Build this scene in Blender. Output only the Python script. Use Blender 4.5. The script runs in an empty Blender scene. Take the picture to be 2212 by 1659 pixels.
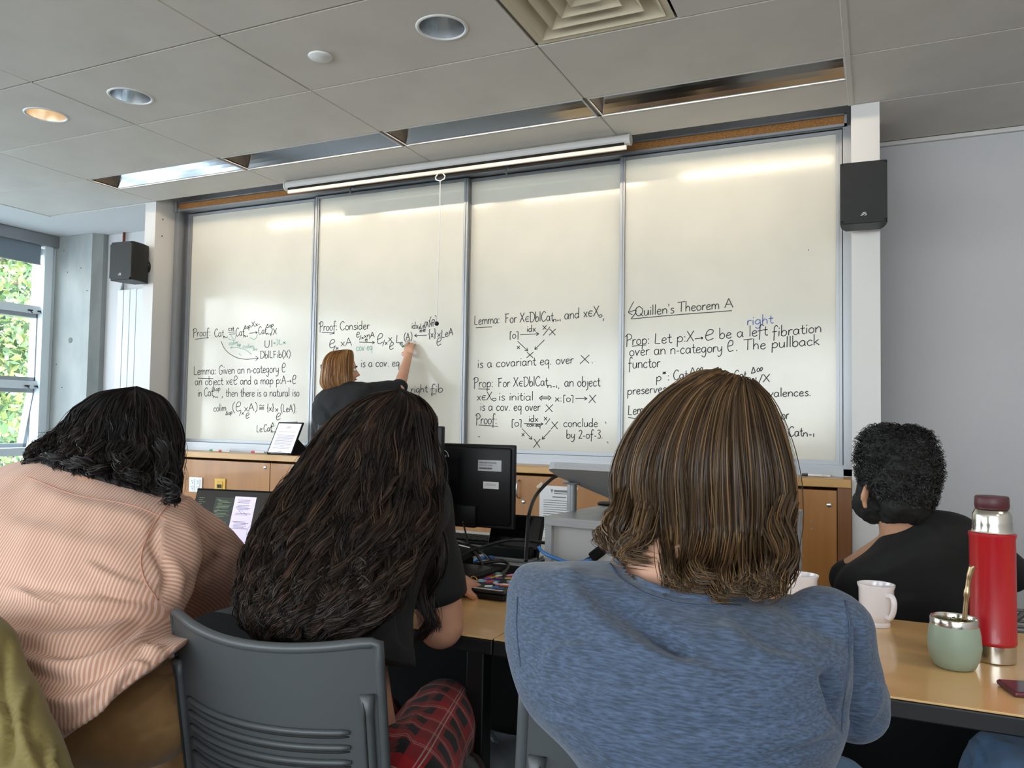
import bpy, bmesh, math, random
import numpy as np
from mathutils import Vector, Matrix, noise as mnoise
random.seed(7); np.random.seed(7)
scn = bpy.context.scene
COL = scn.collection
PI = math.pi
# ------------------------------------------------------------------ camera
FOC = 1710.5; YAW, PIT, ROL = math.radians(24.65), math.radians(2.508), math.radians(0.917)
CZ = 1.20
fw = np.array([-math.sin(YAW)*math.cos(PIT), math.cos(YAW)*math.cos(PIT), math.sin(PIT)])
rt0 = np.array([math.cos(YAW), math.sin(YAW), 0.0]); up0 = np.cross(rt0, fw)
RT = math.cos(ROL)*rt0+math.sin(ROL)*up0; UP = -math.sin(ROL)*rt0+math.cos(ROL)*up0
CAM = np.array([0, 0, CZ])
cd = bpy.data.cameras.new('camera'); cam = bpy.data.objects.new('camera', cd); COL.objects.link(cam)
cd.sensor_width = 36; cd.lens = FOC/2212*36; cd.clip_start = 0.02; cd.clip_end = 200
cam.matrix_world = Matrix(((RT[0], UP[0], -fw[0], 0), (RT[1], UP[1], -fw[1], 0), (RT[2], UP[2], -fw[2], CZ), (0, 0, 0, 1)))
scn.camera = cam
# ------------------------------------------------------------------ view, world, sun
scn.view_settings.view_transform = 'Standard'; scn.view_settings.look = 'None'
scn.view_settings.gamma = 1; scn.view_settings.use_curve_mapping = False
scn.view_settings.exposure = 0.55
scn.cycles.use_denoising = True; scn.cycles.max_bounces = 8; scn.cycles.diffuse_bounces = 5
scn.cycles.sample_clamp_indirect = 4; scn.cycles.caustics_reflective = False; scn.cycles.caustics_refractive = False
world = bpy.data.worlds.new('sky'); scn.world = world; world.use_nodes = True
wn = world.node_tree.nodes; wl = world.node_tree.links
bg = wn['Background']; bg.inputs['Strength'].default_value = 7.0
tc = wn.new('ShaderNodeTexCoord'); sx = wn.new('ShaderNodeSeparateXYZ'); rp = wn.new('ShaderNodeValToRGB')
wl.new(tc.outputs['Generated'], sx.inputs[0]); wl.new(sx.outputs['Z'], rp.inputs[0]); wl.new(rp.outputs[0], bg.inputs['Color'])
rp.color_ramp.elements[0].position = 0.0; rp.color_ramp.elements[0].color = (.93, .97, 1, 1)
rp.color_ramp.elements[1].position = 0.7; rp.color_ramp.elements[1].color = (.66, .82, 1, 1)
sd = bpy.data.lights.new('sun', 'SUN'); sd.energy = 5.0; sd.angle = math.radians(0.6); sd.color = (1, .94, .84)
so = bpy.data.objects.new('sun', sd); COL.objects.link(so)
so.rotation_euler = Vector((-0.55, 0.45, -0.72)).to_track_quat('-Z', 'Y').to_euler()   # from the room side: no sun comes in
def portal(loc, rot, sx_, sy_):   # tells the sampler where the sky comes in
    d = bpy.data.lights.new('window_portal', 'AREA'); d.shape = 'RECTANGLE'; d.size = sx_; d.size_y = sy_; d.cycles.is_portal = True
    o = bpy.data.objects.new('window_portal', d); COL.objects.link(o); o.location = loc; o.rotation_euler = rot
portal((-7.05, .6, 1.57), (0, math.radians(-90), 0), 2.3, 8.4)
portal((-1.85, -3.72, 1.75), (math.radians(90), 0, 0), 8.9, 1.7)
# ------------------------------------------------------------------ helpers
def Py(px, py, y):
    d = fw+(px-1106)/FOC*RT-(py-829.5)/FOC*UP
    return CAM+d*(y/d[1])
def Pz(px, py, z):
    d = fw+(px-1106)/FOC*RT-(py-829.5)/FOC*UP
    return CAM+d*((z-CZ)/d[2])
def Px(px, py, x):
    d = fw+(px-1106)/FOC*RT-(py-829.5)/FOC*UP
    return CAM+d*(x/d[0])
def lin(c):
    c = c.lstrip('#'); v = [int(c[i:i+2], 16)/255 for i in (0, 2, 4)]
    return tuple(x/12.92 if x <= .04045 else ((x+.055)/1.055)**2.4 for x in v)+(1,)
def mat(name, color, rough=.5, metal=0., spec=.5, bump=None, var=None, emis=None, coat=0., sheen=0., trans=0., aniso=None, stretch=None):
    m = bpy.data.materials.new(name); m.use_nodes = True; n = m.node_tree.nodes; l = m.node_tree.links
    b = n['Principled BSDF']; c = lin(color) if isinstance(color, str) else tuple(color)+(1,)*(4-len(color))
    b.inputs['Base Color'].default_value = c; b.inputs['Roughness'].default_value = rough; b.inputs['Metallic'].default_value = metal
    b.inputs['Specular IOR Level'].default_value = spec; b.inputs['Coat Weight'].default_value = coat; b.inputs['Sheen Weight'].default_value = sheen
    b.inputs['Transmission Weight'].default_value = trans
    m.diffuse_color = c
    if emis: b.inputs['Emission Color'].default_value = lin(emis[0]); b.inputs['Emission Strength'].default_value = emis[1]
    t = None
    if var or bump:
        t = n.new('ShaderNodeTexCoord'); mp = n.new('ShaderNodeMapping'); l.new(t.outputs['Object'], mp.inputs[0])
        if stretch: mp.inputs['Scale'].default_value = stretch
    if var:   # (scale, second colour, contrast lo, hi)
        nz = n.new('ShaderNodeTexNoise'); nz.inputs['Scale'].default_value = var[0]; nz.inputs['Detail'].default_value = 5
        l.new(mp.outputs[0], nz.inputs['Vector'])
        r = n.new('ShaderNodeValToRGB'); r.color_ramp.elements[0].position = var[2]; r.color_ramp.elements[1].position = var[3]
        r.color_ramp.elements[0].color = c; r.color_ramp.elements[1].color = lin(var[1])
        l.new(nz.outputs['Fac'], r.inputs[0]); l.new(r.outputs[0], b.inputs['Base Color'])
    if bump:  # (scale, strength, distance)
        nz = n.new('ShaderNodeTexNoise'); nz.inputs['Scale'].default_value = bump[0]; nz.inputs['Detail'].default_value = 4
        l.new(mp.outputs[0], nz.inputs['Vector'])
        bp = n.new('ShaderNodeBump'); bp.inputs['Strength'].default_value = bump[1]; bp.inputs['Distance'].default_value = bump[2]
        l.new(nz.outputs['Fac'], bp.inputs['Height']); l.new(bp.outputs[0], b.inputs['Normal'])
    return m
class MB:
    def __init__(s): s.v = []; s.f = []; s.m = []
    def add(s, vs, fs, mi=0):
        o = len(s.v); s.v += [tuple(float(c) for c in v) for v in vs]; s.f += [tuple(i+o for i in f) for f in fs]; s.m += [mi]*len(fs); return s
    def box(s, x0, x1, y0, y1, z0, z1, mi=0, b=0.0):
        if b <= 0:
            vs = [(x, y, z) for x in (x0, x1) for y in (y0, y1) for z in (z0, z1)]
            return s.add(vs, [(0, 1, 3, 2), (4, 6, 7, 5), (0, 4, 5, 1), (2, 3, 7, 6), (0, 2, 6, 4), (1, 5, 7, 3)], mi)
        bm = bmesh.new(); bmesh.ops.create_cube(bm, size=1)
        for v in bm.verts: v.co = Vector(((x0+x1)/2+v.co.x*(x1-x0), (y0+y1)/2+v.co.y*(y1-y0), (z0+z1)/2+v.co.z*(z1-z0)))
        bmesh.ops.bevel(bm, geom=bm.edges[:], offset=b, segments=2, affect='EDGES', profile=.5)
        return s.addbm(bm, mi)
    def addbm(s, bm, mi=0, M=None):
        bm.verts.ensure_lookup_table()
        for i, v in enumerate(bm.verts): v.index = i
        s.add([(M @ v.co if M else v.co)[:] for v in bm.verts], [[v.index for v in f.verts] for f in bm.faces], mi); bm.free(); return s
    def obox(s, c, ax, ay, az, hx, hy, hz, mi=0, b=0.):
        t = MB().box(-hx, hx, -hy, hy, -hz, hz, 0, b); c, ax, ay, az = map(np.array, (c, ax, ay, az))
        return s.add([c+v[0]*ax+v[1]*ay+v[2]*az for v in t.v], t.f, mi)
    def poly(s, pts, mi=0): return s.add(pts, [tuple(range(len(pts)))], mi)
    def prism(s, pts, d, mi=0):   # polygon extruded by vector d
        n = len(pts); a = [np.array(p, float) for p in pts]; b = [p+np.array(d, float) for p in a]
        return s.add(a+b, [tuple(range(n))[::-1], tuple(range(n, 2*n))]+[(i, (i+1) % n, n+(i+1) % n, n+i) for i in range(n)], mi)
    def tube(s, pts, r, n=8, mi=0, caps=True):
        pts = [np.array(p, float) for p in pts]; k = len(pts); rr = r if isinstance(r, (list, tuple, np.ndarray)) else [r]*k
        vs = []; pa = None
        for i in range(k):
            t = pts[min(i+1, k-1)]-pts[max(i-1, 0)]; t = t/(np.linalg.norm(t)+1e-12)
            if pa is None:
                a = np.cross(t, [0, 0, 1.]);
                if np.linalg.norm(a) < .1: a = np.cross(t, [1., 0, 0])
            else: a = pa-t*(pa@t)
            a = a/(np.linalg.norm(a)+1e-12); pa = a; b = np.cross(t, a)
            for j in range(n): th = 2*PI*j/n; vs.append(pts[i]+rr[i]*(math.cos(th)*a+math.sin(th)*b))
        fs = [(i*n+j, i*n+(j+1) % n, (i+1)*n+(j+1) % n, (i+1)*n+j) for i in range(k-1) for j in range(n)]
        if caps: fs += [tuple(range(n))[::-1], tuple((k-1)*n+j for j in range(n))]
        return s.add(vs, fs, mi)
    def lathe(s, prof, c, n=32, mi=0, ax=2, cap=True):   # prof [(r,z)]
        vs = []
        for r, z in prof:
            for j in range(n):
                th = 2*PI*j/n; p = [r*math.cos(th), r*math.sin(th), z]
                if ax == 1: p = [p[0], p[2], p[1]]
                if ax == 0: p = [p[2], p[0], p[1]]
                vs.append(np.array(c)+p)
        k = len(prof); fs = [(i*n+j, i*n+(j+1) % n, (i+1)*n+(j+1) % n, (i+1)*n+j) for i in range(k-1) for j in range(n)]
        if cap and prof[0][0] > 1e-5: fs.append(tuple(range(n))[::-1])
        if cap and prof[-1][0] > 1e-5: fs.append(tuple((k-1)*n+j for j in range(n)))
        return s.add(vs, fs, mi)
    def ellip(s, c, r, n=16, m=10, mi=0):
        bm = bmesh.new(); bmesh.ops.create_uvsphere(bm, u_segments=n, v_segments=m, radius=1)
        for v in bm.verts: v.co = Vector((c[0]+v.co.x*r[0], c[1]+v.co.y*r[1], c[2]+v.co.z*r[2]))
        return s.addbm(bm, mi)
WL = {}
def wloc(o): return WL.get(o.name, np.zeros(3)) if o else np.zeros(3)
def link(name, me, mats, parent=None, smooth=False, **kw):
    for m in (mats if isinstance(mats, (list, tuple)) else [mats]): me.materials.append(m)
    if smooth == 'auto':
        me.polygons.foreach_set('use_smooth', [True]*len(me.polygons)); me.set_sharp_from_angle(angle=math.radians(40))
    elif smooth: me.polygons.foreach_set('use_smooth', [True]*len(me.polygons))
    o = bpy.data.objects.new(name, me); COL.objects.link(o)
    if parent: o.parent = parent
    WL[o.name] = wloc(parent)
    tag(o, **kw); return o
def ob(name, mb, mats, parent=None, smooth=False, **kw):
    me = bpy.data.meshes.new(name); o = wloc(parent)
    me.from_pydata([(v[0]-o[0], v[1]-o[1], v[2]-o[2]) for v in mb.v], [], mb.f)
    me.polygons.foreach_set('material_index', mb.m); me.validate(); 
    bm = bmesh.new(); bm.from_mesh(me); bmesh.ops.recalc_face_normals(bm, faces=bm.faces); bm.to_mesh(me); bm.free()
    return link(name, me, mats, parent, smooth, **kw)
def tag(o, label=None, cat=None, group=None, kind=None):
    if label: o['label'] = label
    if cat: o['category'] = cat
    if group: o['group'] = group
    if kind: o['kind'] = kind
    return o
def thing(name, label, cat, loc, group=None, kind=None):
    o = bpy.data.objects.new(name, None); COL.objects.link(o); o.location = tuple(float(c) for c in loc); o.empty_display_size = .1
    WL[o.name] = np.array(loc, float); return tag(o, label, cat, group, kind)
def struct(name, mb, m, smooth=False): return ob(name, mb, m, None, smooth, kind='structure')
def catmull(P, n=6):
    P = np.array(P, float)
    if len(P) < 3: return [P[0]+(P[-1]-P[0])*t for t in np.linspace(0, 1, n+1)]
    Q = np.vstack([2*P[0]-P[1], P, 2*P[-1]-P[-2]]); out = []
    for i in range(1, len(Q)-2):
        for t in np.linspace(0, 1, n, endpoint=False):
            out.append(.5*((2*Q[i])+(-Q[i-1]+Q[i+1])*t+(2*Q[i-1]-5*Q[i]+4*Q[i+1]-Q[i+2])*t*t+(-Q[i-1]+3*Q[i]-3*Q[i+1]+Q[i+2])*t**3))
    out.append(P[-1]); return out
# ------------------------------------------------------------------ materials
M = {}
M['tile'] = mat('ceiling tile', '#dad3ca', .9, bump=(180, .12, .002), var=(3, '#d2cbc2', .35, .7))
M['plaster'] = mat('white plaster', '#d6d4d2', .8, bump=(60, .05, .002))
M['wall'] = mat('painted wall', '#cac9ca', .7, bump=(90, .05, .001), var=(1.5, '#c4c3c5', .3, .7))
M['trimw'] = mat('white trim', '#d3d0cd', .5)
M['grid'] = mat('ceiling grid', '#6f6860', .6)
M['floor'] = mat('floor', '#6a665f', .5, var=(5, '#57534d', .3, .7))
M['alu'] = mat('aluminium', '#9a9c9f', .42, .7, bump=(300, .03, .001), stretch=(30, 30, 1))
M['aluw'] = mat('white aluminium frame', '#dbe4e8', .35, .0)
M['dark'] = mat('recess shade', '#1d1c1b', .8)  # dark tone stands in for shade inside holes, slots and grooves
M['mirror'] = mat('lamp reflector', '#d3d6da', .12, 1.0, bump=(4, .05, .01))
M['mirror2'] = mat('lamp reflector lamplight tint', '#e8dcc8', .22, 1.0)  # warm copy of the reflector: the tube's light put into its colour
M['endplate'] = mat('lamp end plate', '#2c2824', .7, .0)
M['white'] = mat('white plastic', '#e3e2e0', .4)
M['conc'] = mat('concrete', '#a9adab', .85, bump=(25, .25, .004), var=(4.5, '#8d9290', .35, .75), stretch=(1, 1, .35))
M['conc_shaded'] = mat('concrete shaded side', '#8f9290', .85, bump=(25, .3, .006), var=(6, '#747876', .35, .75), stretch=(1, 1, .35))  # darker copy of the concrete: the side face's shade put into colour
M['black'] = mat('black plastic', '#0b0b0c', .45, spec=.3)
M['blackm'] = mat('matte black', '#060606', .75, spec=.2)
M['cork'] = mat('cork', '#a87642', .9, var=(160, '#7d5228', .35, .65), bump=(200, .3, .002))
def woodmat(name, a, b, sc=(1, 1, 14), scale=3., rough=.35, coat=.15):
    return mat(name, a, rough, var=(scale, b, .3, .75), stretch=sc, coat=coat, bump=(40, .03, .0005))
M['oak'] = woodmat('cabinet wood', '#a9733a', '#98642d', (6, 6, .7), 3)
M['oakl'] = woodmat('ledge wood', '#c69a5c', '#b98b4c', (.6, 8, 8), 3)
M['oakd'] = woodmat('cabinet end wood', '#83532a', '#744722', (6, 6, .7), 3)
M['glass'] = None
def glassmat():
    m = bpy.data.materials.new('window glass'); m.use_nodes = True; n = m.node_tree.nodes; l = m.node_tree.links
    n.remove(n['Principled BSDF']); t = n.new('ShaderNodeBsdfTransparent'); g = n.new('ShaderNodeBsdfGlossy'); g.inputs['Roughness'].default_value = .02
    mx = n.new('ShaderNodeMixShader'); mx.inputs[0].default_value = .07; l.new(t.outputs[0], mx.inputs[1]); l.new(g.outputs[0], mx.inputs[2])
    l.new(mx.outputs[0], n['Material Output'].inputs[0]); t.inputs[0].default_value = (.93, .96, .96, 1); return m
M['glass'] = glassmat()
def boardmat():
    m = mat('whiteboard enamel', '#dcd8cc', .2, spec=.45, coat=.0); n = m.node_tree.nodes; l = m.node_tree.links; b = n['Principled BSDF']
    t = n.new('ShaderNodeTexCoord'); nz = n.new('ShaderNodeTexNoise'); nz.inputs['Scale'].default_value = 1.6; nz.inputs['Detail'].default_value = 6
    l.new(t.outputs['Object'], nz.inputs['Vector']); r = n.new('ShaderNodeValToRGB')
    r.color_ramp.elements[0].color = lin('#d5d1c4'); r.color_ramp.elements[1].color = lin('#c9c6bb'); r.color_ramp.elements[0].position = .4; r.color_ramp.elements[1].position = .75
    l.new(nz.outputs['Fac'], r.inputs[0]); l.new(r.outputs[0], b.inputs['Base Color'])
    mr = n.new('ShaderNodeMapRange'); mr.inputs['To Min'].default_value = .10; mr.inputs['To Max'].default_value = .19; l.new(nz.outputs['Fac'], mr.inputs['Value']); l.new(mr.outputs[0], b.inputs['Roughness'])
    n2 = n.new('ShaderNodeTexNoise'); n2.inputs['Scale'].default_value = 45; l.new(t.outputs['Object'], n2.inputs['Vector'])
    bp = n.new('ShaderNodeBump'); bp.inputs['Strength'].default_value = .05; bp.inputs['Distance'].default_value = .001; l.new(n2.outputs['Fac'], bp.inputs['Height']); l.new(bp.outputs[0], b.inputs['Normal'])
    return m
M['board'] = boardmat()
# ------------------------------------------------------------------ shell
H = 2.813; XL, XR, YB, YF = -6.95, 2.6, -3.6, 4.95
gx = [-0.105-1.2195*k for k in range(-3, 6)]       # grid lines along y
gx = sorted(gx); PX0, PX1 = -0.105, .026; PL0, PL1 = -5.09, -4.98; PF = 4.29
struct('floor', MB().box(XL-.2, XR+.2, YB-.2, YF+.2, -.1, 0), M['floor'])
# ceiling: plaster slab over everything, tiles hang below it
ceil = ob('ceiling', MB().box(XL-.2, XR+.2, YB-.2, 3.70, H+.18, H+.3).box(XL-.2, -4.99, 3.7, YF+.2, H+.18, H+.3).box(-.09, XR+.2, 3.7, YF+.2, H+.18, H+.3)
      .box(XL-.2, XR+.2, 3.7, YF+.2, 3.3, 3.4)
      .box(XL-.2, -6.205, YB-.2, YF+.2, H-.004, H+.17).box(-6.205, -4.99, 4.30, YF+.2, H-.004, H+.17), M['plaster'], kind='structure')
gm = MB()   # exposed grid bars, set a little above the tile faces
ys = [4.297-.6075] ; ys = [3.70-.6095*k for k in range(0, 12)] + [3.965, 4.29]
for x in gx:
    if x > -6.3 and x < 3.2: gm.box(x-.012, x+.012, YB, PF+(.64 if x > -.05 else 0), H+.007, H+.03)
for y in ys: gm.box(-6.2, XR, y-.012, y+.012, H+.007, H+.03)
ob('main_bar', MB().box(-.1175, -.0925, YB, PF, H-.003, H+.02, b=.002), M['tile'], ceil); ob('edge_angle', MB().box(.026, XR, 4.925, 4.95, H-.025, H-.001, b=.002), M['trimw'], ceil)
ob('grid_bars', gm, M['grid'], ceil)
yy = sorted([3.70-.6095*k for k in range(0, 12)])
tilemesh = {}
def tile(x0, x1, y0, y1):
    key = (round(x1-x0, 3), round(y1-y0, 3)); g = .0055
    if key not in tilemesh:
        w, d = key; me = bpy.data.meshes.new('ceiling_tile'); t = MB()
        t.add([(g, g, 0), (w-g, g, 0), (w-g, d-g, 0), (g, d-g, 0), (g*.4, g*.4, .006), (w-g*.4, g*.4, .006), (w-g*.4, d-g*.4, .006), (g*.4, d-g*.4, .006), (g*.4, g*.4, .016), (w-g*.4, g*.4, .016), (w-g*.4, d-g*.4, .016), (g*.4, d-g*.4, .016)],
              [(3, 2, 1, 0), (0, 1, 5, 4), (1, 2, 6, 5), (2, 3, 7, 6), (3, 0, 4, 7), (4, 5, 9, 8), (5, 6, 10, 9), (6, 7, 11, 10), (7, 4, 8, 11), (8, 9, 10, 11)])
        me.from_pydata(t.v, [], t.f); me.materials.append(M['tile']); tilemesh[key] = me
    o = bpy.data.objects.new('ceiling_tile', tilemesh[key]); COL.objects.link(o); o.parent = ceil; o.location = (x0, y0, H); return o
DIF = (gx[gx.index(min(gx, key=lambda v: abs(v+1.3245)))], )   # the diffuser sits beside this line
xs_t = [x for x in gx if -6.3 < x < 2.4]+[XR]
holes = [(-1.625, 2.789), (-3.449, 2.792), (-4.08-.02, 2.793)]
def holed(x0, x1, y0, y1, cx, cy, r):
    t = MB(); g = .0055; N = 32; x0 += g; x1 -= g; y0 += g; y1 -= g
    def edge(th):
        dx, dy = math.cos(th), math.sin(th); s = min([( (x1-cx)/dx if dx > 0 else (x0-cx)/dx) if abs(dx) > 1e-9 else 9, ((y1-cy)/dy if dy > 0 else (y0-cy)/dy) if abs(dy) > 1e-9 else 9])
        return (cx+dx*s, cy+dy*s)
    ths = sorted([2*PI*i/N for i in range(N)]+[math.atan2(b-cy, a-cx) % (2*PI) for a in (x0, x1) for b in (y0, y1)])
    n = len(ths); vs = [(cx+r*math.cos(a), cy+r*math.sin(a), H) for a in ths]+[edge(a)+(H,) for a in ths]+[edge(a)+(H+.012,) for a in ths]
    t.add(vs, [(i, (i+1) % n, n+(i+1) % n, n+i) for i in range(n)]+[(n+i, n+(i+1) % n, 2*n+(i+1) % n, 2*n+i) for i in range(n)])
    ob('ceiling_tile', t, M['tile'], ceil)
for i in range(len(xs_t)-1):
    x0, x1 = xs_t[i], xs_t[i+1]
    if x1-x0 < .3: continue
    for j in range(len(yy)-1):
        y0, y1 = yy[j], yy[j+1]
        if y0 < YB: continue
        if abs(x0+1.3245) < .02 and abs(y1-3.0905) < .02: tile(x0+.6097, x1, y0, y1); continue     # diffuser takes the other half
        hit = [h for h in holes if x0 < h[0] < x1 and y0 < h[1] < y1]
        if hit: holed(x0, x1, y0, y1, hit[0][0], hit[0][1], .098)
        else: tile(x0, x1, y0, y1)
    if x0 < -.2 and x0 > -5.1: tile(x0, x1, 3.965, PF)
    elif x0 > -.2: tile(x0, x1, 3.70, PF); tile(x0, x1, PF, 4.925)
    else: tile(x0, x1, 3.70, PF)
# alcove head and rear walls
struct('wall_front', MB().box(PX1, XR+.2, YF, YF+.2, 0, H+.3), M['wall']); struct('wall_front', MB().box(XL-.2, PL0, YF, YF+.2, 0, H+.3), M['wall'])
struct('wall_front', MB().box(PL0, PX1, 4.62, YF+.2, 0, 3.4), M['wall']); struct('trim_8', MB().box(PL0, PX1, 3.69, 3.70, H+.18, 3.3), M['plaster'])
struct('trim_1', MB().box(PX0, PX1, PF, 4.95, 0, H-.0005), M['trimw'])
pl = struct('trim_2', MB().box(PL0, PL1, PF, 4.95, 0, H-.0005), M['trimw'])
sc_ = MB()
for (u, v) in ((352, 474), (350, 510)):
    p = Px(u, v, PL1+.001); sc_.lathe([(.006, 0), (.004, .002), (0, .002)], p, 10, ax=0)
ob('screw_hole', sc_, M['dark'], pl)
struct('wall_right', MB().box(XR, XR+.2, YB-.2, YF+.2, 0, H+.3), M['wall'])
struct('wall_back', MB().box(XL-.2, XR+.2, YB-.2, YB, 0, .9).box(XL-.2, XR+.2, YB-.2, YB, 2.6, H+.3).box(XL-.2, -6.3, YB-.2, YB, .9, 2.6).box(2.6, XR+.2, YB-.2, YB, .9, 2.6), M['wall'])
for k_ in range(6):  # unseen rear windows, added so daylight comes from behind
    wx = -6.3+k_*8.9/6; w_ = thing('window_%d' % (8+k_), None, None, (wx, YB, .9), kind='structure'); wx1 = wx+8.9/6
    ob('window_frame', MB().box(wx, wx+.05, YB-.08, YB, .9, 2.6).box(wx1-.05, wx1, YB-.08, YB, .9, 2.6).box(wx+.05, wx1-.05, YB-.08, YB, .9, .95).box(wx+.05, wx1-.05, YB-.08, YB, 2.55, 2.6), M['aluw'], w_)
    ob('pane', MB().poly([(wx+.05, YB-.04, .95), (wx1-.05, YB-.04, .95), (wx1-.05, YB-.04, 2.55), (wx+.05, YB-.04, 2.55)]), M['glass'], w_)
# left wall = glazed: bays 1.25 m wide; low upstand, head at ceiling
ZS, ZH = .45, 2.68
struct('wall_left', MB().box(XL-.2, XL, YB-.2, 4.95, -.1, ZS).box(XL-.2, XL, YB-.2, 4.95, ZH+.1, H+.3).box(XL-.2, XL, 4.80, 5.15, ZS, H).box(XL-.2, XL, YB-.2, YB+.1, ZS, H), M['plaster'])
col_ = struct('trim_3', MB().box(-6.93, -6.40, 4.84, 4.949, 0, H-.005, 0).prism([(-6.40, 4.84, 0), (-6.33, 4.90, 0), (-6.33, 4.949, 0), (-6.40, 4.949, 0)], (0, 0, H-.005), 1), [M['conc'], M['conc_shaded']])
hm = MB(); p = Py(152, 735, 4.839); hm.lathe([(.022, -.003), (.026, -.001), (.02, .004), (0, .0045)], p, 16, ax=1)
ob('concrete_chip', hm, mat('chipped concrete', '#6f7472', .9), col_)
hm = MB()
for (u, v) in ((138, 542), (175, 579), (146, 588), (188, 628), (134, 837), (122, 787)): hm.lathe([(.005, -.002), (.004, .002), (0, .002)], Py(u, v, 4.8395), 8, ax=1)
ob('pin_holes', hm, M['dark'], col_, kind='stuff')
# windows
def win_bay(k, y0, y1, panes):
    wdw = thing('window_%d' % k, None, None, (XL, y0, ZS), kind='structure')
    f = MB(); xa, xb = XL-.09, XL+.05
    f.box(xa, xb, y0, y0+.045, ZS, ZH).box(xa, xb, y1-.045, y1, ZS, ZH)
    for z0, z1 in ((ZS, .50), (.80, .87), (1.40, 1.47), (2.08, 2.15), (ZH-.06, ZH)): f.box(xa, xb, y0+.045, y1-.045, z0, z1)
    ob('window_frame', f, M['aluw'], wdw)
    for z0, z1, sash in ((.50, .80, 0), (.87, 1.40, 1), (1.47, 2.08, 1), (2.15, ZH-.06, 0)):
        if sash:
            s = MB(); q = .035; a, b = y0+.055, y1-.055; o = .0
            tilt = .12 if (k == 1 and z0 < 1) else 0
            def T(y, z, x): return (x-tilt*(1-(z1-z)/(z1-z0))*0-(z1-z)/(z1-z0)*tilt, y, z)
            for (ya, yb, za, zb) in ((a, a+q, z0, z1), (b-q, b, z0, z1), (a, b, z0, z0+q), (a, b, z1-q, z1)):
                vs = [T(y, z, x) for x in (xa+.02, xb-.03) for y in (ya, yb) for z in (za, zb)]
                s.add(vs, [(0, 1, 3, 2), (4, 6, 7, 5), (0, 4, 5, 1), (2, 3, 7, 6), (0, 2, 6, 4), (1, 5, 7, 3)])
            so_ = ob('sash', s, M['alu'], wdw)
            g = MB().poly([T(a+q, z0+q, XL-.02), T(b-q, z0+q, XL-.02), T(b-q, z1-q, XL-.02), T(a+q, z1-q, XL-.02)])
            ob('pane', g, M['glass'], so_)
            l = MB()
            for yy_ in (a+.12, b-.12, b-.03): l.box(XL+.051, XL+.066, yy_-.02, yy_+.02, z1+.018, z1+.03, b=.002).tube([(XL+.06, yy_, z1+.02), (XL+.075, yy_+.01, z1)], .004, 6)
            ob('latch', l, M['black'], so_)
        else: ob('pane', MB().poly([(XL-.02, y0+.045, z0), (XL-.02, y1-.045, z0), (XL-.02, y1-.045, z1), (XL-.02, y0+.045, z1)]), M['glass'], wdw)
ye = 4.80; k = 1
while ye > YB+.4:
    win_bay(k, ye-1.39, ye, 0); ye -= 1.39; k += 1
struct('trim_4', MB().box(XL-.03, XL+.09, 4.72, 4.80, 0, H-.01, b=.004).box(XL, XL+.07, 4.80, 4.838, 0, H-.01), M['aluw'])
struct('trim_5', MB().box(XL-.02, XL+.11, YB+.1, 4.84, H-.11, H-.005, b=.006), M['alu'])
bl = thing('roller_blind', 'rolled-up grey mesh window blind under the ceiling by the concrete column', 'blind', (XL+.05, 4.1, 2.6))
ob('blind_cloth', MB().box(XL+.055, XL+.058, 3.45, 4.70, 2.54, H-.11), mat('blind mesh', '#7d8a94', .8), bl)
ob('bottom_bar', MB().box(XL+.05, XL+.064, 3.45, 4.70, 2.525, 2.54, b=.002), M['alu'], bl)
M['rad'] = mat('radiator enamel', '#c3c7c8', .45)
# radiator and pipe on the set-back wall
rd = thing('radiator', 'white vertical panel radiator on the wall behind the left loudspeaker', 'radiator', (-6.0, 4.93, .25))
r0, r1 = -6.12, -5.80
for i in range(4):
    a = r0+(r1-r0)/4*i; ob('panel', MB().box(a+.002, a+(r1-r0)/4-.003, 4.895, 4.93, .25, 2.285, b=.004), M['rad'], rd)
pp = thing('copper_pipe', 'red copper pipe dropping from the ceiling to the white radiator', 'pipe', (-6.11, 4.92, 2.28))
ob('pipe', MB().tube([(-6.10, 4.925, H), (-6.10, 4.925, 2.40)], .012, 10), mat('copper', '#8a4a33', .5, .4), pp, True)
ob('valve', MB().tube([(-6.10, 4.925, 2.42), (-6.10, 4.925, 2.285)], .015, 10), M['alu'], pp, True)
# ------------------------------------------------------------------ whiteboard wall
wb = {}
tops, bot = 2.765, .985
XA = -4.965
def panel(name, x0, x1, y, lab, fr=.03):
    t = thing(name, lab, 'whiteboard', ((x0+x1)/2, y, bot), group=None)
    ob('writing_surface', MB().box(x0+fr*.6, x1-fr*.6, y, y+.012, bot+.015, tops-.015), M['board'], t)
    ob('frame', MB().box(x0, x0+fr, y-.012, y+.014, bot, tops).box(x1-fr, x1, y-.012, y+.014, bot, tops).box(x0+fr, x1-fr, y-.01, y+.014, bot, bot+.022).box(x0+fr, x1-fr, y-.01, y+.014, tops-.018, tops)
       .box(x1-fr*.6, x1-fr*.5, y-.016, y-.012, bot, tops).box(x0+fr*.5, x0+fr*.6, y-.016, y-.012, bot, tops), M['alu'], t)
    return t
BY = (4.55, 4.52, 4.55, 4.505)
wb[1] = panel('whiteboard', -4.90, -3.655, BY[0], 'leftmost tall whiteboard panel, handwriting with faint green notes')
wb[2] = panel('whiteboard', -3.64, -2.405, BY[1], 'whiteboard panel the standing lecturer is writing on, headed Proof: Consider')
wb[3] = panel('whiteboard', -2.43, -1.20, BY[2], 'whiteboard panel with two small arrow triangles, behind the black monitor')
wb[4] = panel('whiteboard', -1.375, -.155, BY[3], 'rightmost whiteboard panel with an underlined heading and one blue word')
fr = MB()
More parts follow.
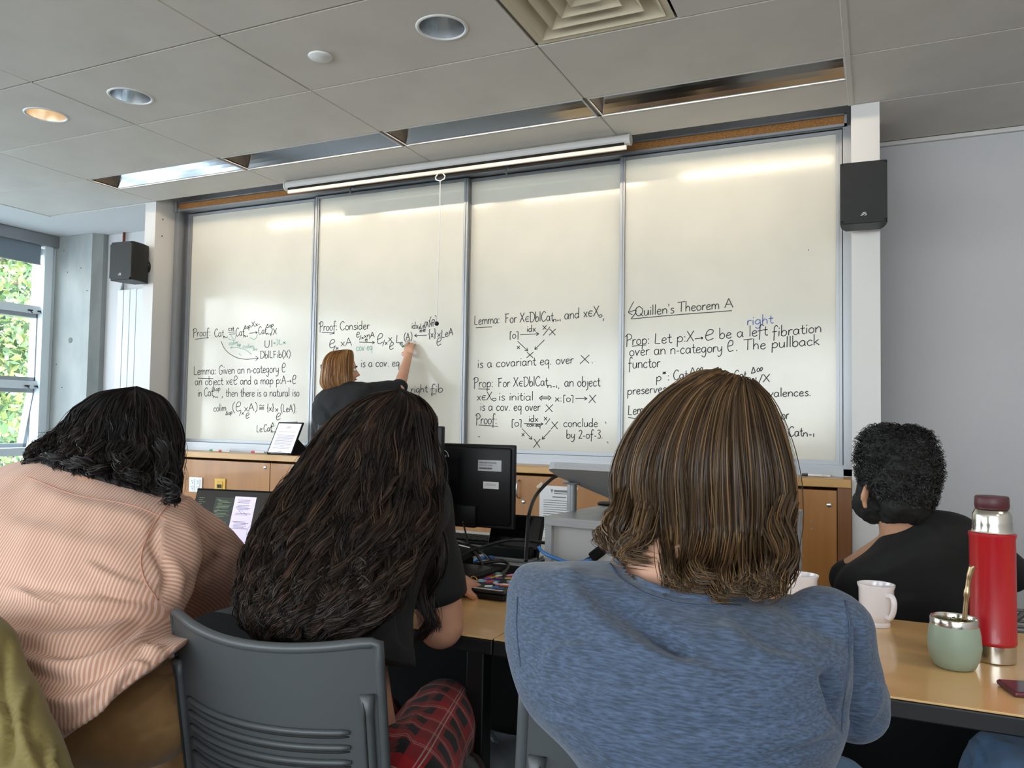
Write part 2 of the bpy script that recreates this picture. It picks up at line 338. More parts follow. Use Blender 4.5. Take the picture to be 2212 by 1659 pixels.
fr.box(-4.978, -4.93, 4.47, 4.615, .93, 2.80).box(-4.93, -4.905, 4.56, 4.615, .93, 2.8).box(-.15, -.106, 4.47, 4.615, .93, 2.77)
fr.box(-4.975, -.107, 4.47, 4.62, .925, .965).box(-4.975, -.107, 4.475, 4.50, .965, .985)
fr.box(-4.975, -.107, 4.49, 4.62, 2.772, 2.783)
ft = thing('whiteboard_track', 'aluminium track frame around the four whiteboard panels', 'frame', (-2.5, 4.55, .95))
ob('track', fr, M['alu'], ft)
ob('back_panel', MB().box(-4.93, -.12, 4.595, 4.618, .965, 2.8), M['dark'], ft)
ck = thing('cork_strip', 'narrow cork pinning strip in a metal rail above the whiteboards', 'pinboard', (-2.5, 4.48, 2.8))
ob('cork', MB().box(-4.95, -.14, 4.475, 4.49, 2.785, 2.835), M['cork'], ck)
ob('rail', MB().box(-4.96, -.13, 4.462, 4.491, 2.773, 2.786).box(-4.96, -.13, 4.462, 4.491, 2.834, 2.842).box(-.142, -.13, 4.462, 4.491, 2.773, 2.842).box(-4.972, -4.945, 4.45, 4.491, 2.765, 2.848, b=.004), M['alu'], ck)
for i, (u, v, d) in enumerate(((760, 405, 'left'), (1095, 363, 'right'))):
    p = Py(u, v, 4.45); hk = thing('map_hook', '%s of the two small metal clips hanging on the cork strip' % ('left' if i == 0 else 'right'), 'hook', (p[0], 4.46, 2.77))
    ob('clip', MB().box(p[0]-.011, p[0]+.011, 4.448, 4.462, 2.775, 2.838, b=.003), M['alu'], hk)
    ob('hook', MB().tube([(p[0], 4.45, 2.79), (p[0], 4.435, 2.765), (p[0], 4.43, 2.745), (p[0], 4.44, 2.735), (p[0], 4.45, 2.74)], .005, 8), M['alu'], hk, True)
M['screenw'] = mat('screen case enamel', '#c2c0bd', .45)
# projection screen
ps = thing('projection_screen', 'rolled-up white projection screen case under the ceiling edge with pull cord', 'screen', (-2.44, 4.2, 2.74))
sx0, sx1 = -3.68, -1.25
ob('case', MB().lathe([(.03, 0), (.03, sx1-sx0)], (sx0, 4.25, 2.777), 20, ax=0), M['screenw'], ps, 'auto')
[ob('end_cap', MB().lathe([(.033, 0), (.033, .012)], (xe, 4.25, 2.777), 20, ax=0), M['screenw'], ps, 'auto') for xe in (sx0-.01, sx1-.002)]
ob('bottom_bar', MB().box(sx0+.05, sx1, 4.195, 4.21, 2.705, 2.73, b=.004), M['screenw'], ps)
ob('gap_shade', MB().box(sx0+.04, sx1-.02, 4.208, 4.222, 2.728, 2.75), M['blackm'], ps)  # black box stands in for the shade under the case
hx = Py(951, 380, 4.2)[0]
ob('pull_handle', MB().tube([(hx+dx, 4.2, 2.706-dz) for dx, dz in ((-.018, 0), (-.034, .018), (-.03, .035), (0, .046), (.03, .035), (.034, .018), (.018, 0))], .004, 8), M['white'], ps, True)
ob('cord', MB().tube([(hx, 4.2, 2.66), (hx+.004, 4.2, 2.4), (hx-.004, 4.2, 1.79)], .0024, 6), M['white'], ps)
ob('cord_ball', MB().ellip((hx-.004, 4.2, 1.775), (.014, .014, .014)), M['black'], ps, True)
# ------------------------------------------------------------------ ceiling fittings
def slot_lamp(i, x0, x1):
    ordn = ('leftmost', 'second from left', 'third from left', 'rightmost')[i]
    lab = ('recessed slot light over the boards, leftmost, reflector bright with the outdoors', 'recessed slot light over the boards, second from left, bluish reflector', 'recessed slot light over the boards, third from left, above the projection screen', 'recessed slot light over the boards, rightmost, dark reflector')[i]
    t = thing('slot_light', lab, 'light', ((x0+x1)/2, 3.83, H), group='recessed slot lights above the whiteboards')
    a, b = 3.718, 3.950; x0 += .014; x1 -= .014
    r = MB(); N = 6; prev = None
    for k in range(N+1):
        s = k/N; yb = b-.012-.075*s-.02*s*s; zb = H+.004+.12*s; 
        cur = [(x0, yb, zb), (x1, yb, zb)]
        if prev: r.add(prev+cur, [(0, 1, 3, 2)])
        prev = cur
    r.add(prev+[(x0, a-.06, H+.165), (x1, a-.06, H+.165)], [(0, 1, 3, 2)])
    ro = ob('reflector', r, M['mirror'], t, True)
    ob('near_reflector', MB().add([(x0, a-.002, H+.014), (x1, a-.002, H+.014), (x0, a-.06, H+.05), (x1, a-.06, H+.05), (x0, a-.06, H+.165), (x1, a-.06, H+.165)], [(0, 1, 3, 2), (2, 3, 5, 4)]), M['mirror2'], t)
    [ob('end_plate', MB().box(xe, xe+.004, a-.06, b, H+.004, H+.165), M['endplate'], t) for xe in (x0, x1-.004)]
    ob('lip', MB().box(x0-.002, x1+.002, b-.002, b+.010, H-.002, H+.012).box(x0-.002, x1+.002, a-.016, a-.002, H+.0, H+.014).box(x0-.002, x0+.004, a, b, H-.001, H+.01).box(x1-.004, x1+.002, a, b, H-.001, H+.01), M['trimw'], t)
    ob('lamp_tube', MB().lathe([(.010, .0), (.010, x1-x0-.24)], (x0+.12, a-.022, H+.052), 12, ax=0), M['tube'], t, True)
M['tube'] = mat('fluorescent tube', '#ffffff', .5, emis=('#ffecd0', 56.0))
for i in range(4): slot_lamp(i, gx[[round(g, 2) for g in gx].index(-4.98)+i], gx[[round(g, 2) for g in gx].index(-4.98)+i+1])
def downlight(x, y, lit, lab):
    t = thing('downlight', lab, 'light', (x, y, H), group='round recessed ceiling downlights')
    ob('trim_ring', MB().lathe([(.0945, .01), (.095, -.002), (.099, -.005), (.108, -.003), (.110, .0)], (x, y, H), 40, cap=False), M['white'], t, True)
    ob('reflector', MB().lathe([(.095, .0), (.090, .04), (.080, .09), (.060, .14)], (x, y, H), 40, cap=False), M['cone'] if not lit else M['conelit'], t, True)
    ob('lamp', MB().lathe([(.02, .10), (.03, .12), (.03, .16), (0, .16)][::-1], (x, y, H), 20).lathe([(.061, .139), (.061, .141), (0, .141)], (x, y, H), 24), M['bulb'] if lit else M['dark'], t, True)
M['cone'] = mat('downlight cone', '#d5d8dc', .22, .75, bump=(30, .25, .01), stretch=(1, 1, .05))
M['conelit'] = mat('downlight cone glow tint', '#efe2cf', .3, .8)  # warm copy of the cone: the bulb's glow put into its colour
M['bulb'] = mat('warm bulb', '#ffffff', .5, emis=('#ffdcae', 7.))
downlight(holes[0][0], holes[0][1], False, 'round chrome downlight, nearest the square air diffuser, switched off')
downlight(holes[1][0], holes[1][1], False, 'round chrome downlight, middle one of three, switched off')
downlight(holes[2][0], holes[2][1], True, 'round downlight farthest left, glowing warm')
sp = Pz(692, 121, H)
ob('ceiling_disc', MB().lathe([(.052, .001), (.054, -.004), (.05, -.009), (.0, -.011)], (sp[0], sp[1], H), 32), M['white'], None, True, label='small flat round white cap on a ceiling tile', cat='ceiling cap')
# two unseen ceiling panel lights, added as fill near the right wall
M['panel'] = mat('added light panel', '#ffffff', .6, emis=('#fff3e2', 9.0))
for k_, yl in enumerate((1.26, -.57)):
    t = thing('added_panel_light', ('nearer', 'farther')[k_ == 0]+' square ceiling panel light added as fill by the right wall, outside the frame', 'light', (1.73, yl, H)); ob('diffuser_panel', MB().box(1.45, 2.01, yl-.28, yl+.28, H-.006, H-.001), M['panel'], t); ob('frame', MB().box(1.43, 1.45, yl-.3, yl+.3, H-.008, H-.0005).box(2.01, 2.03, yl-.3, yl+.3, H-.008, H-.0005), M['trimw'], t)
# air diffuser
dx0, dx1, dy0, dy1 = -1.3245+.012, -1.3245+.6097-.006, 2.481+.008, 3.0905-.008; dcx, dcy = (dx0+dx1)/2, (dy0+dy1)/2
df = thing('air_diffuser', 'square cream stepped air diffuser set in the ceiling', 'vent', (dcx, dcy, H))
M['cream'] = mat('cream enamel', '#cfc3a8', .45)
def ring(h0, z0, h1, z1, t=.004):
    m = MB(); q = lambda h, z: [(dcx-h, dcy-h, z), (dcx+h, dcy-h, z), (dcx+h, dcy+h, z), (dcx-h, dcy+h, z)]
    return m.add(q(h0, z0)+q(h1, z1)+q(h0, z0+t)+q(h1, z1+t), [(i, (i+1) % 4, 4+(i+1) % 4, 4+i) for i in range(4)]+[(8+i, 8+(i+1) % 4, 12+(i+1) % 4, 12+i) for i in range(4)]+[(i, (i+1) % 4, 8+(i+1) % 4, 8+i) for i in range(4)]+[(4+i, 4+(i+1) % 4, 12+(i+1) % 4, 12+i) for i in range(4)])
R0 = (dx1-dx0)/2
ob('frame', ring(R0, H+.0, R0-.03, H+.003), M['cream'], df)
for a, b_ in ((R0-.03, R0-.085), (R0-.10, R0-.155), (R0-.17, R0-.225)):
    ob('vane', ring(a, H-.002 + (R0-a)*.02, b_, H+.055), M['cream'], df)
pc = MB(); h = R0-.235; q = [(dcx-h, dcy-h, H+.002), (dcx+h, dcy-h, H+.002), (dcx+h, dcy+h, H+.002), (dcx-h, dcy+h, H+.002), (dcx, dcy, H+.03)]
pc.add(q, [(0, 1, 4), (1, 2, 4), (2, 3, 4), (3, 0, 4)]).lathe([(.006, .022), (.006, .0), (0, 0)], (dcx, dcy, H+.004), 10)
ob('centre_plate', pc, M['cream'], df)
ob('duct', MB().box(dx0+.03, dx1-.03, dy0+.03, dy1-.03, H+.10, H+.12), M['dark'], df)
# loudspeakers
def speaker(c, yaw, pitch, w, d, h, lab, trap, bracket):
    t = thing('wall_speaker', lab, 'speaker', c, group=None)
    Rz = Matrix.Rotation(yaw, 3, 'Z') @ Matrix.Rotation(pitch, 3, 'X')
    tr = lambda p: tuple(np.array(c)+np.array(Rz @ Vector(p)))
    b = MB()
    pts = [(-w/2+.006, 0), (-w/2, .008)]+[(-w/2*(1-(.42 if trap else .25)*s**2.2), .008+(d-.008)*s) for s in (.45, .7, .85, 1)]
    pts += [(-x, y) for x, y in pts[::-1]]
    n = len(pts); vs = [tr((x, y, z)) for z in (-h/2, h/2) for x, y in pts]
    b.add(vs, [tuple(range(n)), tuple(range(n, 2*n))]+[(i, (i+1) % n, n+(i+1) % n, n+i) for i in range(n)])
    ob('cabinet', b, M['black'], t, 'auto')
    g = MB(); bm = bmesh.new(); bmesh.ops.create_cube(bm, size=1)
    for v in bm.verts: v.co = Vector((v.co.x*(w-.004), v.co.y*.012-.004, v.co.z*(h-.004)))
    bmesh.ops.bevel(bm, geom=[e for e in bm.edges if abs(e.verts[0].co.y-e.verts[1].co.y) > .005], offset=.014, segments=3, affect='EDGES')
    M4 = Matrix.Translation(Vector(c)) @ Rz.to_4x4(); g.addbm(bm, 0, M4); ob('grille', g, M['grille'], t)
    bd = MB().add([tr((x, -.0115, z)) for x, z in ((-.018, -h/2+.03), (.018, -h/2+.03), (.018, -h/2+.052), (-.018, -h/2+.052))], [(0, 1, 2, 3)])
    ob('badge', bd, M['badge'], t)
    sw = MB()
    for a, e in (((-.013, .034), (.0, .0375)), ((-.010, .040), (.012, .043)), ((-.004, .046), (.009, .048)), ((.004, .034), (.013, .036))):
        sw.add([tr((a[0], -.012, -h/2+a[1])), tr((e[0], -.012, -h/2+e[1])), tr((e[0], -.012, -h/2+e[1]+.003)), tr((a[0], -.012, -h/2+a[1]+.0026))], [(0, 1, 2, 3)])
    ob('badge_mark', sw, M['white'], t)
    br = MB().tube([tr((0, d*.6, 0)), bracket], .02, 10).ellip(bracket, (.03, .02, .045)); ob('bracket', br, M['black'] if trap else M['alu'], t, True)
M['grille'] = mat('speaker grille', '#101112', .6, bump=(900, .4, .001)); M['badge'] = mat('badge', '#0a0a0b', .3)
speaker((-.046, 4.06, 2.298), math.radians(2), 0, .205, .15, .295, 'black loudspeaker on the right pillar beside the boards', False, (-.04, 4.285, 2.25))
speaker((-5.065, 4.075, 2.32), math.radians(3), 0, .215, .19, .285, "black loudspeaker on the left pillar near the window", True, (-5.04, 4.285, 2.31))
# ------------------------------------------------------------------ cabinets under the boards
cb = thing('cabinet_ledge', 'light wood ledge running under the whiteboards', 'shelf', (-2.5, 4.4, .90))
ob('ledge_top', MB().box(-4.978, -.107, 4.255, 4.475, .884, .926, b=.004), M['oakl'], cb)
doors = [-4.978, -4.50+1.2-.53+.06, -3.15, -2.02, -1.35, -.60-.35+.75, -.107]
doors = [-4.978, -3.775, -2.70, -1.99, -1.30, -.172]
M['chrome'] = mat('brushed chrome', '#c8c9cb', .25, 1.)
labs = ['wooden base cabinet at the left end, carrying the two outlet plates', 'wooden base cabinet hidden behind the long dark curly hair', 'wooden base cabinet behind the black monitors', 'narrow wooden base cabinet with curved handle and taped notice', 'wooden base cabinet at the right end behind the white mugs']
for i in range(5):
    x0, x1 = doors[i], doors[i+1]
    c = thing('base_cabinet', labs[i], 'cabinet', ((x0+x1)/2, 4.4, 0))
    ob('body', MB().box(x0+.001, x1-.001, 4.29, 4.60, .08, .868), M['oakd'], c)
    ob('plinth', MB().box(x0+.001, x1-.001, 4.33, 4.60, 0, .08), M['blackm'], c)
    d = ob('door', MB().box(x0+.003, x1-.003, 4.27, 4.289, .09, .868, b=.0015), M['oak'], c)
    lk = None
    if i == 0: lk = Py(573, 1010, 4.27)
    if i == 3: lk = Py(1131, 1084, 4.27)
    if i == 4: lk = Py(1791, 1091, 4.27)
    if lk is not None: ob('lock', MB().lathe([(.011, 0), (.011, -.004), (.008, -.006), (0, -.006)], (lk[0], 4.27, lk[2]), 16, ax=1), M['chrome'], d, 'auto')
    if i == 3:
        a = Py(1123, 1037, 4.27); e = Py(1122, 1076, 4.27); hh = MB().tube(catmull([(a[0], 4.27, a[2]), (a[0]-.005, 4.245, a[2]-.012), (a[0]-.006, 4.238, (a[2]+e[2])/2), (a[0]-.005, 4.245, e[2]+.012), (e[0], 4.27, e[2])], 5), .005, 8)
        ob('handle', hh, M['chrome'], d, True)
    if i == 4:
        s = MB()
        for (u, v) in ((1753, 1126), (1754, 1142)): q = Py(u, v, 4.269); s.lathe([(.005, 0), (.003, -.002), (0, -.002)], q, 8, ax=1)
        ob('screw', s, M['alu'], d)
ob('filler_strip', MB().box(-.171, -.107, 4.275, 4.60, 0, .883), M['oakd'], None, kind='structure').name = 'trim_6'
# taped notice
def quad_on(y, pts): return [tuple(Py(u, v, y)) for u, v in pts]
M['paper'] = mat('paper', '#e2e1e0', .8); M['ink'] = mat('black ink', '#1b1b1e', .6); M['inkg'] = mat('grey print', '#77777a', .7)
nt = thing('paper_notice', 'printed white notice taped to the cabinet beside the grey podium', 'notice', Py(1192, 1200, 4.266))
a = Py(1166, 1048, 4.267); e = Py(1226, 1150, 4.267); nw = .216; x0 = a[0]; z1 = a[2]
ob('sheet', MB().box(x0, x0+nw, 4.2665, 4.2675, z1-.30, z1), M['paper'], nt)
tx = MB()
for k in range(14):
    zz = z1-.085-.013*k; w_ = nw-.05-(random.random()*.05 if k % 3 == 2 else 0)
    tx.box(x0+.025, x0+.025+w_*.95, 4.2655, 4.266, zz, zz+.0035)
tx.box(x0+.09, x0+.17, 4.2655, 4.266, z1-.035, z1-.022).box(x0+.09, x0+.17, 4.2655, 4.266, z1-.045, z1-.04).box(x0+.08, x0+.165, 4.2655, 4.266, z1-.066, z1-.06)
tx.add([(x0+.068, 4.2655, z1-.02), (x0+.085, 4.2655, z1-.02), (x0+.0765, 4.2655, z1-.043)], [(0, 1, 2)])
ob('print', tx, M['inkg'], nt)
M['tape'] = mat('tape', '#cbb994', .3)
tp = MB()
for (cx, cz, an) in ((x0+.0, z1-.0, .7), (x0+nw, z1-.0, -.5), (x0+.0, z1-.3, -.6), (x0+nw, z1-.3, .6)):
    tp.obox((cx, 4.2655, cz), (math.cos(an), 0, math.sin(an)), (0, 1, 0), (-math.sin(an), 0, math.cos(an)), .022, .0004, .008)
ob('tape', tp, M['tape'], nt)
# outlets
def outlet(u0, v0, u1, v1, yellow):
    a = Py(u0, v0, 4.268); e = Py(u1, v1, 4.268); cx, cz = (a[0]+e[0])/2, (a[2]+e[2])/2; w_, h_ = (e[0]-a[0])/2, (a[2]-e[2])/2
    t = thing('wall_outlet', 'yellow switch plate on the cabinet under the ledge' if yellow else 'white double outlet plate on the cabinet under the ledge', 'outlet', (cx, 4.268, cz))
    ob('plate', MB().box(cx-w_, cx+w_, 4.262, 4.27, cz-h_, cz+h_, b=.003), mat('yellow plate', '#d9ad45', .5) if yellow else M['white'], t)
    if yellow:
        ob('insert', MB().box(cx-w_*.55, cx+w_*.55, 4.259, 4.262, cz-h_*.6, cz+h_*.7, b=.001), mat('ivory insert', '#cda13c', .5), t)
        for s in (-1, 1): ob('switch', MB().box(cx+s*.011-.007, cx+s*.011+.007, 4.254, 4.259, cz-.012, cz+.012), M['black'], t)
    else:
        for s in (-1, 1):
            r = ob('receptacle', MB().box(cx+s*w_*.42-w_*.28, cx+s*w_*.42+w_*.28, 4.259, 4.262, cz-h_*.75, cz+h_*.75, b=.001), M['white'], t)
            sl = MB()
            for zc in (-1, 1):
                for q in (-1, 1): sl.box(cx+s*w_*.42+q*.006-.0015, cx+s*w_*.42+q*.006+.0015, 4.2585, 4.259, cz+zc*h_*.4+.0, cz+zc*h_*.4+.010)
                sl.box(cx+s*w_*.42-.003, cx+s*w_*.42+.003, 4.2585, 4.259, cz+zc*h_*.4-.012, cz+zc*h_*.4-.006)
            ob('slots', sl, M['dark'], r)
outlet(410, 1030, 437, 1064, False); outlet(465, 1033, 487, 1067, True)
# ------------------------------------------------------------------ outside the windows
M['bark'] = mat('bark', '#6d5f50', .9, var=(20, '#50453a', .3, .7)); M['leafa'] = mat('leaf yellow-green', '#8b9a58', .6); M['leafb'] = mat('leaf green', '#587446', .6); M['leafc'] = mat('leaf dark green', '#2f4c29', .6)
struct('trim_7', MB().box(-60, XL-.25, -30, 40, -3.2, -3.0), mat('pale bounce ground', '#a9b0b4', .9, var=(2, '#bcc2c4', .3, .7)))  # outside ground, made pale for the light it sends to reflectors and ceiling
def tree(x, y, h, r, seed, lab):
    t = thing('tree', lab, 'tree', (x, y, -3.0), group='trees outside the left windows'); g = np.random.RandomState(seed)
    mb = MB().tube([(x, y, -3), (x+.1, y, h*.3-3), (x-.1, y+.1, h*.6-3), (x, y, h-3)], [.22, .17, .12, .03], 10); tips = []
    for k in range(26):
        z = g.uniform(.25, .95)*h-3; a = g.uniform(0, 2*PI); L = r*g.uniform(.5, 1.)*(1.1-.5*(z+3)/h); p1 = (x+L*.5*math.cos(a), y+L*.5*math.sin(a), z+.15*L); p2 = (x+L*math.cos(a), y+L*math.sin(a), z+.45*L*g.uniform(.3, 1)); mb.tube(catmull([(x, y, z), p1, p2], 4), list(np.linspace(.06, .015, 9)), 6); tips += [p1, p2]
    ob('trunk', mb, M['bark'], t, True); tips = np.array(tips)
    for mi, n in (('leafa', 9000), ('leafb', 7000), ('leafc', 3000)):
        i = g.randint(0, len(tips), n); c = tips[i]+g.normal(0, .42, (n, 3))*[1, 1, .7]; a = g.normal(0, 1, (n, 3)); a /= np.linalg.norm(a, axis=1)[:, None]; b = np.cross(a, g.normal(0, 1, (n, 3))); b /= np.linalg.norm(b, axis=1)[:, None]; s = g.uniform(.05, .10, n)[:, None]
        V = np.stack([c-a*s, c+b*s*.45, c+a*s, c-b*s*.45], 1).reshape(-1, 3)-wloc(t); me = bpy.data.meshes.new('foliage'); me.from_pydata(V.tolist(), [], np.arange(n*4).reshape(-1, 4).tolist()); link('foliage', me, M[mi], t, kind='stuff')
tree(-13.5, 8.2, 9.5, 3.0, 1, 'leafy tree outside, straight behind the visible left window')
tree(-16.5, 11.5, 11, 3.6, 2, 'farther tall leafy tree outside the left window')
tree(-11.0, 6.2, 6.5, 1.9, 3, 'smaller leafy tree outside, lower left in the window')
# ------------------------------------------------------------------ handwriting: single-stroke letters (x-height 1, baseline 0), set along lines on the boards
G = {
'a': (1.15, '.85,.85 .5,1 .12,.75 .1,.3 .4,0 .75,.25 .88,.8|.88,.95 .86,.3 1.0,0'), 'b': (1.1, '.15,2 .12,.1|.12,.5 .5,1 .9,.7 .85,.2 .45,-.02 .12,.2'),
'c': (1.0, '.85,.8 .5,1 .12,.65 .15,.2 .5,0 .88,.2'), 'd': (1.15, '.85,.7 .5,.95 .12,.65 .12,.2 .5,-.02 .85,.35|.9,2 .86,.3 .98,0'),
'e': (1.0, '.12,.5 .6,.55 .82,.75 .5,1 .15,.7 .15,.2 .5,-.02 .9,.2'), 'f': (.85, '.9,1.75 .6,2 .35,1.6 .3,.5 .25,-.7|.0,.9 .75,.95'),
'g': (1.1, '.85,.8 .5,1 .12,.7 .15,.25 .5,.1 .82,.5|.87,.95 .85,-.3 .5,-.8 .1,-.5'), 'h': (1.1, '.15,2 .12,0|.12,.5 .45,1 .8,.75 .85,0'),
'i': (.45, '.2,1 .18,0|.2,1.38 .26,1.56'), 'j': (.5, '.3,1 .28,-.4 -.1,-.8|.32,1.45 .34,1.5'), 'k': (1.0, '.15,2 .12,0|.8,1 .15,.45|.3,.55 .9,0'),
'l': (.45, '.2,2 .18,0'), 'm': (1.6, '.1,1 .12,0|.12,.6 .4,1 .7,.8 .72,0|.72,.6 1.05,1 1.35,.75 1.4,0'), 'n': (1.1, '.12,1 .12,0|.12,.6 .5,1 .85,.75 .88,0'),
'o': (1.05, '.5,1 .12,.7 .15,.2 .5,0 .85,.25 .85,.75 .5,1'), 'p': (1.1, '.15,1 .1,-.8|.12,.6 .5,1 .9,.75 .85,.25 .45,.05 .12,.2'),
'q': (1.1, '.85,.8 .5,1 .12,.7 .15,.25 .5,.1 .82,.5|.87,.95 .84,-.85'), 'r': (.8, '.15,1 .12,0|.12,.55 .4,.95 .75,.95'),
's': (.85, '.75,.85 .45,1 .2,.75 .5,.5 .75,.25 .45,0 .1,.12'), 't': (.75, '.35,1.6 .32,.3 .55,0 .75,.1|.0,1 .7,1.05'), 'u': (1.1, '.12,1 .15,.2 .5,0 .8,.35 .85,1|.85,1 .9,0'),
'v': (1.0, '.1,1 .4,0|.4,0 .6,.5 .9,1'), 'w': (1.4, '.1,1 .35,0 .7,.8|.7,.8 .95,0 1.3,1'), 'x': (1.0, '.1,1 .85,0|.85,1 .1,0'), 'y': (1.05, '.12,1 .2,.3 .5,.15 .82,.5|.87,1 .8,-.3 .4,-.8 .1,-.6'),
'z': (1.0, '.1,1 .85,1|.85,1 .1,0|.1,0 .9,0'),
'A': (1.5, '.05,0 .65,1.9|.65,1.9 1.3,0|.3,.7 1.1,.75'), 'C': (1.35, '1.2,1.6 .8,1.95 .25,1.5 .1,.8 .35,.1 .8,0 1.25,.35'), 'D': (1.4, '.2,1.9 .18,0|-.05,1.85 .7,1.9 1.2,1.4 1.2,.6 .7,.02 .1,0'),
'F': (1.2, '.2,1.7 .18,0|-.05,1.75 1.0,1.8|.2,.95 .8,1.0'), 'G': (1.4, '1.2,1.6 .8,1.95 .25,1.5 .1,.7 .4,0 .95,.1 1.1,.8|1.1,.8 .7,.75'), 'I': (.5, '.2,1.9 .2,0'),
'L': (1.15, '.25,1.9 .15,.1|.15,.1 1.0,0'), 'P': (1.2, '.25,1.9 .18,-.3|-.1,1.5 .4,2 1.0,1.8 1.0,1.2 .3,.85'), 'Q': (1.6, '.8,1.9 .2,1.5 .15,.5 .6,0 1.2,.3 1.4,1.2 .8,1.9|.9,.4 1.5,-.1'),
'T': (1.4, '.7,1.9 .65,0|0,1.85 1.4,1.95'), 'U': (1.4, '.15,1.9 .15,.4 .6,0 1.0,.4 1.1,1.9'), 'X': (1.35, '.1,1.9 1.15,0|1.2,1.9 0,0'),
'0': (.9, '.45,1 .12,.7 .15,.2 .45,0 .8,.25 .8,.75 .45,1'), '1': (.5, '.2,.9 .2,0'), '2': (1.0, '.1,1.5 .5,1.9 .85,1.5 .5,.7 .1,0|.1,0 .9,.05'), '3': (1.0, '.1,1.8 .6,1.9 .8,1.5 .4,1.05 .85,.6 .7,.05 .1,.1'),
':': (.5, '.2,1.0 .24,.8|.2,.2 .24,.0'), '.': (.5, '.18,.14 .26,-.02'), ',': (.5, '.25,.15 .1,-.35'), '-': (.75, '.1,.5 .6,.5'), "'": (.4, '.2,1.9 .18,1.4'), '(': (.7, '.6,2.1 .2,1.4 .2,.4 .6,-.4'), ')': (.7, '.1,2.1 .5,1.4 .5,.4 .1,-.4'),
'[': (.65, '.6,1.6 .2,1.6|.2,1.6 .2,-.3|.2,-.3 .35,-.3'), ']': (.65, '.05,1.6 .45,1.6|.45,1.6 .42,-.3'), '{': (.7, '.6,2 .35,1.9 .35,1.1 .1,.9|.1,.9 .35,.6 .35,-.2 .6,-.3'), '}': (.7, '.1,2 .35,1.9 .35,1.1 .6,.9|.6,.9 .35,.6 .35,-.2 .1,-.3'),
'/': (.8, '.7,1.9 .05,-.3'), '|': (.4, '.2,1.9 .2,0'), '=': (1.0, '.1,.7 .85,.7|.1,.35 .85,.35'), '+': (1.0, '.1,.6 .85,.6|.47,1 .47,.2'), '*': (.9, '.4,1.1 .4,.3|.1,1 .75,.4|.75,1 .1,.4'),
'E': (1.2, '1.05,1.0 .5,1.05 .15,.6 .4,.1 1.0,.1|.2,.58 .9,.6'),            # element-of
'K': (1.3, '.15,.95 1.0,1.15 1.15,1.75 .7,2.0 .3,1.5 .2,.6 .5,.02 1.2,.2'),   # script C
'R': (1.9, '.1,.7 1.6,.7|1.3,1.05 1.65,.7|1.65,.7 1.3,.35'), 'W': (1.9, '.3,.9 1.5,.9|.3,.5 1.5,.5|.55,1.3 .1,.7|.1,.7 .5,.1|1.35,1.3 1.75,.7|1.75,.7 1.35,.1'),
'V': (1.6, '.05,.55 1.3,.6|1.0,.9 1.35,.6|1.35,.6 1.1,.3'), 'H': (1.9, '.1,1.4 .6,1.7 1.1,1.35 1.6,1.65|.15,1.0 1.55,1.0|.15,.65 1.55,.65|.15,.3 1.55,.3'),   # congruent
'M': (1.5, '.65,1.6 .1,.1|.1,.1 1.2,.15|1.2,.15 .65,1.6'), 'N': (1.0, '.1,1.0 .15,.1|.12,.6 .5,1 .8,.7 .8,-.6'), 'O': (1.0, '.5,.9 .15,.6 .2,.1 .6,0 .85,.5 .5,.9'), 'J': (1.7, '.9,.5 .5,1 .1,.5 .5,.1 .9,.5 1.3,1 1.6,.6 1.2,.1 .9,.5'),
' ': (.75, ''), '~': (.3, '')}
def glyph_lines(txt):
    x = 0; L = []
    for ch in txt:
        adv, st = G[ch]
        for s in st.split('|') if st else []:
            P = [tuple(map(float, q.split(','))) for q in s.split()]
            P = [(x+a+random.uniform(-.02, .02), b+random.uniform(-.02, .02)) for a, b in P]
            L.append(catmull(P, 5) if len(P) > 2 else [np.array(p) for p in P])
        x += adv
    return L, x
class Pen:
    def __init__(s, y): s.y = y; s.mb = MB()
    def stroke(s, px, w=.0025):    # polyline in picture coordinates dropped onto the board plane
        P = [Py(u, v, s.y) for u, v in px]; P = np.array([(p[0], s.y, p[2]) for p in P]); n = len(P)
        if n < 2: return
        T = np.gradient(P, axis=0); T /= (np.linalg.norm(T, axis=1)[:, None]+1e-9); Nn = np.stack([-T[:, 2], T[:, 1]*0, T[:, 0]], 1)
        vs = list(P+Nn*w)+list(P-Nn*w); s.mb.add(vs, [(i, i+1, n+i+1, n+i) for i in range(n-1)])
    def text(s, txt, x0, y0, x1, y1, xh, w=.0025):
        L, W = glyph_lines(txt); d = np.array([x1-x0, y1-y0], float); sc = np.linalg.norm(d)/W; d = d/np.linalg.norm(d)
        for l in L: s.stroke([(x0+p[0]*sc*d[0], y0+p[0]*sc*d[1]-p[1]*xh) for p in l], w)
    def line(s, *p, w=.0023, curve=False): s.stroke(catmull(p, 8) if curve else list(p), w)
    def arrow(s, a, b, w=.0023, h=6, base=True):
        a, b = np.array(a, float), np.array(b, float); s.stroke([a, b], w); d = (b-a)/np.linalg.norm(b-a); n = np.array([-d[1], d[0]])
        for q in (1, -1): s.stroke([b, b-d*h+n*q*h*.6], w)
    def done(s, parent, m, lab=None): return ob('writing', s.mb, m, parent, label=lab, kind='stuff')
INK = {'k': mat('marker black', '#2b2b2d', .6), 'l': mat('marker black worn', '#55565a', .6), 'g': mat('marker green faint', '#8fb3a5', .6), 'b': mat('marker blue', '#5a6fae', .6)}
yb = [None]+[y-.0012 for y in BY]
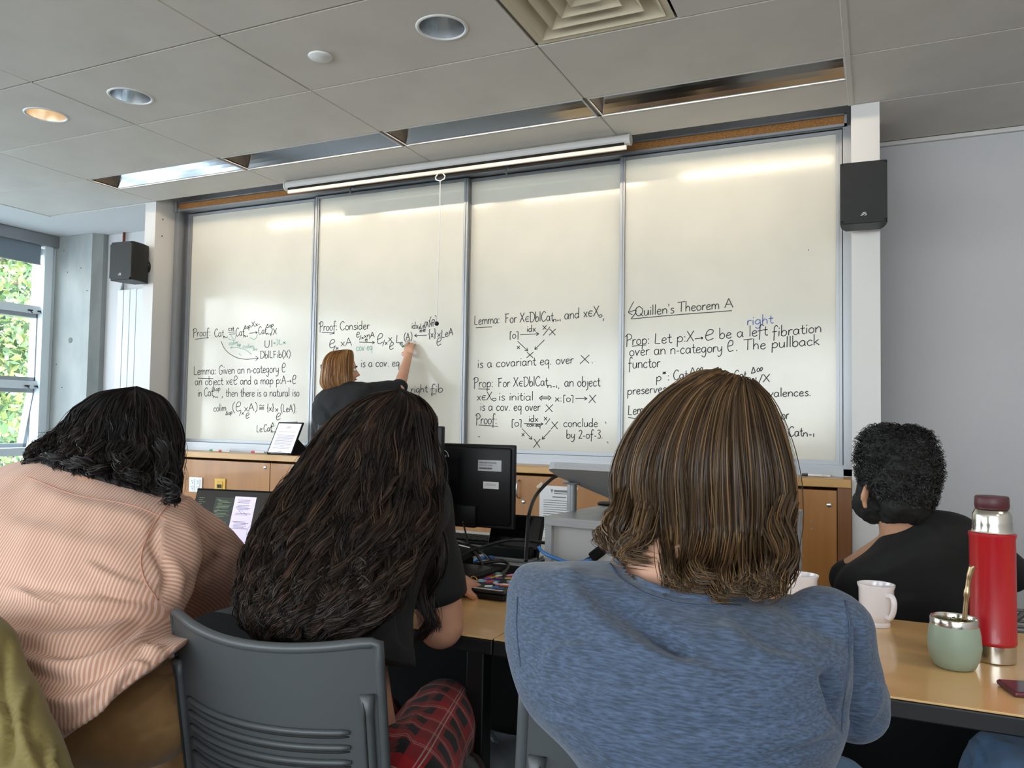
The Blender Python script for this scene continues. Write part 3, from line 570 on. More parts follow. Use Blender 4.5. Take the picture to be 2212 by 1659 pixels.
# panel 1
p = Pen(yb[1])
p.text('Proof:', 417, 727, 455, 725, 8.5); p.line((421, 733), (451, 729))
p.text('Cat', 463, 728, 484, 727, 9); p.text('n-1', 483, 731, 492, 730, 4); p.text('cst', 493, 714, 506, 714, 5); p.line((493, 718), (507, 717)); p.line((495, 722), (508, 721))
p.text('Cat', 509, 726, 528, 725, 9); p.text('MOp', 527, 712, 541, 708, 5.5); p.text('n-1', 526, 729, 536, 728, 4)
p.text('Xx-', 543, 707, 562, 703, 6); p.arrow((539, 720), (556, 718), h=4)
p.text('Cat', 558, 722, 576, 721, 8.5); p.text('MOp', 575, 709, 591, 705, 5.5); p.text('n-1', 576, 724, 585, 723, 4); p.text('/X', 584, 724, 599, 722, 7)
p.text('UI', 571, 751, 590, 749, 8); p.text('DblLFib(X)', 562, 774, 628, 772, 8)
p.line((477, 737), (488, 757), (508, 771), (530, 776), (557, 774), curve=True); p.line((552, 769), (558, 774)); p.line((558, 774), (552, 779))
p.text('Lemma: Given an n-category K', 418, 810, 617, 804, 10); p.line((427, 817), (460, 818))
p.text('an object xEK and a map p:AVK', 421, 832, 640, 829, 9.5)
p.text('in Cat', 427, 857, 461, 855, 9.5); p.text('MOp', 459, 846, 476, 843, 5.5); p.text('n-1', 460, 860, 472, 860, 4)
p.text(', then there is a natural iso', 479, 857, 647, 856, 9.5)
p.text('colim', 461, 889, 489, 887, 8); p.text('MOp', 487, 897, 502, 894, 5); p.text('(K', 501, 889, 521, 888, 10); p.text('/x', 517, 897, 527, 895, 5); p.text('xA)', 527, 889, 557, 887, 9); p.text('K', 530, 905, 539, 902, 5.5)
p.text('H', 559, 887, 573, 886, 7); p.text('{x}', 576, 888, 592, 887, 7.5); p.text('x', 594, 889, 602, 889, 7); p.text('K', 595, 909, 607, 905, 7); p.text('(LeA).', 606, 890, 641, 890, 8.5)
p.text('Le:Cat', 554, 934, 588, 931, 8); p.text('M', 585, 922, 594, 921, 5.5); p.text('n-1', 585, 935, 595, 935, 4)
p.done(wb[1], INK['k'])
p = Pen(yb[1]); p.text('colim', 494, 746, 515, 743, 5); p.text('MOp', 512, 748, 520, 747, 3.5); p.text('colim', 524, 752, 549, 752, 5); p.text('MO', 546, 757, 556, 756, 3.5)
p.line((493, 732), (505, 735), (510, 726), curve=True); p.line((498, 723), (504, 733)); p.line((540, 729), (550, 733), (557, 722), curve=True); p.text('+)Lx', 589, 745, 618, 743, 6)
p.line((543, 765), (530, 756), (512, 751), (497, 752), curve=True); p.line((497, 752), (502, 748)); p.line((516, 763), (520, 768)); p.done(wb[1], INK['g'], 'faint green notes')
# panel 2
p = Pen(yb[2])
p.text('Proof:', 690, 715, 729, 713, 10); p.line((695, 718), (723, 719)); p.line((712, 722), (722, 720)); p.text('Consider', 734, 713, 799, 711, 9.5)
p.text('K', 710, 753, 724, 750, 9); p.text('/x', 719, 757, 732, 754, 5); p.text('xA', 735, 748, 762, 746, 9)
p.text('K', 769, 729, 777, 728, 5.5); p.text('/x', 776, 733, 786, 732, 4.5); p.text('xNA', 786, 730, 810, 728, 6); p.text('e', 788, 737, 795, 737, 5); p.arrow((776, 739), (809, 740), h=5)
p.text('K', 813, 744, 828, 741, 11); p.text('/x', 826, 746, 838, 744, 6); p.text('x', 838, 738, 848, 738, 9); p.text('K', 840, 757, 851, 753, 7.5); p.text('L', 855, 741, 866, 740, 9); p.text('e', 863, 746, 871, 744, 6); p.text('(A)', 872, 736, 891, 733, 8)
p.arrow((922, 724), (895, 725), h=6); p.text('idx', 889, 710, 904, 710, 7.5); p.text('xLe(A)', 904, 712, 929, 704, 6); p.text('ee', 906, 718, 920, 715, 4.5)
p.text('(0)', 927, 700, 944, 694, 7); p.text('||', 930, 706, 937, 705, 5)
p.text('{x}', 925, 730, 942, 728, 9); p.text('x', 944, 728, 953, 727, 8); p.text('LeA', 953, 730, 980, 724, 9); p.text('K', 942, 748, 954, 744, 8)
p.text('m', 692, 796, 702, 795, 8); p.text('is a cov. eq.', 779, 793, 868, 791, 9.5)
p.text('e right', 872, 850, 924, 847, 9); p.text('fib', 930, 849, 958, 847, 9.5); p.line((931, 851), (942, 851)); p.text('a', 937, 908, 947, 908, 9); p.text('v', 696, 838, 702, 838, 5)
p.done(wb[2], INK['k'])
p = Pen(yb[2]); p.text('cov eq', 769, 758, 805, 756, 9); p.done(wb[2], INK['g'], 'faint green words')
# panel 3
p = Pen(yb[3])
p.text('Lemma:', 1024, 702, 1080, 698, 10.5); p.line((1028, 708), (1063, 706)); p.text('For XEDblCat', 1091, 698, 1196, 693, 11); p.text('n-1', 1194, 696, 1212, 694, 6); p.text('and xEX', 1219, 690, 1295, 682, 11.5); p.text('0', 1293, 686, 1301, 685, 6); p.text(',', 1301, 690, 1308, 689, 11)
p.text('[0]', 1100, 731, 1121, 731, 9); p.arrow((1124, 723), (1164, 721), h=6); p.text('idx', 1138, 717, 1158, 716, 7.5); p.text('x', 1171, 712, 1182, 712, 9); p.line((1173, 725), (1188, 706)); p.text('X', 1186, 724, 1202, 724, 7)
p.arrow((1118, 737), (1140, 758)); p.text('x', 1116, 754, 1124, 753, 6); p.arrow((1176, 734), (1155, 755)); p.text('X', 1137, 773, 1154, 773, 6.5)
p.text('is a covariant eq. over', 1031, 795, 1240, 785, 10.5); p.text('X.', 1253, 786, 1284, 784, 9.5)
p.text('Prop:', 1023, 837, 1066, 836, 11); p.line((1033, 840), (1058, 841)); p.text('For XEDblCat', 1076, 836, 1184, 833, 10.5); p.text('n-1,', 1182, 838, 1210, 838, 6); p.text('an object', 1219, 835, 1297, 834, 11)
p.text('xEX', 1030, 865, 1064, 864, 9.5); p.text('0', 1063, 866, 1072, 866, 6); p.text('is initial', 1077, 865, 1153, 865, 10); p.text('W', 1163, 866, 1193, 866, 9); p.text('x:[0]', 1198, 867, 1240, 868, 8.5); p.arrow((1243, 861), (1268, 861)); p.text('X', 1272, 870, 1289, 870, 9)
p.text('is a cov. eq over', 1037, 887, 1168, 887, 10); p.text('X', 1178, 890, 1196, 890, 8.5)
p.text('Proof:', 1028, 916, 1074, 916, 11.5); p.line((1034, 918), (1076, 921))
p.text('[0]', 1104, 921, 1128, 921, 9); p.arrow((1132, 915), (1173, 916), h=5); p.text('idx', 1142, 911, 1163, 911, 7.5); p.text('cov.eq', 1138, 921, 1168, 922, 5); p.text('x', 1174, 908, 1183, 908, 7.5); p.line((1178, 917), (1188, 904)); p.text('X', 1190, 927, 1207, 927, 8.5)
p.arrow((1128, 926), (1149, 949)); p.text('x', 1126, 943, 1134, 942, 7); p.arrow((1189, 929), (1171, 949)); p.text('X', 1152, 967, 1169, 967, 10)
p.text('conclude', 1217, 922, 1292, 922, 9.5); p.text('by 2-of-3.', 1223, 947, 1303, 947, 9.5); p.line((1308, 911), (1309, 915)); p.line((1311, 954), (1314, 957)); p.line((1033, 943), (1037, 944))
p.done(wb[3], INK['k'])
# panel 4
p = Pen(yb[4])
p.line((1369, 651), (1362, 664), (1357, 675), curve=True); p.line((1357, 675), (1373, 670), (1372, 677), (1363, 689), curve=True); p.line((1358, 676), (1366, 680))
p.text("Quillen's", 1372, 683, 1457, 676, 11); p.text('Theorem', 1464, 674, 1555, 667, 11); p.text('A', 1565, 665, 1586, 664, 10.5); p.line((1364, 689), (1450, 681), (1581, 671), curve=True); p.line((1348, 680), (1349, 683))
p.text('Prop:', 1352, 746, 1404, 743, 12); p.line((1365, 748), (1396, 745)); p.text('Let p:X', 1413, 743, 1501, 737, 12); p.text('V', 1500, 737, 1522, 735, 9); p.text('K', 1521, 737, 1543, 733, 11.5)
p.text('be a left', 1553, 732, 1659, 724, 12); p.text('fibration', 1668, 728, 1776, 717, 12)
p.text('over an n-category K', 1359, 769, 1585, 759, 12); p.text('. The pullback', 1588, 758, 1771, 745, 12)
p.text('functor', 1357, 796, 1427, 793, 12); p.text('p', 1417, 824, 1430, 822, 10); p.text('*', 1430, 811, 1441, 810, 7); p.text(': Cat', 1442, 822, 1486, 818, 11); p.text('MJ', 1490, 809, 1519, 801, 8.5)
p.text('Cat', 1586, 819, 1613, 818, 10); p.text('MJ', 1622, 808, 1648, 801, 8.5); p.text('n-1', 1612, 822, 1636, 820, 6); p.text('/X', 1638, 826, 1665, 825, 9)
p.text('preserves', 1355, 853, 1440, 847, 10); p.text('valences.', 1660, 858, 1753, 855, 10); p.text('Lem', 1356, 897, 1391, 893, 11); p.line((1357, 902), (1376, 904), (1389, 901), curve=True)
p.text('or', 1688, 906, 1705, 905, 11); p.text('Cat', 1703, 943, 1735, 942, 11); p.text('n-1', 1734, 943, 1761, 944, 8.5)
p.line((1815, 658), (1815, 660)); p.line((1746, 539), (1747, 541)); p.done(wb[4], INK['k'])
p = Pen(yb[4]); p.text('right', 1613, 703, 1671, 698, 10.5); p.done(wb[4], INK['b'], 'blue word')
# ------------------------------------------------------------------ tables
M['maple'] = mat('maple laminate', '#e8c188', .28, var=(2.2, '#deb377', .3, .75), stretch=(1, 7, 7), coat=.3)
M['edge'] = mat('black table edge', '#0c0c0c', .5)
M['leg'] = mat('black steel leg', '#0e0e0f', .45)
def table(x0, x1, y0, y1, lab, cat='table', top=None, z=.73, legs=((.06, .06), (.06, -.06), (-.06, .06), (-.06, -.06)), panel=True):
    t = thing('classroom_table', lab, cat, ((x0+x1)/2, (y0+y1)/2, 0))
    ob('tabletop', MB().box(x0, x1, y0, y1, z-.004, z, b=.001), top or M['maple'], t)
    ob('edge_band', MB().box(x0-.001, x1+.001, y0-.002, y1+.002, z-.036, z-.0045, b=.003), M['edge'], t)
    if panel: ob('modesty_panel', MB().box(x0+.10, x1-.10, y1-.10, y1-.08, .28, z-.04), M['blackm'], t)
    for dx, dy in legs:
        lx = (x0 if dx > 0 else x1)+dx; ly = (y0 if dy > 0 else y1)+dy
        ob('leg', MB().box(lx-.022, lx+.022, ly-.022, ly+.022, 0, z-.036, b=.004), M['leg'], t)
    return t
table(-2.62, -.746, 1.545, 2.15, 'maple-topped table with black edge in front of the long-haired people')
table(-.742, 1.13, 1.545, 2.15, 'maple-topped table with black edge carrying the mugs, gourd and red flask')
M['greylam'] = mat('light grey laminate', '#bdbcbc', .35)
table(-2.2, -1.02, 2.35, 2.95, 'light grey table behind the maple tables, covered with cables', top=M['greylam'], panel=False)
# ------------------------------------------------------------------ podium
M['pgrey'] = mat('grey podium laminate', '#bcbbb9', .4, bump=(120, .1, .0005)); M['pedge'] = mat('grey podium edge', '#aeafb0', .4, stretch=(1, 1, 40), var=(20, '#9c9da0', .3, .7))
pd = thing('podium', 'grey media podium with a raised sloping shelf on steel posts', 'podium', (-.62, 2.6, 0))
A0 = Pz(1175, 1115, .90); A1 = Pz(1320, 1128, .90); dx = A1-A0; dx[2] = 0; ux = dx/np.linalg.norm(dx); uy = np.array([-ux[1], ux[0], 0])
Lx, Ly, zt = .62, .74, .90
def pbox(mb, a, b, c, d, z0, z1, mi=0, bev=.0):
    c0 = A0+ux*(a+b)/2+uy*(c+d)/2; c0 = np.array([c0[0], c0[1], (z0+z1)/2]); return mb.obox(c0, ux, uy, (0, 0, 1), (b-a)/2, (d-c)/2, (z1-z0)/2, mi, bev)
ob('top_board', pbox(MB(), 0, Lx, 0, Ly, zt-.028, zt, 0, .003), M['pedge'], pd)
ob('cabinet_body', pbox(MB(), .025, Lx-.02, .02, Ly-.02, .06, zt-.028), M['pgrey'], pd)
ob('side_panel', pbox(MB(), .003, .025, .003, Ly-.01, .06, zt-.028), M['pedge'], pd)
ob('side_panel', pbox(MB(), Lx-.02, Lx-.003, .003, Ly-.01, .06, zt-.028), M['pedge'], pd)
ob('plinth', pbox(MB(), .03, Lx-.03, .03, Ly-.03, .0, .06), M['blackm'], pd)
ob('grommet', MB().lathe([(.035, 0), (.038, .006), (.03, .012), (.0, .013)], Pz(1313, 1091, zt), 24), M['black'], pd, 'auto')
# sloping shelf (high edge towards the seats)
S0 = Py(1181, 997, A0[1]+.05); e1 = np.array([0, math.cos(math.radians(-20)), math.sin(math.radians(-20))]); up_ = np.cross(ux, e1)
e1 = uy*math.cos(math.radians(20))+np.array([0, 0, -math.sin(math.radians(20))]); up_ = np.cross(ux, e1)
def sp(a, b, h=0): return S0+ux*a+e1*b+up_*h
outl = [(0, .03), (.008, .008), (.03, 0), (.60, 0), (.62, .02), (.62, .40), (.10, .40), (.02, .16), (0, .10)]
ob('sloping_shelf', MB().prism([sp(a, b, -.022) for a, b in outl], up_*.022), M['pedge'], pd)
for (u, v, yv, r) in ((1235, 1103, None, .016), (1309, 1086, None, .016)):
    q = Pz(u, v, zt); 
    # height of the shelf underside above q
    t_ = (q-S0); a_ = t_@ux; den = e1@uy; b_ = (t_@uy)/den; ztop = sp(a_, b_, -.022)[2]
    ob('post', MB().lathe([(r, 0), (r, ztop-zt)], q, 20), M['alu'], pd, 'auto')
    ob('flange', MB().lathe([(r*1.8, ztop-zt-.006), (r*1.9, ztop-zt), (0, ztop-zt)], q, 20), M['alu'], pd, 'auto')
for (a_, b_) in ((.54, .10),):
    q = sp(a_, b_, -.022); ob('post', MB().lathe([(.016, 0), (.016, q[2]-zt)], (q[0], q[1], zt), 20), M['alu'], pd, 'auto')
# ------------------------------------------------------------------ monitors
M['screenoff'] = mat('dark screen', '#050506', .15); M['silver'] = mat('silver sticker', '#b9babc', .4); M['label'] = mat('white sticker', '#dedddb', .5)
T0 = Py(1113, 962, 2.42); zt_, zb_ = T0[2], Py(1112, 1145, 2.42)[2]; mx1 = T0[0]; mx0 = mx1-.55; my = 2.42
mo = thing('monitor', 'black monitor seen from behind with round white logo and two stickers', 'monitor', (mx0+.3, my, .73))
ob('back_shell', MB().box(mx0+.01, mx1-.01, my-.014, my+.012, zb_+.01, zt_-.01, b=.008).box(mx0+.12, mx0+.42, my-.030, my-.010, zb_+.0, zb_+.075, b=.006), M['black'], mo, 'auto')
ob('bezel', MB().box(mx0, mx1, my-.004, my+.016, zb_, zt_, b=.004), M['black'], mo)
ob('display', MB().box(mx0+.01, mx1-.01, my+.016, my+.017, zb_+.02, zt_-.01), M['screenoff'], mo)
ob('vent_panel', MB().box(mx0+.14, mx0+.345, my-.018, my-.013, zb_+.095, zb_+.235, b=.002), M['blackm'], mo)
ob('stand_neck', MB().box(mx0+.24, mx0+.32, my-.04, my-.016, .745, zb_+.16, b=.006), M['black'], mo)
ob('stand_foot', MB().box(mx0+.16, mx0+.40, my-.10, my+.14, .731, .746, b=.004), M['black'], mo)
# round logo with slanted E
lc = Py(955.5, 987, my-.0145); s_ = .0262
lg = MB()
N_ = 32
for k in range(N_):
    a, b_ = 2*PI*k/N_, 2*PI*(k+1)/N_
    lg.add([(lc[0]+r*math.cos(t), my-.0152, lc[2]+r*math.sin(t)) for r, t in ((s_, a), (s_, b_), (s_*.89, b_), (s_*.89, a))], [(0, 1, 2, 3)])
def seg(x0, z0, x1, z1, w=.0016, y=my-.0152, c=None, m=lg):
    c = lc if c is None else c; dx, dz = x1-x0, z1-z0; L = math.hypot(dx, dz); nx, nz = -dz/L*w, dx/L*w
    m.add([(c[0]+x0+nx, y, c[2]+z0+nz), (c[0]+x1+nx, y, c[2]+z1+nz), (c[0]+x1-nx, y, c[2]+z1-nz), (c[0]+x0-nx, y, c[2]+z0-nz)], [(0, 1, 2, 3)])
h_ = .0072
seg(-.020, -h_, -.020, h_); seg(-.020, h_, -.013, h_*.6); seg(-.013, h_*.6, -.013, -h_*.6); seg(-.013, -h_*.6, -.020, -h_)
for k in (-1, 0, 1): seg(-.009+.003*k, -.002+.005*k*-1, .0+.003*k, .003-.005*k)
seg(-.010, -.004, -.004, -.009); seg(.005, h_, .005, -h_); seg(.005, -h_, .011, -h_); seg(.014, h_, .014, -h_); seg(.014, -h_, .020, -h_)
ob('logo', lg, M['label'], mo)
def textmesh(body, size, x, y, z, m, parent, name='lettering', rx=PI/2, rz=0, bold=False, align='LEFT'):
    c = bpy.data.curves.new('t', 'FONT'); c.body = body; c.size = size; c.align_x = align; c.offset = .0004*size/.02 if bold else 0
    o = bpy.data.objects.new('t', c); dg = bpy.context.evaluated_depsgraph_get(); me = bpy.data.meshes.new_from_object(o)
    me.transform(Matrix.Translation(Vector((x, y, z))-Vector(wloc(parent))) @ Matrix.Rotation(rz, 4, 'Z') @ Matrix.Rotation(rx, 4, 'X'))
    bpy.data.objects.remove(o); me.materials.clear(); return link(name, me, m, parent)
q0 = Py(1033, 993, my-.0145); q1 = Py(1083, 1019, my-.0145)
st = ob('sticker', MB().box(q0[0], q1[0], my-.0150, my-.0144, q1[2], q0[2]), M['silver'], mo)
textmesh('Dalhousie University', .0078, q0[0]+.004, my-.0154, q0[2]-.011, mat('dark print', '#2c2a30', .6), st, bold=True)
textmesh('Serial Number: G5R3LJ5\n\nAsset Tag: ECP - 02928', .0052, q0[0]+.004, my-.0154, q0[2]-.019, M['ink'], st)
bc = MB(); xx = q0[0]+.004
while xx < q0[0]+.052: w_ = random.choice((.0006, .001, .0014)); bc.box(xx, xx+w_, my-.0153, my-.0151, q0[2]-.031, q0[2]-.025); xx += w_+random.choice((.0006, .001))
ob('barcode', bc, M['ink'], st, kind='stuff')
q0 = Py(1044, 1040, my-.0145); q1 = Py(1077, 1057, my-.0145)
st = ob('sticker', MB().box(q0[0], q1[0], my-.0150, my-.0144, q1[2], q0[2]), M['label'], mo)
textmesh('LEASED EQUIPMENT\nDALHOUSIE UNIVERSITY', .0042, (q0[0]+q1[0])/2, my-.0154, q0[2]-.009, M['inkg'], st, align='CENTER')
# second monitor, nearer and to the left, mostly hidden behind the curly hair
E0 = Py(955, 921, 2.24); mo2 = thing('monitor', 'second black monitor, only its right edge showing beside the long curly hair', 'monitor', (E0[0]-.25, 2.26, .73))
x1_ = E0[0]; z0_ = zb_-.0
ob('bezel', MB().box(x1_-.50, x1_, 2.24, 2.262, z0_, E0[2], b=.004), M['black'], mo2)
ob('back_shell', MB().box(x1_-.42, x1_-.08, 2.215, 2.24, z0_+.03, E0[2]-.06, b=.01), M['black'], mo2)
ob('display', MB().box(x1_-.49, x1_-.01, 2.262, 2.263, z0_+.02, E0[2]-.01), M['screenoff'], mo2)
ob('stand_neck', MB().box(x1_-.29, x1_-.21, 2.20, 2.225, .745, z0_+.14, b=.006), M['black'], mo2)
ob('stand_foot', MB().box(x1_-.37, x1_-.13, 2.17, 2.38, .731, .745, b=.004), M['black'], mo2)
# black control tablet/touch panel on the grey table
def P(u, v, y): return Py(u, v, y)
tp_ = thing('touch_panel', 'black desktop screen lying tilted between the monitor and the grey podium', 'screen', (-1.04, 2.46, .73))
a = Py(1066, 1146, 2.50); b_ = Py(1176, 1150, 2.50)
ob('panel', MB().obox(((a[0]+b_[0])/2, 2.475, .80), (1, 0, 0), (0, math.cos(1.15), math.sin(1.15)), (0, -math.sin(1.15), math.cos(1.15)), (b_[0]-a[0])/2, .075, .008, 0, .003), M['black'], tp_)
ob('display', MB().obox(((a[0]+b_[0])/2, 2.466, .804), (1, 0, 0), (0, math.cos(1.15), math.sin(1.15)), (0, -math.sin(1.15), math.cos(1.15)), (b_[0]-a[0])/2-.006, .066, .0005), M['screenoff'], tp_)
ob('foot', MB().box(a[0], b_[0], 2.385, 2.50, .731, .742, b=.003), M['alu'], tp_)
ob('wedge', MB().box(a[0]+.01, b_[0]-.01, 2.40, 2.44, .742, .775, b=.004), M['black'], tp_)
# keyboard
kb = thing('keyboard', 'black keyboard on the grey table beneath the monitor', 'keyboard', (-1.40, 2.66, .73))
kx0, kx1, ky0, ky1 = -1.62, -1.20, 2.60, 2.74
ob('base', MB().box(kx0, kx1, ky0, ky1, .7305, .748, b=.003), M['black'], kb)
km = MB()
for r in range(5):
    for c in range(16): km.box(kx0+.01+c*.0252, kx0+.031+c*.0252, ky0+.010+r*.025, ky0+.031+r*.025, .748, .755)
ob('keys', km, M['blackm'], kb, kind='stuff')
# cables
M['cable'] = mat('black cable', '#0b0b0c', .4); M['cableb'] = mat('blue cable', '#3b7cc4', .4)
def cable(name, pts, r, m, lab, g=None): return ob(name, MB().tube(catmull(pts, 8), r, 8), m, None, True, label=lab, cat='cable', group=g)
cable('power_cable', [Py(1212, 1024, 2.62), Py(1190, 1036, 2.58), Py(1158, 1070, 2.50), Py(1143, 1110, 2.40), Py(1139, 1150, 2.36), Py(1137, 1185, 2.33), Py(1136, 1212, 2.30)], .0062, M['cable'], 'thick black cable arching from under the podium shelf down to the grey table')
yC = A0[1]-.03
cable('network_cable', [Pz(1163, 1181, .85)*0+Py(1163, 1180, yC), Py(1172, 1192, yC), Py(1195, 1204, yC-.02), Py(1235, 1216, yC-.03), Py(1275, 1209, yC-.03), Py(1300, 1196, yC-.02), Py(1322, 1175, yC), Py(1345, 1150, yC), Py(1400, 1100, yC+.02)], .0055, M['cableb'], 'bright blue network cable looping in front of the grey podium')
cable('power_cable', [Py(1230, 1240, yC-.04), Py(1258, 1215, yC-.03), Py(1287, 1197, yC-.03), Py(1305, 1178, yC-.03), Py(1325, 1150, yC-.02), Py(1345, 1105, yC-.01), Py(1352, 1085, yC-.01)], .0045, M['cable'], 'thin black cable strapped to the blue one before the podium')
c2 = Py(1290, 1196, yC-.035); ax_ = np.array([.78, 0, .63]); ax_ /= np.linalg.norm(ax_); az_ = np.cross(ax_, (0, 1, 0))
ob('cable_wrap', MB().obox(c2, ax_, (0, 1, 0), az_, .020, .016, .015, 0, .005), M['blackm'], None, label='black strap bundling the blue and black cables by the podium', cat='strap')
zt = .735
def floorcable(pts, r, m, lab, z=.737): return cable('desk_cable', [Pz(u, v, z+dz) for u, v, dz in pts], r, m, lab)
floorcable([(960, 1165, .0), (1000, 1172, .05), (1040, 1192, .03), (1060, 1215, .01), (1035, 1235, 0), (1005, 1230, 0)], .004, M['cable'], 'black cable looping over the keyboard below the monitor')
floorcable([(1180, 1173, .06), (1110, 1166, .07), (1060, 1176, .05), (1010, 1196, .02), (985, 1215, .0)], .0055, M['cable'], 'black cable running across in front of the tilted desktop screen')
floorcable([(1000, 1128, .13), (1008, 1160, .06), (1012, 1180, .02), (1020, 1205, .0)], .003, M['cable'], 'thin black cable hanging straight below the monitor')
floorcable([(1020, 1214, 0), (1040, 1206, .015), (1062, 1203, .01), (1064, 1205, .0)], .005, M['cableb'], 'short blue cable behind the black adapter box')
floorcable([(1010, 1225, .0), (1045, 1216, .015), (1085, 1212, .02), (1098, 1222, .01), (1085, 1240, .0), (1066, 1250, .0)], .0055, M['cable'], 'black cable coiled behind the stickered laptop')
floorcable([(960, 1195, .0), (985, 1180, .05), (1020, 1190, .06), (1040, 1215, .03), (1044, 1238, .0)], .0042, M['cable'], 'black cable loop beside the white adapter')
# small adapter boxes
ad = thing('adapter', 'small white adapter among the cables behind the black box', 'adapter', Pz(990, 1195, .73))
q = Pz(993, 1197, .73); ob('body', MB().box(q[0]-.035, q[0]+.035, q[1]-.03, q[1]+.03, .731, .757, b=.006), M['white'], ad)
ob('port', MB().box(q[0]-.008, q[0]+.008, q[1]-.032, q[1]-.030, .741, .747), M['dark'], ad)
bx = thing('switch_box', 'black box with green light by the hand of the long-haired person', 'box', Pz(985, 1225, .76))
q = Pz(988, 1235, .735); an = math.radians(-28)
u_, v_ = np.array([math.cos(an), math.sin(an), 0]), np.array([-math.sin(an), math.cos(an), 0]); tl = np.cross(u_, v_)
v2 = np.array([v_[0]*.94, v_[1]*.94, .30]); n2 = np.cross(u_, v2)
cc = np.array([q[0]-.03, q[1]+.03, .785])
ob('case', MB().obox(cc, u_, v2, n2, .07, .05, .012, 0, .003), M['black'], bx)
ob('indicator', MB().obox(cc+n2*.0125+u_*.01-v2*.012, u_, v2, n2, .014, .004, .0006), mat('green light', '#3f9a5c', .4, emis=('#39a860', .5)), bx)
ob('print', MB().obox(cc+n2*.0125+u_*.02+v2*.03, u_, v2, n2, .03, .002, .0006), M['label'], bx)
ob('stand', MB().obox(cc-n2*.03, u_, v_, (0, 0, 1), .05, .03, .018), M['blackm'], bx)
# stickered laptop (closed) with black tablet on it
def ground_frame(pA, pB, z):   # A front-left, B front-right
    a = Pz(*pA, z); b = Pz(*pB, z); u = (b-a)/np.linalg.norm(b-a); return a, u, np.array([-u[1], u[0], 0]), np.linalg.norm(b-a)
a, u_, v_, L = ground_frame((985, 1288), (1090, 1302), .731); W_ = .335; D_ = .225
fr0 = a+u_*L-u_*W_   # front-left corner
def lb(mb, a0, a1, b0, b1, z0, z1, mi=0, bev=0): c0 = fr0+u_*(a0+a1)/2+v_*(b0+b1)/2; return mb.obox((c0[0], c0[1], (z0+z1)/2), u_, v_, (0, 0, 1), (a1-a0)/2, (b1-b0)/2, (z1-z0)/2, mi, bev)
lt = thing('laptop', 'closed black laptop covered in colourful stickers on the maple table', 'laptop', (fr0[0]+.17, fr0[1]+.11, .731))
ob('base', lb(MB(), 0, W_, 0, D_, .733, .747, 0, .005), M['black'], lt)
lid = ob('lid', lb(MB(), .003, W_-.003, .003, D_-.003, .7475, .757, 0, .004), mat('graphite lid', '#1d1e20', .35), lt)
scol = ['#e8e4da', '#c23b46', '#3b6bb0', '#e0b13a', '#2f8f86', '#d98bb0', '#6e4c9e', '#efefef', '#1b2a5a', '#d96a2c', '#8fc3e0']
sm = [mat('sticker colour', c, .4) for c in scol]
rs = random.Random(5)
for k in range(46):
    sxx, syy = rs.uniform(.16, W_-.015), rs.uniform(.015, D_-.012); n = rs.choice((4, 5, 6, 12, 12)); r = rs.uniform(.007, .017); el = rs.uniform(.6, 1.5); ph = rs.uniform(0, 6)
    pts = []
    for i in range(n): th = ph+2*PI*i/n; c0 = fr0+u_*(sxx+r*el*math.cos(th))+v_*(syy+r/el*math.sin(th)); pts.append((c0[0], c0[1], .7572+.0002*k/46))
    sk = ob('sticker', MB().prism(pts, (0, 0, .0003)), sm[k % len(sm)], lid)
ob('sticker', lb(MB(), .17, W_-.012, .006, .014, .7572, .7578), sm[0], lid, label='long cream strip sticker')
tb = thing('drawing_tablet', 'plain black flat tablet lying on the stickered laptop', 'tablet', (fr0[0]+.1, fr0[1]+.15, .758))
ob('body', lb(MB(), -.03, .20, .06, .26, .7582, .7655, 0, .003), M['blackm'], tb)
ob('surface', lb(MB(), -.015, .175, .075, .25, .7656, .7660), mat('tablet surface', '#0a0a0b', .35), tb)
# open laptop in front of the striped-shirt person
M['lapscreen'] = mat('editor screen', '#12100f', .2, emis=('#1a1512', .7)); 
sA, sB, sC = Py(404, 1140, 1.86), Py(577, 1078, 1.99), Py(432, 1066, 1.97)
hl = np.array([-1.92, 1.86, .735]); ul = np.array([.985, .17, 0]); ul /= np.linalg.norm(ul); vl = np.array([-ul[1], ul[0], 0])
TL = Py(428, 1067, 2.02); hl = np.array([TL[0]+.0, 1.90, .737]); 
sup = np.array([0, 0, 1.])*math.cos(math.radians(18))+vl*math.sin(math.radians(18))
hl = TL-sup*.215; hl[2] = .739
lpn = np.cross(ul, sup)  # towards -y side
if lpn[1] > 0: lpn = -lpn
lp = thing('laptop', 'open laptop with dark code window and white page on screen', 'laptop', hl)
cc = hl+ul*.155+sup*.108
ob('screen_lid', MB().obox(cc, ul, sup, lpn, .156, .110, .003, 0, .002), M['blackm'], lp)
scr = ob('display', MB().obox(cc+lpn*.0034, ul, sup, lpn, .152, .103, .0003), M['lapscreen'], lp)
ob('base', MB().obox(hl+ul*.155-vl*.11, ul, vl, (0, 0, 1), .156, .11, .006, 0, .003), mat('space grey', '#3d3e42', .35, .7), lp)
M['page'] = mat('lit page', '#c9c2dc', .3, emis=('#b9b0cf', .62)); M['code'] = mat('code window', '#20241d', .3, emis=('#1f241c', .5)); M['codeink'] = mat('code text', '#6f7f5f', .4, emis=('#5c6b4c', .35)); M['pink'] = mat('page ink', '#4a4654', .4)
def sq(mb, a0, a1, b0, b1, d=.0040, sh=0.0): mb.add([hl+ul*(a+sh*0)+sup*b+lpn*d for a, b in ((a0, b0), (a1, b0), (a1, b1), (a0, b1))], [(0, 1, 2, 3)])
m_ = MB(); sq(m_, .078, .150, .02, .190); ob('code_window', m_, M['code'], scr)
m_ = MB(); sq(m_, .152, .232, .012, .195, .0042); ob('page_window', m_, M['page'], scr)
m_ = MB(); rr = random.Random(3)
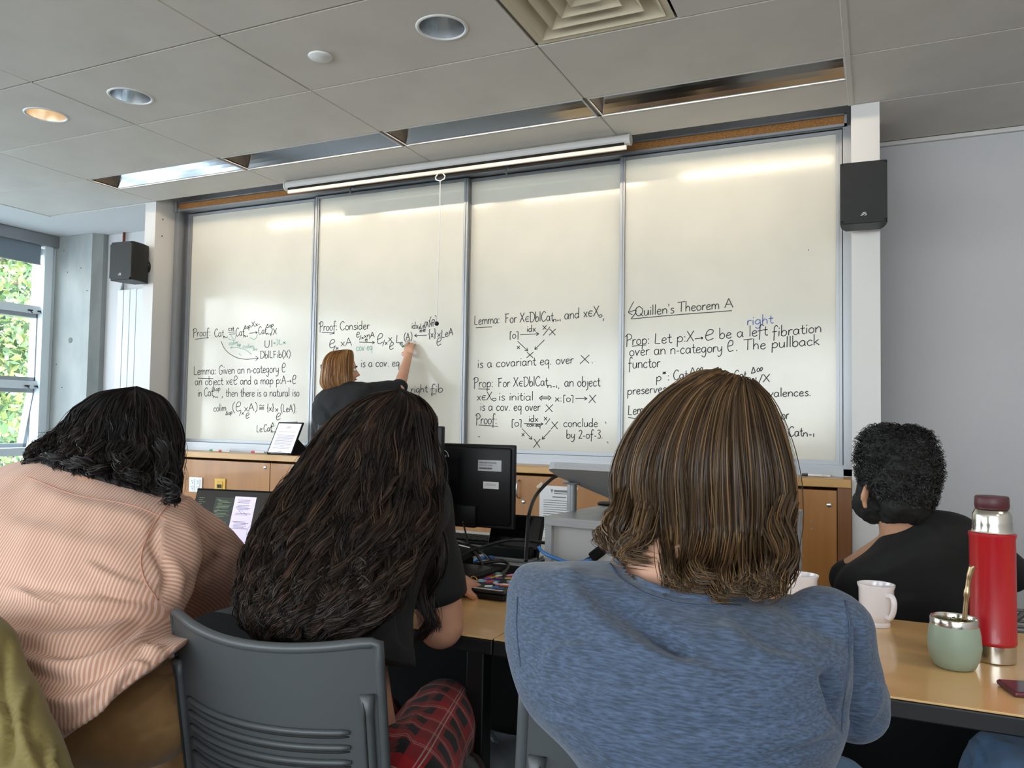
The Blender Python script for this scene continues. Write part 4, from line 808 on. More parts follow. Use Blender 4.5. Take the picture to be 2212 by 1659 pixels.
for k in range(34):
    b0 = .182-k*.0047; a0 = .084+rr.choice((0, .004, .008)); 
    if rr.random() < .85: sq(m_, a0, a0+rr.uniform(.01, .055), b0, b0+.0016, .0045)
for k in range(24): b0 = .185-k*.007; sq(m_, .015, .03+rr.uniform(0, .02), b0, b0+.0014, .0045) if k < 14 else None
ob('code_text', m_, M['codeink'], scr, kind='stuff')
m_ = MB()
for k in range(26):
    b0 = .183-k*.0045
    if k in (3, 8, 9, 12, 13, 14, 15) or k > 21: continue
    sq(m_, .160+rr.uniform(0, .01), .222-rr.uniform(0, .02), b0, b0+.0013, .0046)
for k in (0, 1): sq(m_, .165, .185, .035+k*.008, .0365+k*.008, .0046)
for (a0, b0, a1, b1) in ((.175, .148, .19, .148), (.19, .148, .20, .138), (.175, .148, .19, .138), (.20, .14, .21, .134)): m_.tube([hl+ul*a0+sup*b0+lpn*.0044, hl+ul*a1+sup*b1+lpn*.0044], .0005, 4)
ob('page_text', m_, M['pink'], scr, kind='stuff')
# tablet on the ledge
tz = .927; a = Py(577, 978, 4.33); b_ = Py(640, 981, 4.33); c_ = Py(594, 919, 4.40)
th = thing('tablet', 'tablet showing a page of text, propped on the ledge in a black folding case', 'tablet', ((a[0]+b_[0])/2, 4.36, tz))
u0 = np.array([1, .10, 0]); u0 /= np.linalg.norm(u0)
p00 = np.array([Py(578, 976, 4.30)[0], 4.30, tz+.004]); wT = .215; hT = .235; s0 = np.array([.0, math.sin(.42), math.cos(.42)])
u0 = np.array([.98, -.02, 0]); u0 /= np.linalg.norm(u0); s0 = s0+u0*.06; s0 /= np.linalg.norm(s0); n0 = np.cross(u0, s0)
if n0[1] > 0: n0 = -n0
cT = p00+u0*wT*.5+s0*hT*.5
ob('case', MB().obox(cT, u0, s0, n0, wT/2+.004, hT/2+.004, .006, 0, .004), M['blackm'], th)
d_ = ob('display', MB().obox(cT+n0*.0062, u0, s0, n0, wT/2-.006, hT/2-.008, .0005), mat('tablet page', '#d3cfdd', .3, emis=('#cfcadb', .55)), th)
tm = MB(); rr = random.Random(11)
for k in range(26):
    b0 = hT/2-.03-k*.0082
    if k in (3, 4, 6, 7, 21, 22): continue
    w0 = wT/2-.03; i0 = rr.choice((0, 0, .03, .06)) if k < 9 or k > 17 else 0
    tm.obox(cT+n0*.0068+s0*b0+u0*(0), u0, s0, n0, w0-i0, .0012, .0001)
ob('page_text', tm, M['inkg'], d_, kind='stuff')
ob('pencil', MB().tube([cT+s0*(hT/2+.008)-u0*.05+n0*.002, cT+s0*(hT/2+.008)+u0*.05+n0*.002], .004, 10), M['white'], th, True)
ob('stand_flap', MB().prism([cT-s0*hT/2-n0*.01+u0*wT/2, cT-n0*.008+u0*wT/2, np.array([cT[0]+wT/2+.03, 4.46, tz+.003])], -u0*wT), M['blackm'], th)
# markers on the ledge
def marker(u, v, L_, body, cap, lab, y=4.37, capL=.3, flip=False):
    q = Py(u, v, y); z = tz+.0075; t = thing('marker_pen', lab, 'marker', (q[0], y, z)); x0 = q[0]; c0 = x0+L_*capL
    ob('cap', MB().lathe([(.0, 0), (.006, .0005), (.0072, .004), (.0072, L_*capL)], (x0, y, z), 12, ax=0), cap, t, 'auto')
    ob('barrel', MB().lathe([(.0068, 0), (.0068, L_*(1-capL)-.004), (.005, L_*(1-capL)), (0, L_*(1-capL))], (c0, y, z), 12, ax=0), body, t, 'auto')
    return t
mr, mg, mbk = mat('red plastic', '#c2363c', .4), mat('green plastic', '#3f8a5a', .4), mat('black cap', '#1c1c1e', .4)
marker(453, 970, .115, M['white'], mg, 'green-capped whiteboard marker on the left end of the ledge')
marker(473, 973, .105, M['white'], mr, 'red whiteboard marker beside the green-capped one', y=4.33)
marker(543, 975, .12, M['white'], mr, 'red-capped whiteboard marker just left of the tablet')
marker(556, 970, .10, M['white'], M['white'], 'all-white marker behind the red-capped one near the tablet', y=4.42)
marker(1732, 1034, .10, M['white'], mbk, 'black-capped marker on the right end of the ledge', y=4.37)
er = Py(1772, 1034, 4.40); ob('board_eraser', MB().box(er[0]-.03, er[0]+.05, 4.385, 4.42, tz+.0, tz+.012, b=.003), M['label'], None, label='small flat white eraser at the right end of the ledge', cat='eraser')
# ------------------------------------------------------------------ mugs, gourd, flask, phone
M['china'] = mat('white china', '#e6e0e2', .18, coat=.5)
def mug(c, k, hang, lab, s=1.0):
    t = thing('mug', lab, 'mug', c, group=None)
    pr_ = [(.0, .004), (.026, .004), (.030, 0), (.031, .006), (.028, .010), (.034, .016), (.0375, .030), (.0385, .085), (.0415, .093), (.0415, .096), (.0385, .096), (.036, .088), (.035, .03), (.028, .018), (0, .016)]
    ob('cup', MB().lathe([(r*s, z*s) for r, z in pr_], c, 48), M['china'], t, 'auto')
    d = np.array([math.cos(hang), math.sin(hang), 0]); hp = [np.array(c)+d*x*s+np.array([0, 0, z*s]) for x, z in ((.034, .074), (.052, .077), (.060, .062), (.056, .040), (.046, .027), (.035, .027))]
    hh = catmull(hp, 5); ob('handle', MB().tube(hh, [.0062*s]*len(hh), 10), M['china'], t, True)
    return t
mg1 = Pz(1893, 1350, .7305); mug((mg1[0], mg1[1], .7305), 0, -.9, 'white china mug with handle showing, beside the green gourd cup', 1.0)
mg2 = (-.168, 2.10, .7305); mug(mg2, 0, 2.2, 'white china mug with a wooden stick, behind the blue shoulder', 1.0)
ob('stir_stick', MB().tube([(mg2[0]+.005, mg2[1], .76), (mg2[0]-.022, mg2[1]-.005, .872)], .0026, 6), mat('wood stick', '#c08a4a', .6), None, True, label='thin wooden stir stick standing in the farther white mug', cat='stick')
gc = Pz(2062, 1441, .7305); gc = (gc[0], gc[1], .7305)
gd = thing('gourd_cup', 'sage green mate cup with steel rim on the maple table', 'cup', gc)
M['sage'] = mat('sage enamel', '#8f9f8d', .45, bump=(400, .1, .0003)); M['steel'] = mat('stainless steel', '#c9c3b8', .2, 1.)
ob('body', MB().lathe([(0, .0), (.030, .0), (.037, .004), (.044, .02), (.0475, .042), (.046, .065), (.0425, .083), (.041, .083), (.039, .06), (0, .06)], gc, 48), M['sage'], gd, 'auto')
ob('rim', MB().lathe([(.0425, .080), (.0428, .094), (.0415, .0965), (.040, .094), (.0395, .075), (0, .0749)], gc, 48), M['steel'], gd, 'auto')
hb = MB(); rr = random.Random(2)
hb.lathe([(0, .088), (.03, .086), (.0392, .082), (.0392, .076)], gc, 24)
for k in range(160):
    a, r = rr.uniform(0, 6.28), .038*math.sqrt(rr.random()); x, y, z = gc[0]+r*math.cos(a), gc[1]+r*math.sin(a), gc[2]+.086+rr.uniform(0, .005); b0 = rr.uniform(0, 6.28)
    hb.add([(x, y, z), (x+.005*math.cos(b0), y+.005*math.sin(b0), z+rr.uniform(-.001, .003)), (x+.002*math.sin(b0), y-.002*math.cos(b0), z+.002)], [(0, 1, 2)])
ob('mate_leaves', hb, mat('yerba', '#7d7a3c', .9, var=(300, '#4f5224', .3, .7)), gd, kind='stuff')
st_ = thing('metal_straw', 'metal drinking straw leaning in the sage green cup', 'straw', (gc[0]+.01, gc[1], .80))
spt = [Py(2083, 1344, gc[1]+.0), Py(2086, 1310, gc[1]), Py(2090, 1270, gc[1]+.0), Py(2094, 1245, gc[1]), Py(2100, 1222, gc[1])]
M['brass'] = mat('straw metal', '#b39a78', .3, 1.)
ob('tube', MB().tube(catmull(spt, 5), [.0046]*8+[.0062]*2+[.0046]*5+[.0055]*6, 10), M['brass'], st_, True)
fc = Pz(2146, 1425, .7305); fc = (fc[0], fc[1], .7305)
fl = thing('vacuum_flask', 'tall red steel vacuum flask with maroon lid behind the green cup', 'flask', fc)
M['red'] = mat('red enamel', '#a80c18', .35, coat=.2); M['maroon'] = mat('maroon plastic', '#4a1a22', .45)
k_ = 1.0
ob('body', MB().lathe([(.040, .034), (.0418, .036), (.0425, .040), (.0415, .043), (.0412, .244), (.0428, .248), (.0428, .254), (.039, .256)], fc, 48), M['red'], fl, 'auto')
ob('base_ring', MB().lathe([(0, 0), (.038, 0), (.0405, .002), (.0408, .034), (.039, .035)], fc, 48), M['steel'], fl, 'auto')
ob('collar', MB().lathe([(.0385, .256), (.0365, .262), (.037, .266), (.036, .270), (.0367, .274), (.0355, .279), (.0355, .290), (.031, .300), (.027, .303)], fc, 48), M['steel'], fl, 'auto')
ob('lid', MB().lathe([(.027, .301), (.0305, .303), (.0305, .307), (.0315, .309), (.0305, .326), (.029, .328), (0, .328)], fc, 40), M['maroon'], fl, 'auto')
ph = thing('phone', 'phone in a dark red case at the right edge of the maple table', 'phone', (.26, 1.64, .731))
q = Pz(2178, 1497, .7305); uq = np.array([.96, .28, 0]); uq /= np.linalg.norm(uq); vq = np.array([-uq[1], uq[0], 0]); cq = q+uq*.075+vq*.012+np.array([0, 0, .005])
ob('case', MB().obox(cq, uq, vq, (0, 0, 1), .075, .037, .0045, 0, .004), mat('wine case', '#5b2433', .4), ph)
ob('screen', MB().obox(cq+np.array([0, 0, .0046]), uq, vq, (0, 0, 1), .071, .033, .0004), mat('phone glass', '#50414c', .12), ph)
# ------------------------------------------------------------------ figure tools
def nrm(v): v = np.array(v, float); return v/(np.linalg.norm(v)+1e-12)
def capsule(mb, p0, r0, p1, r1, n=14, flat=1.0, fdir=None):
    p0, p1 = np.array(p0, float), np.array(p1, float); t = nrm(p1-p0); a = np.cross(t, [0, 0, 1.]) if fdir is None else np.cross(t, fdir)
    if np.linalg.norm(a) < .05: a = np.cross(t, [1., 0, 0])
    a = nrm(a); b = np.cross(t, a); L = np.linalg.norm(p1-p0); R = []
    for k in range(5): th = -PI/2+PI/2*k/5; R.append((r0*math.sin(th), max(r0*math.cos(th), 1e-4)))
    R += [(0, r0), (L*.33, r0*.67+r1*.33), (L*.67, r0*.33+r1*.67), (L, r1)]
    for k in range(1, 6): th = PI/2*k/5; R.append((L+r1*math.sin(th), max(r1*math.cos(th), 1e-4)))
    vs = [p0+t*s+(math.cos(2*PI*j/n)*a+math.sin(2*PI*j/n)*b*flat)*r for s, r in R for j in range(n)]; k = len(R)
    return mb.add(vs, [(i*n+j, i*n+(j+1) % n, (i+1)*n+(j+1) % n, (i+1)*n+j) for i in range(k-1) for j in range(n)]+[tuple(range(n))[::-1], tuple((k-1)*n+j for j in range(n))])
def ellax(mb, c, ax, ay, az, r, n=20, m=14):
    t = MB().ellip((0, 0, 0), r, n, m); ax, ay, az = map(nrm, (ax, ay, az)); return mb.add([np.array(c)+v[0]*ax+v[1]*ay+v[2]*az for v in t.v], t.f)
class Surf:   # stack of tilted rings; each row: (uL, vL, uR, vR, y, half depth[, y of R]); the ring faces the viewer's side at phi = 0
    def __init__(s, rows, sq=1.0):
        C, A, B, D = [], [], [], []
        for r in rows:
            yR = r[6] if len(r) > 6 else r[4]; L, R = Py(r[0], r[1], r[4]), Py(r[2], r[3], yR); c = (L+R)/2; a = (R-L)/2
            C.append(c); A.append(a); D.append(r[5])
        s.C, s.A, s.D = np.array(C), np.array(A), np.array(D); s.k = len(rows); s.sq = sq
    def _ip(s, Q, t):
        x = np.clip(t, 0, 1)*(s.k-1); i = np.clip(np.floor(x).astype(int), 0, s.k-2); f = x-i
        g = lambda j: Q[np.clip(j, 0, s.k-1)]
        P0, P1, P2, P3 = g(i-1), g(i), g(i+1), g(i+2)
        if Q.ndim > 1: f = f[..., None]
        m1, m2 = (P2-P0)*.5, (P3-P1)*.5
        return (2*f**3-3*f**2+1)*P1+(f**3-2*f**2+f)*m1+(-2*f**3+3*f**2)*P2+(f**3-f**2)*m2
    def at(s, phi, t, rho=1.0):
        phi, t = np.broadcast_arrays(np.asarray(phi, float), np.asarray(t, float)); c, a, d = s._ip(s.C, t), s._ip(s.A, t), np.maximum(s._ip(s.D, t), .0005)
        v = c-CAM; v /= np.linalg.norm(v, axis=-1, keepdims=True); aa = np.linalg.norm(a, axis=-1, keepdims=True); ah = a/np.maximum(aa, 1e-6); ah0 = np.where(aa > 1e-4, ah, RT)
        b = v-ah0*(v*ah0).sum(-1, keepdims=True); b /= np.linalg.norm(b, axis=-1, keepdims=True)
        sn, cs = np.sin(phi), np.cos(phi)
        if s.sq != 1.0: sn = np.sign(sn)*np.abs(sn)**s.sq; cs = np.sign(cs)*np.abs(cs)**s.sq
        rho = np.asarray(rho)[..., None] if np.ndim(rho) else rho
        return c+(a*sn[..., None]-b*(d*cs)[..., None])*rho
    def mesh(s, mb, n=28, m=None, rho=1.0):
        m = m or s.k*4; ts = np.linspace(0, 1, m); ph = np.linspace(0, 2*PI, n, endpoint=False)
        P = s.at(ph[None, :].repeat(m, 0), ts[:, None].repeat(n, 1), rho).reshape(-1, 3)
        return mb.add(list(P), [(i*n+j, i*n+(j+1) % n, (i+1)*n+(j+1) % n, (i+1)*n+j) for i in range(m-1) for j in range(n)]+[tuple(range(n))[::-1], tuple((m-1)*n+j for j in range(n))])
def scr(V):   # world -> picture coordinates (for describing folds)
    d = V-CAM; z = d@fw; return np.stack([1106+FOC*(d@RT)/z, 829.5-FOC*(d@UP)/z], -1)
def fuse(mb, vox, smooth=4, sf=.5, post=None, deci=None):
    me = bpy.data.meshes.new('t'); me.from_pydata(mb.v, [], mb.f); bm = bmesh.new(); bm.from_mesh(me); bmesh.ops.recalc_face_normals(bm, faces=bm.faces); bm.to_mesh(me); bm.free()
    o = bpy.data.objects.new('t', me); COL.objects.link(o)
    md = o.modifiers.new('r', 'REMESH'); md.mode = 'VOXEL'; md.voxel_size = vox
    if smooth: sm_ = o.modifiers.new('s', 'SMOOTH'); sm_.factor = sf; sm_.iterations = smooth
    dg = bpy.context.evaluated_depsgraph_get(); out = bpy.data.meshes.new_from_object(o.evaluated_get(dg)); bpy.data.objects.remove(o); out.materials.clear()
    return out
def cutmesh(me, curve):   # open the neckline: drop every face that lies above the curve
    c = np.array(catmull(curve, 8)); bm = bmesh.new(); bm.from_mesh(me); co = np.array([f.calc_center_median()[:] for f in bm.faces]); s = scr(co)
    vv = np.interp(s[:, 0], c[:, 0], c[:, 1], left=-1e9, right=-1e9); bm.faces.ensure_lookup_table(); bmesh.ops.delete(bm, geom=[bm.faces[i] for i in np.nonzero(s[:, 1] < vv)[0]], context='FACES'); bm.to_mesh(me); bm.free()
def seg_dist(Q, pts):   # distance of 2-D points to a polyline, signed side
    best = np.full(len(Q), 1e9); sd = np.zeros(len(Q)); tt = np.zeros(len(Q)); n = len(pts)-1
    for i in range(n):
        a, b = pts[i], pts[i+1]; ab = b-a; L2 = ab@ab+1e-9; t = np.clip(((Q-a)@ab)/L2, 0, 1); p = a+t[:, None]*ab; d = np.linalg.norm(Q-p, axis=1); m = d < best
        s = np.sign(ab[0]*(Q[:, 1]-a[1])-ab[1]*(Q[:, 0]-a[0])); best = np.where(m, d, best); sd = np.where(m, s, sd); tt = np.where(m, (i+t)/n, tt)
    return best, sd, tt
def folds(me, specs, noise_=None):   # specs: (polyline in picture coords, width px, amplitude m, asym)
    n = len(me.vertices); co = np.empty(n*3); me.vertices.foreach_get('co', co); co = co.reshape(-1, 3); no = np.empty(n*3); me.vertex_normals.foreach_get('vector', no); no = no.reshape(-1, 3)
    S = scr(co); vd = co-CAM; vd /= np.linalg.norm(vd, axis=1)[:, None]; face = np.clip(-(no*vd).sum(1)*2+.2, 0, 1); disp = np.zeros(n)
    for pts, w, amp, asym in specs:
        P = np.array(catmull([tuple(p) for p in pts], 6) if len(pts) > 2 else pts, float); d, sd, t = seg_dist(S, P); taper = np.clip(np.minimum(t, 1-t)*5, 0, 1)**.7
        g = np.exp(-(d/w)**2); disp += amp*taper*(g if not asym else g*(1-asym)+asym*(sd*d/w)*np.exp(-(d/w)**2*.8)*1.6)
    co = co+no*(disp*face)[:, None]
    if noise_:
        for sc_, am, st in noise_:
            o = np.array([mnoise.noise(Vector((p[0]*sc_*st[0], p[1]*sc_*st[1], p[2]*sc_*st[2]))) for p in co]); co = co+no*(o*am)[:, None]
    me.vertices.foreach_set('co', co.ravel()); me.update(); return me
def place(me, name, m, parent, smooth=True, **kw):
    o = wloc(parent); me.transform(Matrix.Translation(-Vector(o))); me.name = name; return link(name, me, m, parent, smooth, **kw)
def strands(P, R, shade, name, m, parent, **kw):   # P: (n, k, 3) centre lines, R: (n, k) radii -> one mesh of narrow ribbons
    n, k, _ = P.shape; T = np.gradient(P, axis=1); T /= (np.linalg.norm(T, axis=2, keepdims=True)+1e-9)
    ref = P-CAM; ref /= np.linalg.norm(ref, axis=2, keepdims=True); A = np.cross(T, ref); A /= (np.linalg.norm(A, axis=2, keepdims=True)+1e-9); B = np.cross(T, A)
    ro = np.random.RandomState(n).uniform(-1.0, 1.0, n)[:, None, None]; D = A*np.cos(ro)+B*np.sin(ro)   # each strand a narrow ribbon with its own twist
    V = np.stack([P+R[..., None]*D, P-R[..., None]*D], 2).reshape(-1, 3)-wloc(parent)
    b0 = (np.arange(n)[:, None]*k+np.arange(k-1)[None, :]).reshape(-1, 1)*2
    F = np.concatenate([b0, b0+1, b0+3, b0+2], 1)
    me = bpy.data.meshes.new(name); me.vertices.add(len(V)); me.vertices.foreach_set('co', V.ravel()); me.loops.add(F.size); me.loops.foreach_set('vertex_index', F.ravel().astype(np.int32))
    me.polygons.add(len(F)); me.polygons.foreach_set('loop_start', (np.arange(len(F))*4).astype(np.int32)); me.update(calc_edges=True)
    at = me.attributes.new('shade', 'FLOAT', 'POINT'); at.data.foreach_set('value', np.repeat(shade.reshape(n, -1) if shade.ndim > 1 else np.repeat(shade[:, None], k, 1), 2, axis=1).reshape(-1).astype(np.float32))
    return link(name, me, m, parent, True, **kw)
def hairmat(name, c0, c1, c2, rough=.38, spec=.5):
    m = bpy.data.materials.new(name); m.use_nodes = True; n = m.node_tree.nodes; l = m.node_tree.links; b = n['Principled BSDF']; b.inputs['Roughness'].default_value = rough; b.inputs['Specular IOR Level'].default_value = spec
    a = n.new('ShaderNodeAttribute'); a.attribute_name = 'shade'; r = n.new('ShaderNodeValToRGB'); e = r.color_ramp.elements; e[0].color = lin(c0); e[1].color = lin(c2); e[1].position = 1; x = e.new(.55); x.color = lin(c1)
    l.new(a.outputs['Fac'], r.inputs[0]); l.new(r.outputs[0], b.inputs['Base Color']); return m
def hair(rows, m, parent, n_g=120, per=14, k=22, r=.0009, curl=0., cfreq=3., cvar=.5, spread=.10, lift=.03, tend=(.86, 1.0), phis=(-PI, PI), clump=.6, fly=40, seed=1, name='strands', depthvar=.06, drift=0., tipcurl=0., shade=(.0, .8), t0=0., curl0=.25, swirl=None):
    S = Surf(rows); g = np.random.RandomState(seed); ph0 = g.uniform(phis[0], phis[1], n_g); te = g.uniform(tend[0], tend[1], n_g); rl = 1-g.uniform(0, depthvar, n_g); p1, p2 = g.uniform(0, 2*PI, n_g), g.uniform(0, 2*PI, n_g); fr = cfreq*(1+g.uniform(-cvar, cvar, n_g)); am = curl*g.uniform(.4, 1.2, n_g); sh = g.uniform(shade[0], shade[1], n_g)
    N = n_g*per; gi = np.repeat(np.arange(n_g), per); u = np.linspace(0, 1, k)[None, :]; t = t0+u*((te[gi]+g.uniform(-.03, .03, N))[:, None]-t0); dphi = g.normal(0, spread, N)[:, None]; dr = g.uniform(-lift, lift*.4, N)[:, None]
    cl = 1-clump*u**1.5; grow = curl0+(1-curl0)*u
    ph = ph0[gi][:, None]+drift*u+dphi*cl; rho = rl[gi][:, None]+dr*cl+tipcurl*np.clip(u-.75, 0, 1)**1.5*8*np.sin(p1[gi])[:, None]
    P = S.at(ph, np.clip(t, 0, 1), 1.0); Cc = S._ip(S.C, np.clip(t, 0, 1)); out = P-Cc; ol = np.linalg.norm(out, axis=2, keepdims=True); P = Cc+out*rho[..., None]
    w = (2*PI*fr[gi][:, None]*u); a_ = (am[gi][:, None]*grow); T = np.gradient(P, axis=1); T /= (np.linalg.norm(T, axis=2, keepdims=True)+1e-9); O = out/(ol+1e-6); W = np.cross(T, O)
    ja = g.normal(0, .25, N)[:, None]
    P = P+W*(a_*np.sin(w+p1[gi][:, None]+ja))[..., None]+O*(a_*.6*np.cos(w+p2[gi][:, None]+ja))[..., None]
    if fly:
        fi = g.choice(N, fly, replace=False); f_ = g.uniform(.004, .02, fly)[:, None]*np.clip(u, .1, 1); P[fi] += O[fi]*f_[..., None]+W[fi]*(f_*np.sin(3*u+fi[:, None]))[..., None]
    R = np.full((N, k), r)*g.uniform(.6, 1.3, N)[:, None]*(1-.75*u**3); 
    if fly: R[fi] *= .4
    return strands(P, R, np.clip(sh[gi]+g.uniform(-.18, .18, N), 0, 1), name, m, parent)
def lock(pts, m, parent, n=60, r=.0009, w=.012, curl=.004, freq=3, seed=0, k=30, name='loose_lock', shade=(0, .7), taper=.5, ease=False):
    g = np.random.RandomState(seed); c = np.array(catmull([Py(*p) for p in pts], 8)); s = np.linspace(0, len(c)-1, k); i = np.clip(s.astype(int), 0, len(c)-2); f = (s-i)[:, None]; c = c[i]*(1-f)+c[i+1]*f
    u = np.linspace(0, 1, k)[None, :]; off = g.normal(0, 1, (n, 1, 3))*w*(1-taper*u)[..., None]; p = g.uniform(0, .9, n)[:, None]+seed; fr = freq*(1+g.uniform(-.1, .1, n))[:, None]
    off = off*(.12+.88*np.clip(u*2.2, 0, 1)**1.3*(1-.3*u))[..., None] if ease else off
    P = c[None]+off*.5+np.stack([np.sin(2*PI*fr*u+p), .7*np.cos(2*PI*fr*u+p), .2*np.sin(4*PI*fr*u+p)], -1)*curl
    R = np.full((n, k), r)*g.uniform(.6, 1.2, n)[:, None]*(1-.8*u**4); return strands(P, R, g.uniform(shade[0], shade[1], n), name, m, parent)
def head_prims(mb, c, fd, up, h=.235, ears=True, mb_nose=True):   # c: centre of the head, fd: where the face looks
    fd = nrm(fd); up = nrm(np.array(up)-fd*(np.array(up)@fd)); sd = np.cross(fd, up); c = np.array(c, float); s = h/.235
    q = lambda f, u, r_: c+(fd*f+up*u+sd*r_)*s
    ellax(mb, q(-.012, .028, 0), fd, sd, up, (.098*s, .076*s, .092*s)); ellax(mb, q(.028, -.035, 0), fd, sd, up, (.060*s, .058*s, .078*s)); ellax(mb, q(.050, -.088, 0), fd, sd, up, (.028*s, .030*s, .024*s))
    capsule(mb, q(.082, .008, 0), .010*s, q(.107, -.028, 0), .0125*s); ellax(mb, q(.092, -.034, 0), fd, sd, up, (.014*s, .018*s, .009*s))
    ellax(mb, q(.079, .030, 0), fd, sd, up, (.014*s, .050*s, .012*s))      # brow
    ellax(mb, q(.083, -.058, 0), fd, sd, up, (.011*s, .022*s, .006*s)); ellax(mb, q(.080, -.068, 0), fd, sd, up, (.011*s, .020*s, .007*s))
    for e in (1, -1):
        ellax(mb, q(.058, -.030, .038*e), fd, sd, up, (.024*s, .020*s, .026*s))
        if ears: ellax(mb, q(-.008, -.006, .079*e), nrm(fd*.9-sd*e*.4), nrm(sd*e+fd*.4), up, (.017*s, .007*s, .032*s))
    return q
def eyes(q, parent, fd):
    for e in (1, -1):
        o = ob('eye', MB().ellip(q(.078, .006, .031*e), (.0115, .0115, .0095), 14, 10), M['eyewhite'], parent, True); ob('iris', MB().ellip(q(.0850, .006, .031*e), (.0055, .0055, .0055), 10, 8), M['iris'], o, True)
        a = [q(.0925, .028, .016*e), q(.094, .033, .03*e), q(.080, .028, .046*e)]; ob('eyebrow', MB().tube(catmull(a, 4), .0028, 6), M['brow'], parent, True)
    ob('lips', MB().tube(catmull([q(.080, -.063, -.020), q(.0935, -.062, -.008), q(.0925, -.063, 0), q(.0935, -.062, .008), q(.080, -.063, .020)], 4), .0042, 8), M['lips'], parent, True)
def hand_prims(mb, w, d, n, side=1, curl=.5, s=1.0, spread=.0, pinch=False):   # w wrist, d finger direction, n back-of-hand normal
    d = nrm(d); n = nrm(np.array(n)-d*(np.array(n)@d)); x = np.cross(d, n)*side; w = np.array(w, float)
    ellax(mb, w+d*.045*s, d, x, n, (.050*s, .040*s, .016*s)); capsule(mb, w, .024*s, w+d*.03*s, .026*s, flat=.7, fdir=n)
    for i, (L, b) in enumerate(((.072, .030), (.080, .010), (.075, -.010), (.060, -.028))):
        p = w+d*(.078-abs(i-1)*.005)*s+x*b*s; dd = nrm(d+x*spread*(1.5-i)); c_ = curl*(1.0 if not (pinch and i < 2) else .8); r = .0088*s
        for j in range(3):
            a = c_*(j+.6)*.75; v = dd*math.cos(a)-n*math.sin(a); l_ = L*s*(.45, .32, .23)[j]; capsule(mb, p, r, p+v*l_, r*.92, 10); p = p+v*l_; r *= .92
    p = w+d*.02*s+x*.030*s; v1 = nrm(d*.65+x*.65-n*.4); capsule(mb, p, .013*s, p+v1*.036*s, .0105*s, 10); p = p+v1*.036*s; v2 = nrm(d*.9+x*.05-n*.45); capsule(mb, p, .0105*s, p+v2*.030*s, .009*s, 10)
M['skin'] = mat('fair skin', '#c99a80', .5, spec=.35, var=(9, '#bd8a70', .3, .75)); M['skinl'] = mat('light skin', '#d6a98f', .5, spec=.35, var=(9, '#c98f76', .35, .8)); M['skint'] = mat('tan skin', '#b88b6e', .5, spec=.35)
for k_ in ('skin', 'skinl', 'skint'): b_ = M[k_].node_tree.nodes['Principled BSDF']; b_.inputs['Subsurface Weight'].default_value = .12; b_.inputs['Subsurface Radius'].default_value = (.012, .005, .003); b_.inputs['Subsurface Scale'].default_value = 1.0
M['eyewhite'] = mat('eye white', '#e6e2de', .2); M['iris'] = mat('iris', '#3d2c20', .2); M['brow'] = mat('eyebrow', '#4a3423', .8); M['lips'] = mat('lips', '#b0675d', .5)
def legs_seated(parent, hipc, w, knees, feet, m, rt=.085, rk=.062, ra=.048, shoe=None, name='trousers', vox=.012, fold=None, noise_=None, low=None):
    mb = MB(); hipc = np.array(hipc, float); ellax(mb, hipc, (1, 0, 0), (0, 1, 0), (0, 0, 1), (w*.62, .13, .11))
    for s, kn, ft in zip((-1, 1), knees, feet):
        h = hipc+np.array([s*w*.28, .02, -.01]); capsule(mb, h, rt, kn, rk, 18); capsule(mb, kn, rk, np.array(ft)+[0, 0, .10], ra, 16)
    me = fuse(mb, vox, 6); 
    if fold or noise_: folds(me, fold or [], noise_)
    o = place(me, name, m, parent)
    for kn, ft in zip(knees, feet):
        ft = np.array(ft, float); sb = MB(); ellax(sb, ft+[0, .05, .045], (1, 0, 0), (0, 1, 0), (0, 0, 1), (.042, .13, .045)); capsule(sb, ft+[0, -.02, .06], .042, ft+[0, -.01, .11], .040)
        place(fuse(sb, .008, 3), 'shoe', shoe or M['blackm'], parent); 
    return o
